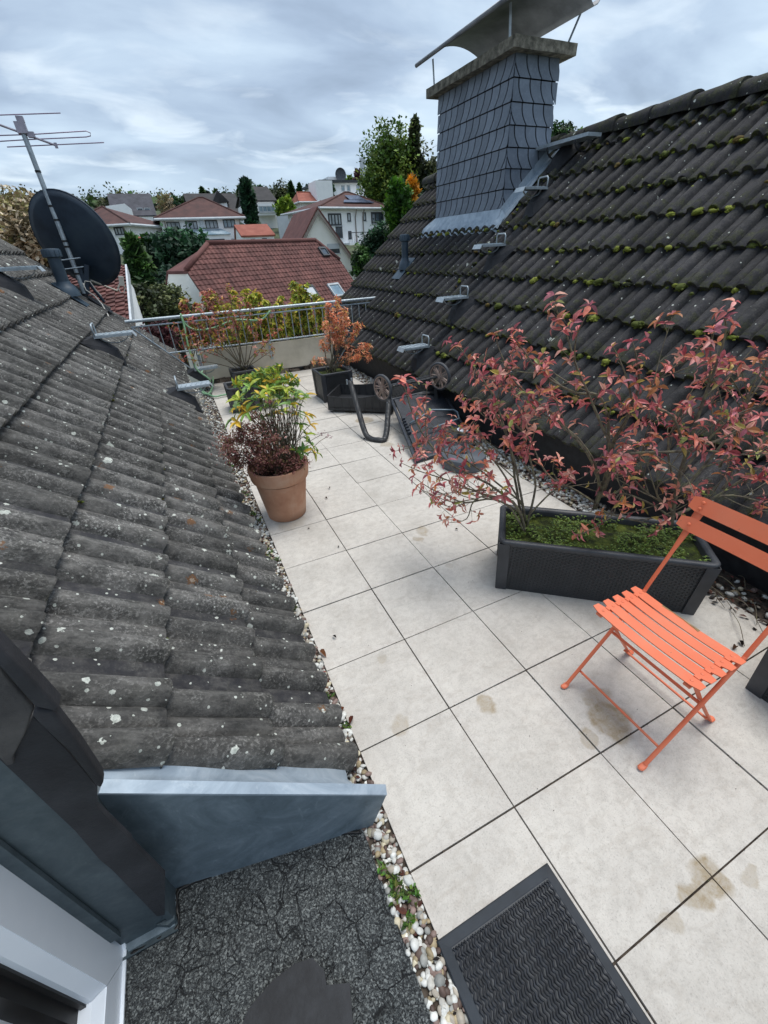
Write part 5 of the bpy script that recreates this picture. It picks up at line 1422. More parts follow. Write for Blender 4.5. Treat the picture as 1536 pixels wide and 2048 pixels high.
f0x = .5
def onpost(z): return .5+(.805-.5)*z/SZ
crossbar(onpost(.072), .072); crossbar(.862-(.862-.595)*.05/SZ-.0, .045); crossbar(onpost(.245), .245, .006)
# back slats
bt = py_(1412, 1000, .268); sb_ = Vector((.805, 0, SZ)); up_ = (Vector((bt.x, 0, bt.z))-sb_).normalized(); nbk = Vector((-up_.z, 0, up_.x))
Lb = (Vector((bt.x, 0, bt.z))-sb_).length
for (s0, hh) in ((Lb-.052, .058), (Lb-.128, .052)):
    b = MB(); n = 16; P = []; y0_, y1_ = -.135, .300
    for k in range(n+1):
        t = k/n; y = y0_+(y1_-y0_)*t; bow = -.022*math.sin(PI*t); ed = min(t, 1-t)*(y1_-y0_); c = .008*(1-min(ed, .01)/.01)
        base_ = Vector((sb_.x, y, sb_.z))+nbk*(.018-bow*0-.022*(1-math.sin(PI*t))*0+bow)
        P += [base_+up_*(s0+c), base_+up_*(s0+hh-c), base_+up_*(s0+hh-c)-nbk*.003, base_+up_*(s0+c)-nbk*.003]
    F = []
    for k in range(n):
        a = 4*k
        for s_ in range(4): s2 = (s_+1) % 4; F.append((a+s_, a+s2, a+4+s2, a+4+s_))
    F += [(0, 3, 2, 1), (4*n, 4*n+1, 4*n+2, 4*n+3)]
    b.add(P, F); cbuild('back_slat', b)
    b = MB()
    for y in (-.105, .262):
        for ds in ((.016, .040) if hh > .055 else (.026,)):
            b.lathe([(.0, .006), (.005, .004), (.0065, .0)], Vector((sb_.x, y, sb_.z))+nbk*.018+up_*(s0+ds), 12, nbk)
    cbuild('rivet', b)

# ------------------------------------------------------------------ door mat
mc = pz_(1095, 1720, .01)
mt_ = empty('door_mat', (-.2, -.45, 0), 'black ribbed door mat with a smooth rubber border on the slabs at the bottom', 'door mat')
x0, x1, y1, y0 = -.405, -.010, -.163, -.80
b = MB(); pr_ = [(0, .003), (.004, .006), (.028, .013), (.030, .012)]
P = []
for (o, z) in [(0, .0015)]+pr_[1:]: P += [(x0+o, y0+o, z), (x1-o, y0+o, z), (x1-o, y1-o, z), (x0+o, y1-o, z)]
F = []
for i in range(3):
    for k in range(4): k2 = (k+1) % 4; F.append((i*4+k, i*4+k2, (i+1)*4+k2, (i+1)*4+k))
F.append((12, 13, 14, 15)); b.add(P, F); W2(mt_, b).build('border', M['rubber'], mt_)
b = MB(); r_ = random.Random(3); x = x0+.034; 
while x < x1-.034:      # wavy pile ribs
    P = []; y = y1-.034; n = int((y1-y0-.07)/.006); ph = r_.uniform(-.6, .6)
    path = []
    for k in range(n+1):
        yy = y1-.034-(y1-y0-.07)*k/n; path.append(Vector((x+.0030*math.sin(yy*300+ph)+.0012*math.sin(yy*131+ph*3), yy, .0135+.0020*math.sin(yy*300+x*700+ph))))
    b.tube(path, .0034, 5, caps=False); x += .0088
W2(mt_, b).build('pile', M['matfab'], mt_, smooth=True)

# ------------------------------------------------------------------ hose
def hose():
    P = []
    for (u, v, y) in ((540, 622, 6.36), (520, 640, 6.34), (470, 640, 6.33), (430, 655, 6.33), (395, 660, 6.33), (372, 650, 6.33), (361, 628, 6.36), (368, 650, 6.30), (376, 690, 6.2), (386, 720, 6.1), (395, 740, 6.0), (420, 760, 5.9)): P.append(py_(u, v, y))
    P2 = [pz_(u, v, .03) for u, v in ((412, 772), (405, 785), (420, 785), (428, 765), (418, 745), (405, 752), (400, 775), (425, 792), (445, 790), (470, 786))]
    for p in P2: p.z = .03
    P2[4].z = .12; P2[3].z = .08; P2[5].z = .08
    b = MB(); b.tube(smooth_path(P+P2, 6), .0125, 8)
    tag(b.build('garden_hose', M['hose'], smooth=True), 'pale green garden hose looped over the railing and coiled on the slabs', 'hose')
hose()

# ------------------------------------------------------------------ fallen leaves, debris
r_ = random.Random(77)
FL = [(648, 1302, 'brown'), (1305-600+0, 0, None)]
spots = [(640, 1302, .05, '8a5f42', 'large brown fallen leaf at the slab edge beside the left roof'),
         (673, 1277, .026, '1c1714', 'dark dried leaf on the slab near the left roof edge, the biggest dark speck there'),
         (660, 978, .03, '4a3426', 'dry brown leaf lying right of the terracotta pot'),
         (650, 996, .028, '4a3426', 'narrow dry leaf just below the one right of the terracotta pot'),
         (676, 1096, .02, '14110f', 'black speck of debris on the slab below the terracotta pot'),
         (620, 1058, .018, '14110f', 'black speck of debris in front of the terracotta pot base'),
         (731, 878, .03, '2c221c', 'small curled leaf by the armrest of the upturned lounger'),
         (688, 1415, .035, '7a4a34', 'reddish brown leaf at the pebble edge halfway down'),
         (700, 1450, .04, '5f3328', 'dark red leaf at the pebble edge lower down'),
         (1478, 1282, .035, '1e1714', 'dark curled leaf on the slab right of the orange chair'),
         (1015, 1410, .0, '', ''), (782, 910, .018, '8a4a3c', 'tiny red leaf on the slabs near the upturned lounger'),
         (495, 1020, .03, 'b07a3a', 'yellow brown leaf by the pebbles left of the terracotta pot'),
         (1465, 1300, .04, '5a4030', 'thin dry leaf at the slab joint behind the orange chair'),
         (910, 1060, .022, '2a1a16', 'small dark leaf below the left end of the red shrub')]
for (u, v, L, c, lab) in spots:
    if not L: continue
    b = MB(); p = pz_(u, v, .004); a = r_.uniform(0, 2*PI)
    b.leaf(Vector((0, 0, .004)), Vector((math.cos(a), math.sin(a), .12)), Vector((0, 0, 1)), L, L*.45, .25, .9, col(c)[:3])
    o = b.build('fallen_leaf', M['leaf'], color=True, loc=p); tag(o, lab, 'leaf')
b = MB()
pal = [(col('3a241c'), 4), (col('5a3428'), 3), (col('7a5038'), 2), (col('1c1410'), 4), (col('8a4a44'), 1)]
for _ in range(520):
    x = r_.uniform(1.50, 1.80); y = r_.uniform(-.6, 1.0)
    if x < 1.56+.06*noise.noise(Vector((y*5, 0, 0))) and r_.random() < .8: continue
    a = r_.uniform(0, 2*PI); b.leaf(Vector((x, y, r_.uniform(0, .02))), Vector((math.cos(a), math.sin(a), r_.uniform(-.2, .5))), Vector((0, 0, 1)), r_.uniform(.015, .045), r_.uniform(.008, .02), col=pick(r_, pal))
for _ in range(150):
    y = r_.uniform(-.8, 5.5); x = r_.uniform(-.47, -.41)-max(0, y-1)*.02
    a = r_.uniform(0, 2*PI); b.leaf(Vector((x, y, r_.uniform(.0, .012))), Vector((math.cos(a), math.sin(a), r_.uniform(-.1, .5))), Vector((0, 0, 1)), r_.uniform(.012, .035), r_.uniform(.006, .016), col=pick(r_, pal))
tag(b.build('leaf_litter', M['leaf'], color=True), 'brown leaf litter among the pebbles along both edges', 'leaf litter', kind='stuff')
b = MB()
for _ in range(16):
    p = Vector((r_.uniform(1.50, 1.75), r_.uniform(.1, .75), .01)); q = p+Vector((r_.uniform(-.25, .1), r_.uniform(-.35, .1), .0)); m__ = (p+q)/2+Vector((0, 0, r_.uniform(.02, .08)))
    b.tube(smooth_path([p, m__, q]), .0018, 4)
tag(b.build('dry_twigs', M['bark'], smooth=True), 'thin dry twigs lying in the litter right of the long planter', 'twigs', kind='stuff')

# ------------------------------------------------------------------ background houses
def Hrow(f): return f
class BH:
    """a house whose front wall runs from a (top left of wall) to c (top right of wall), both points in the place"""
    def __init__(s, name, label, a, c, depth, wallh, wallm='white_wall', cat='house', back=None):
        z = (a.z+c.z)/2; s.a = Vector((a.x, a.y, z)); s.w = math.hypot(c.x-a.x, c.y-a.y)
        s.X = Vector(((c.x-a.x)/s.w, (c.y-a.y)/s.w, 0)); s.Y = Vector((-s.X.y, s.X.x, 0)); s.Z = Vector((0, 0, 1)); s.d = depth; s.h = wallh
        s.root = empty(name, Vector((s.a.x, s.a.y, z-wallh)), label, cat)
        b = MB(); b.slab([s.P(0, 0, 0), s.P(s.w, 0, 0), s.P(s.w, depth, 0), s.P(0, depth, 0)], (0, 0, -wallh)); s.put(b, 'wall', wallm)
    def P(s, x, y, z): return s.a + s.X*x + s.Y*y + s.Z*z
    def put(s, b, name, m, parent=None, **k):
        return W2(s.root, b).build(name, M[m], parent or s.root, **k)
    def hip(s, rh, m, o=.5, ridge=None, gut=True, th=.12):
        w, d = s.w, s.d; e = [s.P(-o, -o, -.05), s.P(w+o, -o, -.05), s.P(w+o, d+o, -.05), s.P(-o, d+o, -.05)]
        if w >= d: r0, r1 = s.P(d/2, d/2, rh), s.P(w-d/2, d/2, rh)
        else: r0, r1 = s.P(w/2, w/2, rh), s.P(w/2, d-w/2, rh)
        if ridge is not None: r0, r1 = s.P(ridge[0], ridge[1], rh), s.P(ridge[2], ridge[3], rh)
        b = MB(); E2 = [p-Vector((0, 0, th)) for p in e]
        P = e+[r0, r1]+E2
        if w >= d or ridge is not None: F = [(0, 1, 5, 4), (1, 2, 5), (2, 3, 4, 5), (3, 0, 4)]
        else: F = [(0, 1, 4), (1, 2, 5, 4), (2, 3, 5), (3, 0, 4, 5)]
        F += [(0, 6, 7, 1), (1, 7, 8, 2), (2, 8, 9, 3), (3, 9, 6, 0), (9, 8, 7, 6)]
        b.add(P, F); rf = s.put(b, 'roof', m)
        b = MB()
        for p, q in ((e[0], r0), (e[1], r0 if (w < d and ridge is None) else r1), (r0, r1)): b.tube([p+Vector((0, 0, .03)), q+Vector((0, 0, .03))], .09, 6)
        s.put(b, 'ridge_tiles', m, rf)
        if gut:
            b = MB(); g = [p-Vector((0, 0, .1)) for p in e]
            for i in range(4): b.tube([g[i], g[(i+1) % 4]], .13, 6)
            s.put(b, 'gutter', 'gutter')
        return rf
    def gable_x(s, rh, m, o=.3, th=.15, ry=None):          # ridge parallel to the front
        w, d = s.w, s.d; ry = d/2 if ry is None else ry
        b = MB(); b.slab([s.P(0, 0, 0), s.P(0, d, 0), s.P(0, ry, rh)], s.X*w); s.put(b, 'gable', 'white_wall')
        b = MB(); k = rh/ry
        b.slab([s.P(-o, -o, -o*k+.08), s.P(w+o, -o, -o*k+.08), s.P(w+o, ry, rh+.08), s.P(-o, ry, rh+.08)], (0, 0, -th))
        k2 = rh/(d-ry)
        b.slab([s.P(-o, ry, rh+.078), s.P(w+o, ry, rh+.078), s.P(w+o, d+o, -o*k2+.078), s.P(-o, d+o, -o*k2+.078)], (0, 0, -th))
        return s.put(b, 'roof', m)
    def win(s, u0, v0, u1, v1, n=1, fm='winframe_w', y=0., name='window', fr=.07, pane='win'):
        A = onpl(u0, v0, s.P(0, y, 0), s.Y); B = onpl(u1, v1, s.P(0, y, 0), s.Y)
        x0, x1 = sorted(((A-s.a).dot(s.X), (B-s.a).dot(s.X))); z0, z1 = sorted(((A-s.a).z, (B-s.a).z))
        s.winl(x0, x1, z0, z1, n, fm, y, name, fr, pane)
    def winl(s, x0, x1, z0, z1, n=1, fm='winframe_w', y=0., name='window', fr=.07, pane='win'):
        b = MB()
        def bar(xa, xb, za, zb): b.slab([s.P(xa, y-.05, za), s.P(xb, y-.05, za), s.P(xb, y-.05, zb), s.P(xa, y-.05, zb)], s.Y*.06)
        bar(x0, x1, z0, z0+fr); bar(x0, x1, z1-fr, z1)
        for k in range(n+1):
            xc = x0+(x1-x0)*k/n; xc = min(max(xc, x0+fr/2), x1-fr/2); bar(xc-fr/2, xc+fr/2, z0+fr, z1-fr)
        f = s.put(b, name, fm)
        b = MB(); b.slab([s.P(x0+fr*.5, y-.025, z0+fr*.5), s.P(x1-fr*.5, y-.025, z0+fr*.5), s.P(x1-fr*.5, y-.025, z1-fr*.5), s.P(x0+fr*.5, y-.025, z1-fr*.5)], s.Y*.01)
        s.put(b, 'pane', pane, f)
        b = MB(); b.slab([s.P(x0-.08, y-.11, z0-.06), s.P(x1+.08, y-.11, z0-.06), s.P(x1+.08, y-.11, z0), s.P(x0-.08, y-.11, z0)], s.Y*.108); s.put(b, 'sill', 'gutter', f)
    def pipe(s, x, top=-.2, m='pipe'):
        b = MB(); b.tube([s.P(x, -.45, -.2), s.P(x, -.4, -.4), s.P(x, -.09, -1.0), s.P(x, -.09, -s.h)], .06, 6); s.put(b, 'downpipe', m)
def r3(x, y): return (180+x/4.042, 330+y/4.042)
def r4(x, y): return (530+x/4.6545, 330+y/4.6545)
def r5(x, y): return (180+x/6.982, 380+y/6.982)
M['curtain'] = simple('curtained_glass', [col('7c848b'), col('a9afb3'), col('c3c8ca')], 1.1, .3)
M['glassroof'] = simple('conservatory_and_sky_glass', [col('6f8796'), col('93a5b0'), col('aebcc4')], .8, .2)
M['shutter'] = simple('grey_shutter', [col('b4babe'), col('c6cbce')], 1, .6)

# neighbour with orange-brown tiled roof just beyond the left gable
def slope_rows(b, poly, O, e, u, n, rowh, lift=.03, colw=None):
    """clip tile rows against the convex polygon poly given in (t,s) on the slope"""
    def clip(P, f):
        out = []
        for i in range(len(P)):
            a, c = P[i], P[(i+1) % len(P)]; fa, fc = f(a), f(c)
            if fa >= 0: out.append(a)
            if fa*fc < 0: k = fa/(fa-fc); out.append((a[0]+(c[0]-a[0])*k, a[1]+(c[1]-a[1])*k))
        return out
    s0 = min(p[1] for p in poly); s1 = max(p[1] for p in poly); s = s0
    while s < s1:
        Q = clip(clip(poly, lambda p: p[1]-s), lambda p: (s+rowh)-p[1])
        if len(Q) >= 3:
            t0 = min(p[0] for p in Q); t1 = max(p[0] for p in Q)
            w = colw or (t1-t0); t = math.floor(t0/w)*w
            while t < t1:
                C_ = clip(clip(Q, lambda p: p[0]-t), lambda p: (t+w)-p[0])
                if len(C_) >= 3:
                    rq = random.Random(int(t*131+s*977)); rr = rq.uniform(-.004, .004); kq = rq.uniform(.72, 1.15); b.col = (kq, kq, kq)
                    top = [O+e*p[0]+u*p[1]+n*(lift*(1-(p[1]-s)/rowh)+(p[0]-t)/w*.034+rr) for p in C_]; bot = [O+e*p[0]+u*p[1]-n*.04 for p in C_]; k = len(C_)
                    b.add(top+bot, [tuple(range(k))]+[(i, k+i, k+(i+1) % k, (i+1) % k) for i in range(k)])
                t += w
        s += rowh
A = py_(251, 560, 15.5); Bv = py_(263, 641, 12.0)
u_ = (A-Bv); u_.x = 0; u_.normalize(); n_s = Vector((0, -u_.z, u_.y)); xv = (A.x+Bv.x)/2
O = Vector((xv-8, Bv.y, Bv.z))-u_*2.0
nb1 = empty('neighbour_house', (xv-4, O.y+3, -6), 'neighbouring house with a red tiled roof and white verge seen below the satellite dish', 'house')
b = MB(); slope_rows(b, [(0, 0), (8, 0), (8, 7.2), (0, 7.2)], O, Vector((1, 0, 0)), u_, n_s, .34, .035, .22); W2(nb1, b).build('roof', M['red_rows'], nb1, color=True)
b = MB(); b.slab([O+Vector((8.0, 0, -.25)), O+Vector((8.0, 0, .05)), O+u_*7.2+Vector((8.0, 0, .05)), O+u_*7.2+Vector((8.0, 0, -.25))], (.05, 0, 0)); W2(nb1, b).build('verge_board', M['gutter'], nb1)
b = MB(); tp = O+u_*7.2; b.slab([O+Vector((7.9, .3, -.2)), Vector((xv-.1, O.y+.3, -6)), Vector((xv-.1, tp.y*2-O.y, -6)), Vector((xv-.1, tp.y*2-O.y, O.z-.2)), tp+Vector((7.9, 0, -.2))], (-7.6, 0, 0)); W2(nb1, b).build('wall', M['white_wall'], nb1)

# red roofed house with half hips
RL = py_(415, 490, 24); RRp = py_(632, 482, 27); RRp.z = RL.z
e = (RRp-RL); Lr = e.length; e.normalize(); hN = Vector((e.y, -e.x, 0)); 
tr = math.radians(47); ud = (hN*math.cos(tr)+Vector((0, 0, -math.sin(tr)))); up2 = -ud; ns = hN*math.sin(tr)+Vector((0, 0, math.cos(tr)))
def onS(u, v):
    p = onpl(u, v, RL, ns); q = p-RL; return q.dot(e), -q.dot(up2)
hl = onS(384, 541); vl = onS(417, 626); hr = onS(686, 521); vr = onS(707, 572)
tl_ = (hl[0]+vl[0])/2; trr = (hr[0]+vr[0])/2; sl_ = (hl[1]+hr[1])/2
SB = 6.6
rh = empty('neighbour_house', (RL.x+3, RL.y, -6), 'house with the big dark red half hipped tile roof directly beyond the railing', 'house')
poly = [(0, 0), (tl_, -hl[1]), (tl_, -SB), (trr, -SB), (trr, -hr[1]), (Lr, 0)]
b = MB(); slope_rows(b, poly, RL, e, up2, ns, .265, .026, .23); rf = W2(rh, b).build('roof', M['red_rows'], rh, color=True)
# half hip faces, back slope, walls
back = Vector((-hN.x*math.cos(tr), -hN.y*math.cos(tr), -math.sin(tr)))
def Sp(t, s): return RL+e*t+ud*s
def Bp(t, s): return RL+e*t+back*s
b = MB()
b.slab([Sp(0, 0), Bp(tl_, hl[1]), Sp(tl_, hl[1])], (0, 0, -.12)); b.slab([Sp(Lr, 0), Sp(trr, hr[1]), Bp(trr, hr[1])], (0, 0, -.12))
b.slab([Sp(0, 0), Sp(Lr, 0), Bp(trr, hr[1]), Bp(trr, SB), Bp(tl_, SB), Bp(tl_, hl[1])], (0, 0, -.12))
W2(rh, b).build('hip_roof', M['red_tile'], rf)
b = MB()
for P_ in ([Sp(0, -.05), Sp(Lr, -.05)], [Sp(0, 0), Sp(tl_, hl[1])], [Sp(Lr, 0), Sp(trr, hr[1])]): b.tube([p+Vector((0, 0, .04)) for p in P_], .11, 8)
W2(rh, b).build('ridge_tiles', M['red_tile'], rf, smooth=True)
b = MB(); i_ = .04
w1 = [Sp(tl_+i_, hl[1]+.15), Bp(tl_+i_, hl[1]+.15), Bp(tl_+i_, SB-.4), Sp(tl_+i_, SB-.4)]
lo1 = w1[3].copy(); lo1.z = -6.2; lo2 = w1[2].copy(); lo2.z = -6.2
b.slab([w1[0], w1[1], w1[2], lo2, lo1, w1[3]], e*(trr-tl_-2*i_)-Vector((0, 0, .0)))
for (t, dirn) in ((tl_+.02, 1), (trr-.10, 1)):
    b.slab([Sp(t, hl[1])+ns*-.02, Sp(t, SB)+ns*-.02, Sp(t, SB)-ns*.25, Sp(t, hl[1])-ns*.25], e*.08)
W2(rh, b).build('wall', M['cream_wall'], rh)
for (pxs, lab, pm, fm) in ((((r4(505, 780)), r4(565, 775), r4(585, 855), r4(520, 862)), 'small roof window high on the right', 'win', 'winframe'),
                   ((r4(338, 1135), r4(455, 1130), r4(495, 1250), r4(380, 1262)), 'wide roof window with a grey blind', 'shutter', 'winframe'),
                   ((r4(582, 1115), r4(688, 1112), r4(732, 1228), r4(630, 1240)), 'roof window reflecting the sky', 'glassroof', 'winframe_w')):  # reflected sky is put into this last pane's pale colour
    T_ = [onS(*p) for p in pxs]; t0 = sum(t[0] for t in T_[0::3])/2; t1 = sum(t[0] for t in T_[1:3])/2; s0 = sum(t[1] for t in T_[:2])/2; s1 = sum(t[1] for t in T_[2:])/2
    b = MB(); f_ = .07
    def bx_(ta, tb, sa, sb2, h0=.02, h1=.14): b.slab([Sp(ta, sa)+ns*h0, Sp(tb, sa)+ns*h0, Sp(tb, sb2)+ns*h0, Sp(ta, sb2)+ns*h0], ns*(h1-h0))
    bx_(t0, t1, s0, s0+f_*1.6); bx_(t0, t1, s1-f_, s1); bx_(t0, t0+f_, s0+f_*1.6, s1-f_); bx_(t1-f_, t1, s0+f_*1.6, s1-f_)
    w_ = W2(rh, b).build('roof_window', M[fm], rh); w_['label'] = lab
    b = MB(); bx_(t0+f_*.5, t1-f_*.5, s0+f_, s1-f_*.5, .08, .10); W2(rh, b).build('pane', M[pm], w_)

# white gable with steep red roof
Ag = py_(633, 421, 36); k = 5.3; hw = 4.15
gh = BH('neighbour_house', 'house with tall white gable and steep dark red roof, behind the big red roof', Ag+Vector((-hw, 0, -k)), Ag+Vector((hw, 0, -k)), 6.2, 8, 'cream_wall')
b = MB(); b.slab([gh.P(0, 0, 0), gh.P(gh.w, 0, 0), gh.P(gh.w/2, 0, k)], gh.Y*6.2); gh.put(b, 'gable', 'cream_wall')
b = MB()
for sx, ex in ((-.35, 1), (gh.w+.35, -1)):
    b.slab([gh.P(sx, -.3, -.35*k/hw*1.0), gh.P(gh.w/2, -.3, k+.10), gh.P(gh.w/2, 6.5, k+.10), gh.P(sx, 6.5, -.35*k/hw)], (0, 0, .14))
rf = gh.put(b, 'roof', 'red_tile')
b = MB()
for sx in (-.35, gh.w+.35): b.slab([gh.P(sx, -.34, -.62*k/hw), gh.P(gh.w/2, -.34, k-.22), gh.P(gh.w/2, -.34, k+.04), gh.P(sx, -.34, -.36*k/hw)], gh.Y*.03)
gh.put(b, 'verge_board', 'pipe')
gh.win(*r4(578, 778), *r4(694, 820), 2, 'winframe'); gh.win(*r4(806, 930), *r4(862, 1016), 1, 'winframe')
b = MB(); A_ = onpl(*r4(576, 735), gh.P(0, 0, 0), gh.Y); B_ = onpl(*r4(694, 778), gh.P(0, 0, 0), gh.Y); xa = (A_-gh.a).dot(gh.X); xb = (B_-gh.a).dot(gh.X)
b.slab([gh.P(xa, -.07, (A_-gh.a).z), gh.P(xb, -.07, (A_-gh.a).z), gh.P(xb, -.07, (B_-gh.a).z), gh.P(xa, -.07, (B_-gh.a).z)], gh.Y*.06); gh.put(b, 'shutter', 'shutter')

# main white villa in the middle
def wh(name_label, uvL, yL, uvR, yR, depth, wallh, **k): return BH('white_house', name_label, py_(*uvL, yL), py_(*uvR, yR), depth, wallh, **k)
v1 = wh('white villa with hipped brown red roof and four wide windows above a glass roofed bay', r3(560, 428), 60, r3(1205, 415), 60, 8.2, 9)
apex = onpl(*r3(893, 265), v1.P(0, 4.1, 0), v1.Y); xr = (apex-v1.a).dot(v1.X); zr = (apex-v1.a).z
v1.hip(zr, 'brown_tile', .55, ridge=(xr-.3, 4.1, xr+.3, 4.1))
for (x0, y0, x1, y1, n, pn) in ((615, 462, 737, 525, 4, 'curtain'), (765, 455, 877, 521, 4, 'curtain'), (925, 448, 1040, 513, 4, 'curtain'), (1070, 441, 1180, 505, 4, 'glassroof')): v1.win(*r3(x0, y0), *r3(x1, y1), 3, 'winframe', 0, 'window', .09, pn)
A_ = (onpl(*r3(735, 545), v1.P(0, 0, 0), v1.Y)-v1.a); B_ = (onpl(*r3(1118, 575), v1.P(0, 0, 0), v1.Y)-v1.a)
b = MB(); b.slab([v1.P(A_.x, -1.6, B_.z+.1), v1.P(B_.x, -1.6, B_.z+.1), v1.P(B_.x, -1.6, -8), v1.P(A_.x, -1.6, -8)], v1.Y*1.59); v1.put(b, 'bay', 'white_wall')
b = MB(); b.slab([v1.P(A_.x-.1, -1.75, B_.z+.1), v1.P(B_.x+.1, -1.75, B_.z+.1), v1.P(B_.x-.6, 0, A_.z+.15), v1.P(A_.x-.1, 0, A_.z+.15)], (0, 0, .08)); v1.put(b, 'bay_roof', 'glassroof')
v1.win(*r3(925, 602), *r3(1095, 636), 4, 'winframe', -1.6, 'window', .1, 'glassroof'); v1.win(*r3(1130, 596), *r3(1196, 630), 1, 'winframe_w', -.0, 'window', .1, 'glassroof')
A_ = (onpl(*r3(878, 425), v1.P(0, -.2, 0), v1.Y)-v1.a); B_ = (onpl(*r3(908, 430), v1.P(0, -.2, 0), v1.Y)-v1.a)
b = MB(); b.slab([v1.P(A_.x, -2.0, -3.0), v1.P(B_.x, -2.0, -3.0), v1.P(B_.x, -2.0, -8), v1.P(A_.x, -2.0, -8)], v1.Y*.3); b.slab([v1.P(A_.x, -.25, 0), v1.P(B_.x, -.25, 0), v1.P(B_.x, -.25, -2.4), v1.P(A_.x, -.25, -2.4)], v1.Y*.24); v1.put(b, 'drain_column', 'shutter')
v1.pipe(.4); v1.pipe(v1.w-.1)

# left hipped house behind the dish
v2 = wh('white house with hipped red roof partly hidden behind the satellite dish', (140, 452), 59, (255, 447), 56, 7.6, 8)
v2.hip(1.75, 'brown_tile', .5, ridge=(1.5, 3.8, v2.w-4.4, 3.8))
v2.win(*r5(325, 520), *r5(500, 628), 3, 'winframe', 0, 'window', .12, 'curtain'); v2.pipe(v2.w-.3)
b = MB()
for y in (3.2, 5.2, 6.6): b.slab([v2.P(v2.w+.001, y, -.9), v2.P(v2.w+.001, y+.25, -.9), v2.P(v2.w+.001, y+.25, -3.2), v2.P(v2.w+.001, y, -3.2)], v2.X*.04)
v2.put(b, 'window', 'winframe')
# modern grey roofed house
v3 = wh('modern white house with tall plain grey pitched roof and two tiny roof windows', (226, 432), 78, (312, 430.5), 78, 9.0, 11)
zr = (onpl(270, 388.5, v3.P(0, 4.5, 0), v3.Y)-v3.a).z; v3.gable_x(zr, 'grey_tile', .1)
b = MB(); A_ = (onpl(*r5(215, 225), v3.P(0, -2, 0), v3.Y)-v3.a); B_ = (onpl(*r5(610, 380), v3.P(0, -2, 0), v3.Y)-v3.a)
b.slab([v3.P(A_.x, -2, A_.z), v3.P(B_.x-.6, -2, A_.z+.25), v3.P(B_.x, -2, A_.z-.3), v3.P(B_.x, -2, -10), v3.P(A_.x, -2, -10)], v3.Y*1.99); v3.put(b, 'annex', 'white_wall')
v3.win(*r5(800, 470), *r5(915, 540), 3, 'winframe', 0, 'window', .12)
for x in (700, 800):
    A_ = (onpl(*r5(x, 310), v3.P(0, 1.2, 0), v3.Y)-v3.a); v3.winl(A_.x-.3, A_.x+.5, A_.z-.4, A_.z+.5, 1, 'winframe_w', 1.0, 'roof_window', .1)
# dark roofed house behind the villa
v4 = wh('house with broad dark roof and a small white dormer behind the villa', (386, 426), 84, (482, 424), 84, 10, 9)
zr = (onpl(430, 388, v4.P(0, 5, 0), v4.Y)-v4.a).z; v4.gable_x(zr, 'dark_tile', .4)
A_ = (onpl(*r3(1040, 345), v4.P(0, 1.2, 0), v4.Y)-v4.a); B_ = (onpl(*r3(1105, 300), v4.P(0, 1.2, 0), v4.Y)-v4.a)
b = MB(); b.slab([v4.P(A_.x, 1.2, A_.z-1), v4.P(B_.x, 1.2, A_.z-1), v4.P(B_.x, 1.2, B_.z), v4.P(A_.x, 1.2, B_.z)], v4.Y*3); dm = v4.put(b, 'dormer', 'white_wall')
b = MB(); mx_ = (A_.x+B_.x)/2; b.slab([v4.P(A_.x-1.0, 1.0, B_.z-.3), v4.P(mx_-.4, 1.0, B_.z+1.5), v4.P(B_.x+.4, 1.0, B_.z-.0)], v4.Y*3.6); v4.put(b, 'dormer_roof', 'dark_tile', dm)
# house with slate upper storey and white bay window
v5 = wh('house with dark slate upper storey and projecting white bay window', r3(1275, 300), 72, r3(1492, 296), 72, 9, 12)
b = MB(); b.slab([v5.P(-.3, -.3, 0), v5.P(v5.w+.3, -.3, 0), v5.P(v5.w+.1, 3.5, 1.9), v5.P(-.1, 3.5, 1.9)], (0, 0, .15)); b.slab([v5.P(-.1, 3.5, 1.9), v5.P(v5.w+.1, 3.5, 1.9), v5.P(v5.w+.3, 9.3, 0), v5.P(-.3, 9.3, 0)], (0, 0, .15))
b.slab([v5.P(0, 0, 0), v5.P(0, 3.5, 1.9), v5.P(0, 9, 0)], v5.X*v5.w); v5.put(b, 'roof', 'dark_tile')
A_ = (onpl(*r3(1285, 318), v5.P(0, -.05, 0), v5.Y)-v5.a); B_ = (onpl(*r3(1362, 395), v5.P(0, -.05, 0), v5.Y)-v5.a)
b = MB(); b.slab([v5.P(.05, -.05, -.1), v5.P(B_.x, -.05, -.1), v5.P(B_.x, -.05, B_.z), v5.P(.05, -.05, B_.z)], v5.Y*.05); v5.put(b, 'slate_cladding', 'grey_tile')
A_ = (onpl(*r3(1362, 408), v5.P(0, -1, 0), v5.Y)-v5.a); B_ = (onpl(*r3(1496, 318), v5.P(0, -1, 0), v5.Y)-v5.a)
b = MB(); b.slab([v5.P(A_.x, -1, A_.z), v5.P(B_.x, -1, A_.z), v5.P(B_.x, -1, B_.z), v5.P(A_.x, -1, B_.z)], v5.Y); v5.put(b, 'bay', 'white_wall'); v5.winl(A_.x+.2, B_.x-.1, A_.z+.35, B_.z-.15, 4, 'winframe_w', -1.0, 'window', .12, 'glassroof')
# annex with orange roof
v6 = wh('low white annex with bright orange tiled roof left of the steep red roof', r3(1232, 575), 52, r3(1485, 565), 52, 4.5, 5)
zr = (onpl(*r3(1350, 485), v6.P(0, 3.2, 0), v6.Y)-v6.a).z; v6.gable_x(zr, 'orange_tile', .15, ry=3.2)
v6.win(*r3(1298, 598), *r3(1338, 620), 2, 'winframe'); v6.win(*r3(1390, 592), *r3(1433, 616), 2, 'winframe')
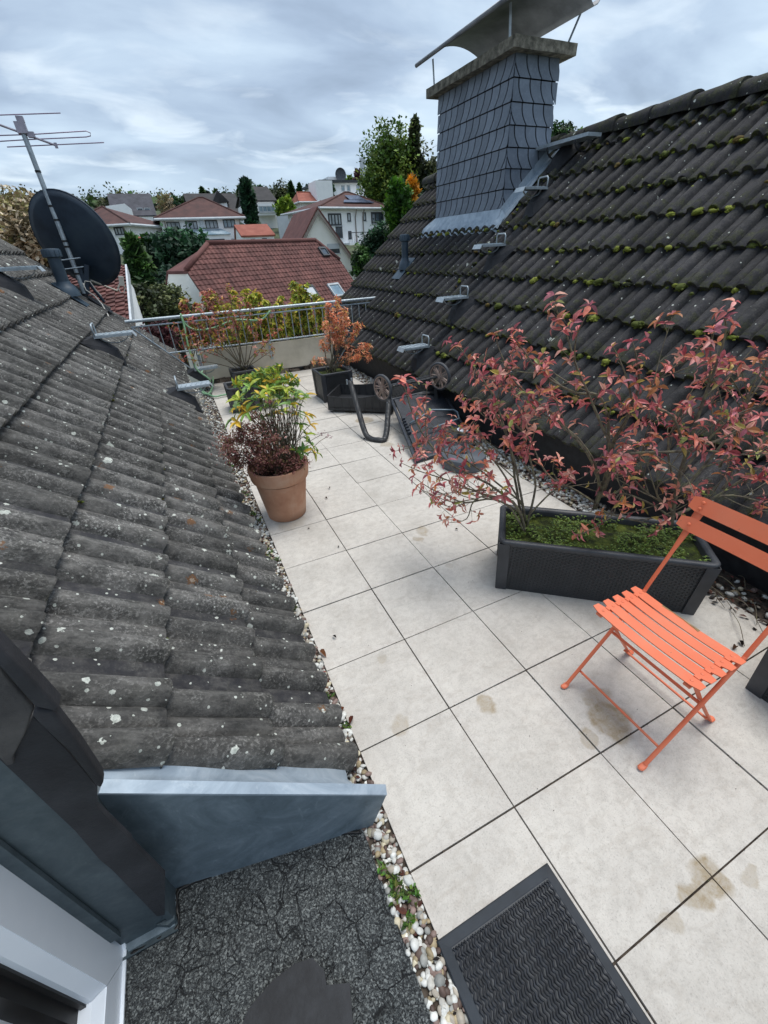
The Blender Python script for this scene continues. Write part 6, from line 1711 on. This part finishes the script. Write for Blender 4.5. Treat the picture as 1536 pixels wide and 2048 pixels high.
# right villa
v7 = wh('white villa with brown red hipped roof, solar panels and tall black framed windows', r4(520, 392), 55, r4(1118, 390), 57, 8.5, 11)
apex = onpl(*r4(755, 255), v7.P(0, 4.2, 0), v7.Y); xr = (apex-v7.a).dot(v7.X); zr = (apex-v7.a).z
v7.hip(zr, 'brown_tile', .55, ridge=(xr-.2, 4.2, xr+.4, 4.2))
v7.win(*r4(583, 450), *r4(715, 565), 4, 'winframe', 0, 'window', .16, 'curtain'); v7.win(*r4(655, 572), *r4(725, 680), 3, 'winframe', 0, 'window', .14); v7.win(*r4(762, 447), *r4(800, 528), 1, 'winframe', 0, 'window', .12, 'curtain')
v7.win(*r4(907, 440), *r4(942, 522), 1, 'winframe', 0, 'window', .12, 'curtain'); v7.win(*r4(985, 438), *r4(1104, 545), 3, 'winframe', 0, 'window', .16); v7.win(*r4(772, 615), *r4(808, 692), 1, 'winframe', 0, 'window', .12)
A_ = (onpl(*r4(838, 400), v7.P(0, 0, 0), v7.Y)-v7.a); v7.pipe(A_.x); v7.pipe(A_.x+1.1)
A_ = (onpl(*r4(770, 725), v7.P(0, -1.5, 0), v7.Y)-v7.a); B_ = (onpl(*r4(915, 755), v7.P(0, -1.5, 0), v7.Y)-v7.a)
b = MB(); b.slab([v7.P(A_.x, -1.5, B_.z), v7.P(B_.x+.6, -1.5, B_.z), v7.P(B_.x+.6, -1.5, A_.z), v7.P(A_.x, -1.5, A_.z)], v7.Y*1.49); bal = v7.put(b, 'balcony', 'white_wall')
b = MB(); b.tube([v7.P(A_.x, -1.45, A_.z+1), v7.P(B_.x+.5, -1.45, A_.z+1)], .04, 6)
for k in range(12): x = A_.x+(B_.x+.5-A_.x)*k/11; b.tube([v7.P(x, -1.45, A_.z), v7.P(x, -1.45, A_.z+1)], .015, 4)
v7.put(b, 'balcony_rail', 'winframe', bal)
O_ = v7.P(xr-3.2, 1.6, .0)
fu = (v7.P(xr, 4.2, zr)-v7.P(xr, -.55, -.05)).normalized(); fn = v7.X.cross(fu).normalized(); F0 = v7.P(0, -.55, -.05)
for (x0, x1, s0, s1) in ((xr-3.0, xr+1.5, 1.1, 1.9), (xr-1.5, xr+.9, 2.0, 3.5)):
    b = MB(); b.slab([F0+v7.X*x0+fu*s0+fn*.1, F0+v7.X*x1+fu*s0+fn*.1, F0+v7.X*(x1-.2)+fu*s1+fn*.1, F0+v7.X*(x0+.2 if x0 > xr-2 else x0+.6)+fu*s1+fn*.1], fn*.06); v7.put(b, 'solar_panel', 'solar')
# upper flat house on the hill
v8 = wh('white flat roofed house at the top of the hill with satellite dish and roof box', r4(520, 175), 92, r4(1045, 160), 92, 10, 12)
b = MB(); b.slab([v8.P(-.6, -.9, .0), v8.P(v8.w+1.0, -.9, 0), v8.P(v8.w+1.0, 10.5, 0), v8.P(-.6, 10.5, 0)], (0, 0, .35)); v8.put(b, 'roof', 'winframe')
b = MB(); A_ = (onpl(*r4(590, 150), v8.P(0, 3, 0), v8.Y)-v8.a); B_ = (onpl(*r4(690, 110), v8.P(0, 3, 0), v8.Y)-v8.a); b.slab([v8.P(A_.x, 3, .3), v8.P(B_.x, 3, .3), v8.P(B_.x, 3, B_.z), v8.P(A_.x, 3, B_.z)], v8.Y*4); v8.put(b, 'roof_box', 'white_wall')
A_ = (onpl(*r4(921, 120), v8.P(0, 3, 0), v8.Y)-v8.a); b = MB(); b.slab([v8.P(A_.x-.4, 3, 0), v8.P(A_.x+.4, 3, 0), v8.P(A_.x+.4, 3, 4.2), v8.P(A_.x-.4, 3, 4.2)], v8.Y*.8); v8.put(b, 'chimney', 'shutter')
b = MB(); A_ = (onpl(*r4(697, 95), v8.P(0, 2.9, 0), v8.Y)-v8.a); b.lathe([(.0, .0), (.7, .1), (1.1, .35)], v8.P(A_.x, 2.8, A_.z), 20, (0, -1, 0)); b.tube([v8.P(A_.x, 3, A_.z), v8.P(A_.x, 3, .3)], .08, 6); v8.put(b, 'satellite_dish', 'sat')
for x0, x1 in ((708, 745), (760, 795), (848, 885), (948, 983)): v8.win(*r4(x0, 190), *r4(x1, 245), 1, 'winframe_w', 0, 'window', .15, 'glassroof')
for x in (605, 935): A_ = (onpl(*r4(x, 200), v8.P(0, 0, 0), v8.Y)-v8.a); v8.pipe(A_.x)
b = MB(); A_ = (onpl(*r4(930, 285), v8.P(0, -2.5, 0), v8.Y)-v8.a); B_ = (onpl(*r4(1098, 330), v8.P(0, -2.5, 0), v8.Y)-v8.a); b.slab([v8.P(A_.x-4, -2.5, -12), v8.P(B_.x, -2.5, -12), v8.P(B_.x, -2.5, A_.z), v8.P(A_.x-4, -2.5, A_.z)], v8.Y*2.49); v8.put(b, 'terrace', 'white_wall')
v9 = wh('small white house with low red hipped roof left of the thin cypress', r4(335, 342), 80, r4(478, 332), 80, 6, 8)
v9.hip((onpl(*r4(480, 255), v9.P(0, 3, 0), v9.Y)-v9.a).z, 'orange_tile', .5, ridge=(v9.w-2.2, 3, v9.w, 3))
v9.win(*r4(395, 375), *r4(435, 415), 2, 'winframe'); 
b = MB(); b.slab([v9.P(v9.w+.01, -.5, 2.6), v9.P(v9.w+2.8, -.5, 2.6), v9.P(v9.w+2.8, -.5, -8), v9.P(v9.w+.01, -.5, -8)], v9.Y*4); v9.put(b, 'annex', 'white_wall')
# garden wall and pale shed pieces on the slope
def gwall(label, u0, v0, u1, v1, y, hgt, m='white_wall', cat='garden wall'):
    a, c = py_(u0, v0, y), py_(u1, v1, y); b = MB(); b.slab([a, c, c-Vector((0, 0, hgt)), a-Vector((0, 0, hgt))], (0, .25, 0)); tag(b.build('garden_wall', M[m]), label, cat)
gwall('white garden wall with railing below the small red roofed house', *r4(250, 445), *r4(345, 432), 66, 3)
gwall('grey fence panels between the orange annex and the yellow tree', *r4(112, 478), *r4(212, 468), 60, 3.5, 'shutter', 'fence')
b = MB(); a = py_(*r5(615, 650), 48); c = py_(*r5(940, 640), 48); d = Vector((0, 2.6, -2.2)); b.slab([a, c, c+Vector((0, -3, -3)), a+Vector((0, -3, -3))], (0, 0, -.15)); tag(b.build('shed_roof', M['orange_tile']), 'low orange brown shed roof between the hedge and the white house on the left', 'shed roof')

# ------------------------------------------------------------------ trees
def tree(name, label, base, H, R, pal, n, seed, kind='round', leafs=.30, trunk=.18, group=None, bare=.0, z0=.25):
    root = empty(name, base, label, 'tree', group); r_ = random.Random(seed)
    b = MB(); top = H*(.92 if kind in ('conifer', 'column') else .62)
    P = [Vector((0, 0, -1))]+[Vector((r_.uniform(-.1, .1)*H*.06, r_.uniform(-.1, .1)*H*.06, top*k/5)) for k in range(1, 6)]
    b.tube(P, [trunk*(1-.16*i) for i in range(6)], 7)
    nl = 16 if kind == 'round' else 10; tips = []
    for k in range(nl):
        z = H*(z0+ (.85-z0)*k/nl); a = k*2.4+r_.uniform(-.4, .4)
        rr = R*.8*(math.sin(PI*min(1, max(.12, (z/H-z0*.6)/(1-z0*.6))))**.6 if kind == 'round' else (1-z/H))
        st = Vector((0, 0, max(H*.12, z-R*.5))); e_ = Vector((math.cos(a)*rr, math.sin(a)*rr, z)); 
        b.tube([st, st.lerp(e_, .5)+Vector((0, 0, .05*H)), e_], [trunk*.35, trunk*.2, trunk*.06], 5, caps=False); tips.append(e_)
        for q in range(3 if not bare else 6):
            f_ = e_+Vector((r_.gauss(0, .3)*R, r_.gauss(0, .3)*R, r_.uniform(.0, .35)*R)); b.tube([st.lerp(e_, .6), f_], [trunk*.1, trunk*.03], 4, caps=False); tips.append(f_)
    b.build('trunk', M['bark_d'], root, smooth=True)
    c = MB()
    for k in range(int(n*.22)):
        if kind == 'round':
            v = Vector((r_.gauss(0, 1), r_.gauss(0, 1), r_.gauss(0, 1))).normalized()*r_.random()**.5*.72; p = Vector((v.x*R, v.y*R, H*(z0+1)/2+v.z*H*(1-z0)/2))
        else:
            t = r_.random(); rr = R*(.6*(1-t) if kind == 'conifer' else .6*min(1, 4*(1-t))); a = r_.uniform(0, 2*PI); p = Vector((math.cos(a)*rr*r_.random(), math.sin(a)*rr*r_.random(), H*(.08+.82*t)))
        if bare: break
        cc = pick(r_, pal, (.6, 1.1)); c.col = cc; d = Vector((r_.gauss(0, 1), r_.gauss(0, 1), r_.gauss(0, 1))).normalized(); l = leafs*r_.uniform(1.2, 2.2); s_ = d.orthogonal().normalized()*l*.5
        c.add([p, p+d*l*.5+s_, p+d*l, p+d*l*.5-s_], [(0, 1, 2, 3)])
    nc = max(20, int(n/45))
    for k in range(nc):
        if kind == 'round':
            while True:
                v = Vector((r_.uniform(-1, 1), r_.uniform(-1, 1), r_.uniform(-1, 1)))
                if .25 < v.length < 1: break
            zc = H*(z0+1)/2; hz = H*(1-z0)/2
            p = Vector((v.x*R, v.y*R, zc+v.z*hz)); sz = R*r_.uniform(.14, .30)
        elif kind == 'conifer':
            t = r_.random()**.75; z = H*(.10+.9*t); rr = R*(1-t)**.85*(.5+.5*r_.random()); a = r_.uniform(0, 2*PI); p = Vector((math.cos(a)*rr, math.sin(a)*rr, z-.15*rr)); sz = R*.22*(1.1-t)
        elif kind == 'column':
            t = r_.random(); z = H*(.05+.93*t); rr = R*min(1, 4*(1-t))**.6*r_.uniform(.5, 1); a = r_.uniform(0, 2*PI); p = Vector((math.cos(a)*rr, math.sin(a)*rr, z)); sz = R*.32
        if noise.noise(Vector((p.x*.9/R*2, p.y*.9/R*2, p.z/R*2+seed))) < -.28: continue
        cc = pick(r_, pal, (.7, 1.25)); 
        for q in range(int(n/nc)):
            o = Vector((r_.uniform(-1, 1), r_.uniform(-1, 1), r_.uniform(-.8, .8)))*sz*1.15
            kk = r_.uniform(.72, 1.3); c.col = tuple(x*kk for x in cc)
            l = leafs*r_.uniform(.6, 1.4); d = Vector((r_.gauss(0, 1), r_.gauss(0, 1), r_.gauss(-.1, .7))).normalized(); s_ = d.cross(Vector((r_.gauss(0, .5), r_.gauss(0, .5), 1))).normalized()*l*.32
            if kind == 'column' or kind == 'conifer': d = (d+Vector((0, 0, .7 if kind == 'column' else -.1))).normalized()
            x_ = p+o; c.add([x_, x_+d*l*.5+s_, x_+d*l, x_+d*l*.5-s_], [(0, 1, 2, 3)])
    c.build('crown', M['crown'], root, color=True)
    return root
G1 = [(col('2c4a1e'), 5), (col('3b5f26'), 4), (col('1f3a1a'), 4), (col('4d7030'), 2)]       # deep green
G2 = [(col('1c3826'), 6), (col('274a30'), 4), (col('35603c'), 3)]       # blue green
G3 = [(col('4d6a28'), 5), (col('6d8834'), 4), (col('87993f'), 2)]       # light
G4 = [(col('3e4a2c'), 5), (col('56603a'), 4), (col('6e7448'), 3), (col('2c3622'), 4)]       # olive
G5 = [(col('5b7a20'), 4), (col('7f9e2c'), 4), (col('99b03a'), 2)]
YB = [(col('a08c6c'), 4), (col('b8a488'), 4), (col('85785a'), 3), (col('cbbda6'), 3), (col('8a8458'), 2)]
OY = [(col('c98a22'), 5), (col('d9a032'), 4)]
RD = [(col('4a2228'), 4), (col('5c2c30'), 3)]
def tb(u, v_top, v_bot, y): # base/height from pixels
    t = py_(u, v_top, y); q = py_(u, v_bot, y); return Vector((t.x, y, q.z)), t.z-q.z
def T_(name, label, u, vt, vb, y, rpx, pal, n, seed, kind='round', leafs=.3, **k):
    base, H = tb(u, vt, vb, y); R = rpx*(base-CAM).length/FPX*.88
    return tree(name, label, base, H, R, pal, n, seed, kind, leafs, **k)
T_('tree', 'big round dark green tree in the garden left of the red roofed house', 350, 462, 590, 33, 55, G2, 9000, 1, leafs=.32, z0=.08)
T_('conifer', 'broad feathery conifer just right of the satellite dish', 262, 478, 640, 31, 38, G1, 5000, 2, 'conifer', .38)
T_('conifer', 'darker conifer between the dish and the round tree', 292, 474, 600, 34, 28, G1, 3200, 3, 'conifer', .36)
T_('bush', 'yellowish green bush between the conifers and the round tree', 300, 472, 560, 36, 18, G3, 1600, 4, leafs=.28, z0=.1)
T_('bush', 'olive grey bush in front of the lawn at the left', 268, 560, 680, 20, 34, G4, 3200, 5, leafs=.16, z0=.05)
T_('bush', 'big dark olive bush filling the corner beside the white house wall', 322, 562, 700, 21, 44, G4, 7500, 6, leafs=.17, z0=.0)
T_('bush', 'dark shrub below the round tree', 345, 535, 600, 28, 34, G2, 2600, 7, leafs=.2, z0=.05)
T_('tree', 'tree with reddish brown autumn leaves low behind the railing', 305, 640, 730, 13, 30, RD, 1800, 8, leafs=.09, z0=.05)
T_('tree', 'tall golden brown birch like tree left of the satellite dish', 5, 370, 560, 14, 62, YB, 7000, 9, leafs=.12, z0=.05)
T_('tree', 'smaller pale brown bush under the golden tree at the left edge', 50, 430, 540, 13, 45, YB, 4500, 10, leafs=.11, z0=.0)
T_('tree', 'large loose green tree above the hill houses, left of the chimney', 782, 238, 490, 62, 52, G3, 9000, 11, leafs=.42, z0=.18, trunk=.35)
T_('tree', 'lower left part of the tall tree group above the white flat roofed house', 752, 298, 480, 66, 32, G3, 4200, 12, leafs=.42, z0=.15)
T_('tree', 'tall dark spruce behind the loose green tree', 829, 225, 480, 60, 26, G4, 4200, 13, 'conifer', .5)
T_('tree', 'dark tree directly left of the chimney', 862, 290, 480, 58, 34, G4, 5500, 14, leafs=.45, z0=.1)
T_('tree', 'dark evergreen below the tall tree group', 812, 355, 480, 56, 34, G2, 4200, 15, leafs=.4, z0=.05)
T_('cypress', 'bright green cypress in front of the yellow tree next to the dark roof', 796, 362, 480, 30, 22, [(col('3f6a1c'), 4), (col('5a8424'), 4), (col('2c5018'), 4)], 3600, 16, 'column', .26)
T_('tree', 'slim golden yellow tree beside the dark roof edge', 823, 355, 440, 34, 11, OY, 1500, 17, 'column', .26)
T_('bush', 'dense dark green bush in front of the right villa', 757, 447, 530, 34, 32, G2, 4500, 18, leafs=.22, z0=.0)
T_('bush', 'lower green bush at the right of the white gable', 722, 494, 560, 30, 22, G1, 2600, 19, leafs=.2, z0=.0)
T_('tree', 'tree behind the ridge right of the chimney', 1125, 245, 330, 40, 30, G1, 3000, 20, leafs=.3, z0=.0)
T_('tree', 'light green treetop behind the ridge step platform', 1160, 262, 330, 36, 20, G5, 2000, 21, leafs=.26, z0=.0)
T_('tree', 'low treetop just above the ridge of the right roof', 1215, 250, 320, 44, 22, G4, 1600, 22, leafs=.28, z0=.0, bare=1)
T_('cypress', 'tall narrow dark conifer beside the slate clad house', 489, 358, 455, 64, 9, G2, 2600, 23, 'column', .5)
T_('cypress', 'thin dark cypress in front of the white flat roofed house', 656, 368, 405, 84, 6, G2, 1100, 24, 'column', .6)
T_('tree', 'round yellow green tree beside the slate clad house', 567, 395, 440, 68, 15, G5, 2200, 25, leafs=.42, z0=.05)
T_('tree', 'dark red leaved tree behind the white flat roofed house', 719, 335, 400, 100, 13, RD, 1500, 26, leafs=.6, z0=.1)
T_('tree', 'yellow green treetop behind the white flat roofed house', 698, 348, 400, 104, 9, G5, 900, 27, leafs=.6, z0=.0)
T_('tree', 'pale brown bare tree right of the modern grey house', 326, 385, 450, 88, 14, YB, 2400, 28, leafs=.26, z0=.1, bare=1)
T_('tree', 'bare branched tree left of the modern grey house', 205, 388, 440, 86, 17, G4, 900, 29, leafs=.24, z0=.1, bare=1)
row = [(240, 383, 9), (352, 392, 14), (372, 390, 12), (403, 375, 14), (430, 378, 12), (455, 384, 12), (478, 372, 12), (500, 357, 17), (520, 372, 14), (543, 368, 15), (560, 360, 17), (580, 362, 14), (598, 368, 14), (615, 366, 15), (632, 372, 13), (645, 376, 12), (672, 378, 12), (690, 372, 12), (415, 385, 12), (340, 398, 12)]
r_ = random.Random(9)
for i, (u, v, rp) in enumerate(row):
    where = ['behind the grey roofed house', 'right of the grey roofed house', 'left of the villa roof', 'above the villa roof', 'right above the villa roof', 'above the dark roof', 'left of the tall conifer', 'just behind the tall conifer', 'right of the tall conifer', 'above the slate clad house',
             'above the round yellow green tree', 'right of the round yellow green tree', 'in the middle of the ridge line', 'above the small red roofed house', 'left of the flat roofed house', 'at the left corner of the flat roofed house', 'behind the roof box', 'behind the chimney of the flat roofed house', 'low above the dark roof', 'low beside the grey roofed house'][i]
    T_('tree', 'dark tree on the hilltop '+where, u, v, 440, 112+r_.uniform(-8, 14), rp*1.25, r_.choice([G1, G2, G4, G1]), 2300, 60+i, r_.choice(['round', 'round', 'round', 'conifer']), .42, group='trees along the hilltop', z0=.05)
# distant wood on the hill as one mass
b = MB(); r_ = random.Random(90)
for k in range(1100):
    x = r_.uniform(-110, 260); y = r_.uniform(135, 190); z = terrain_h(x, y); h = r_.uniform(3.0, 6.0); cc = pick(r_, G1+G4, (.6, 1.2))
    for q in range(9):
        d = Vector((r_.gauss(0, 1), r_.gauss(0, 1), r_.gauss(0, .6))).normalized(); l = r_.uniform(1.6, 2.8); s_ = d.orthogonal().normalized()*l*.5; p = Vector((x+r_.uniform(-1.2, 1.2), y+r_.uniform(-1.2, 1.2), z+h*r_.uniform(.0, .55))); b.col = cc; b.add([p, p+d*l*.5+s_, p+d*l, p+d*l*.5-s_], [(0, 1, 2, 3)])
    for q in range(30):
        d = Vector((r_.gauss(0, 1), r_.gauss(0, 1), r_.gauss(0, .7))).normalized(); l = r_.uniform(.4, .8); s_ = d.orthogonal().normalized()*l*.4; p = Vector((x, y, z+h*.45))+Vector((r_.uniform(-2.4, 2.4), r_.uniform(-2.4, 2.4), r_.uniform(-.5, .5)*h))
        kk = r_.uniform(.7, 1.3); b.col = tuple(c_*kk for c_ in cc); b.add([p, p+d*l*.5+s_, p+d*l, p+d*l*.5-s_], [(0, 1, 2, 3)])
tag(b.build('wood', M['crown'], color=True), 'distant wood along the crest of the hill', 'wood', kind='stuff')
# lawn patch
b = MB(); pts = []
for (u, v, y) in ((272, 566, 36), (300, 556, 38), (318, 548, 40), (325, 560, 38), (335, 575, 33), (275, 590, 30)): pts.append(py_(u, v, y))
b.slab(pts, (0, 0, -.3)); M['lawn'] = simple('bright_lawn', [col('55701c'), col('70902a')], 1.5, .95, .4, .05); tag(b.build('lawn', M['lawn']), kind='structure')
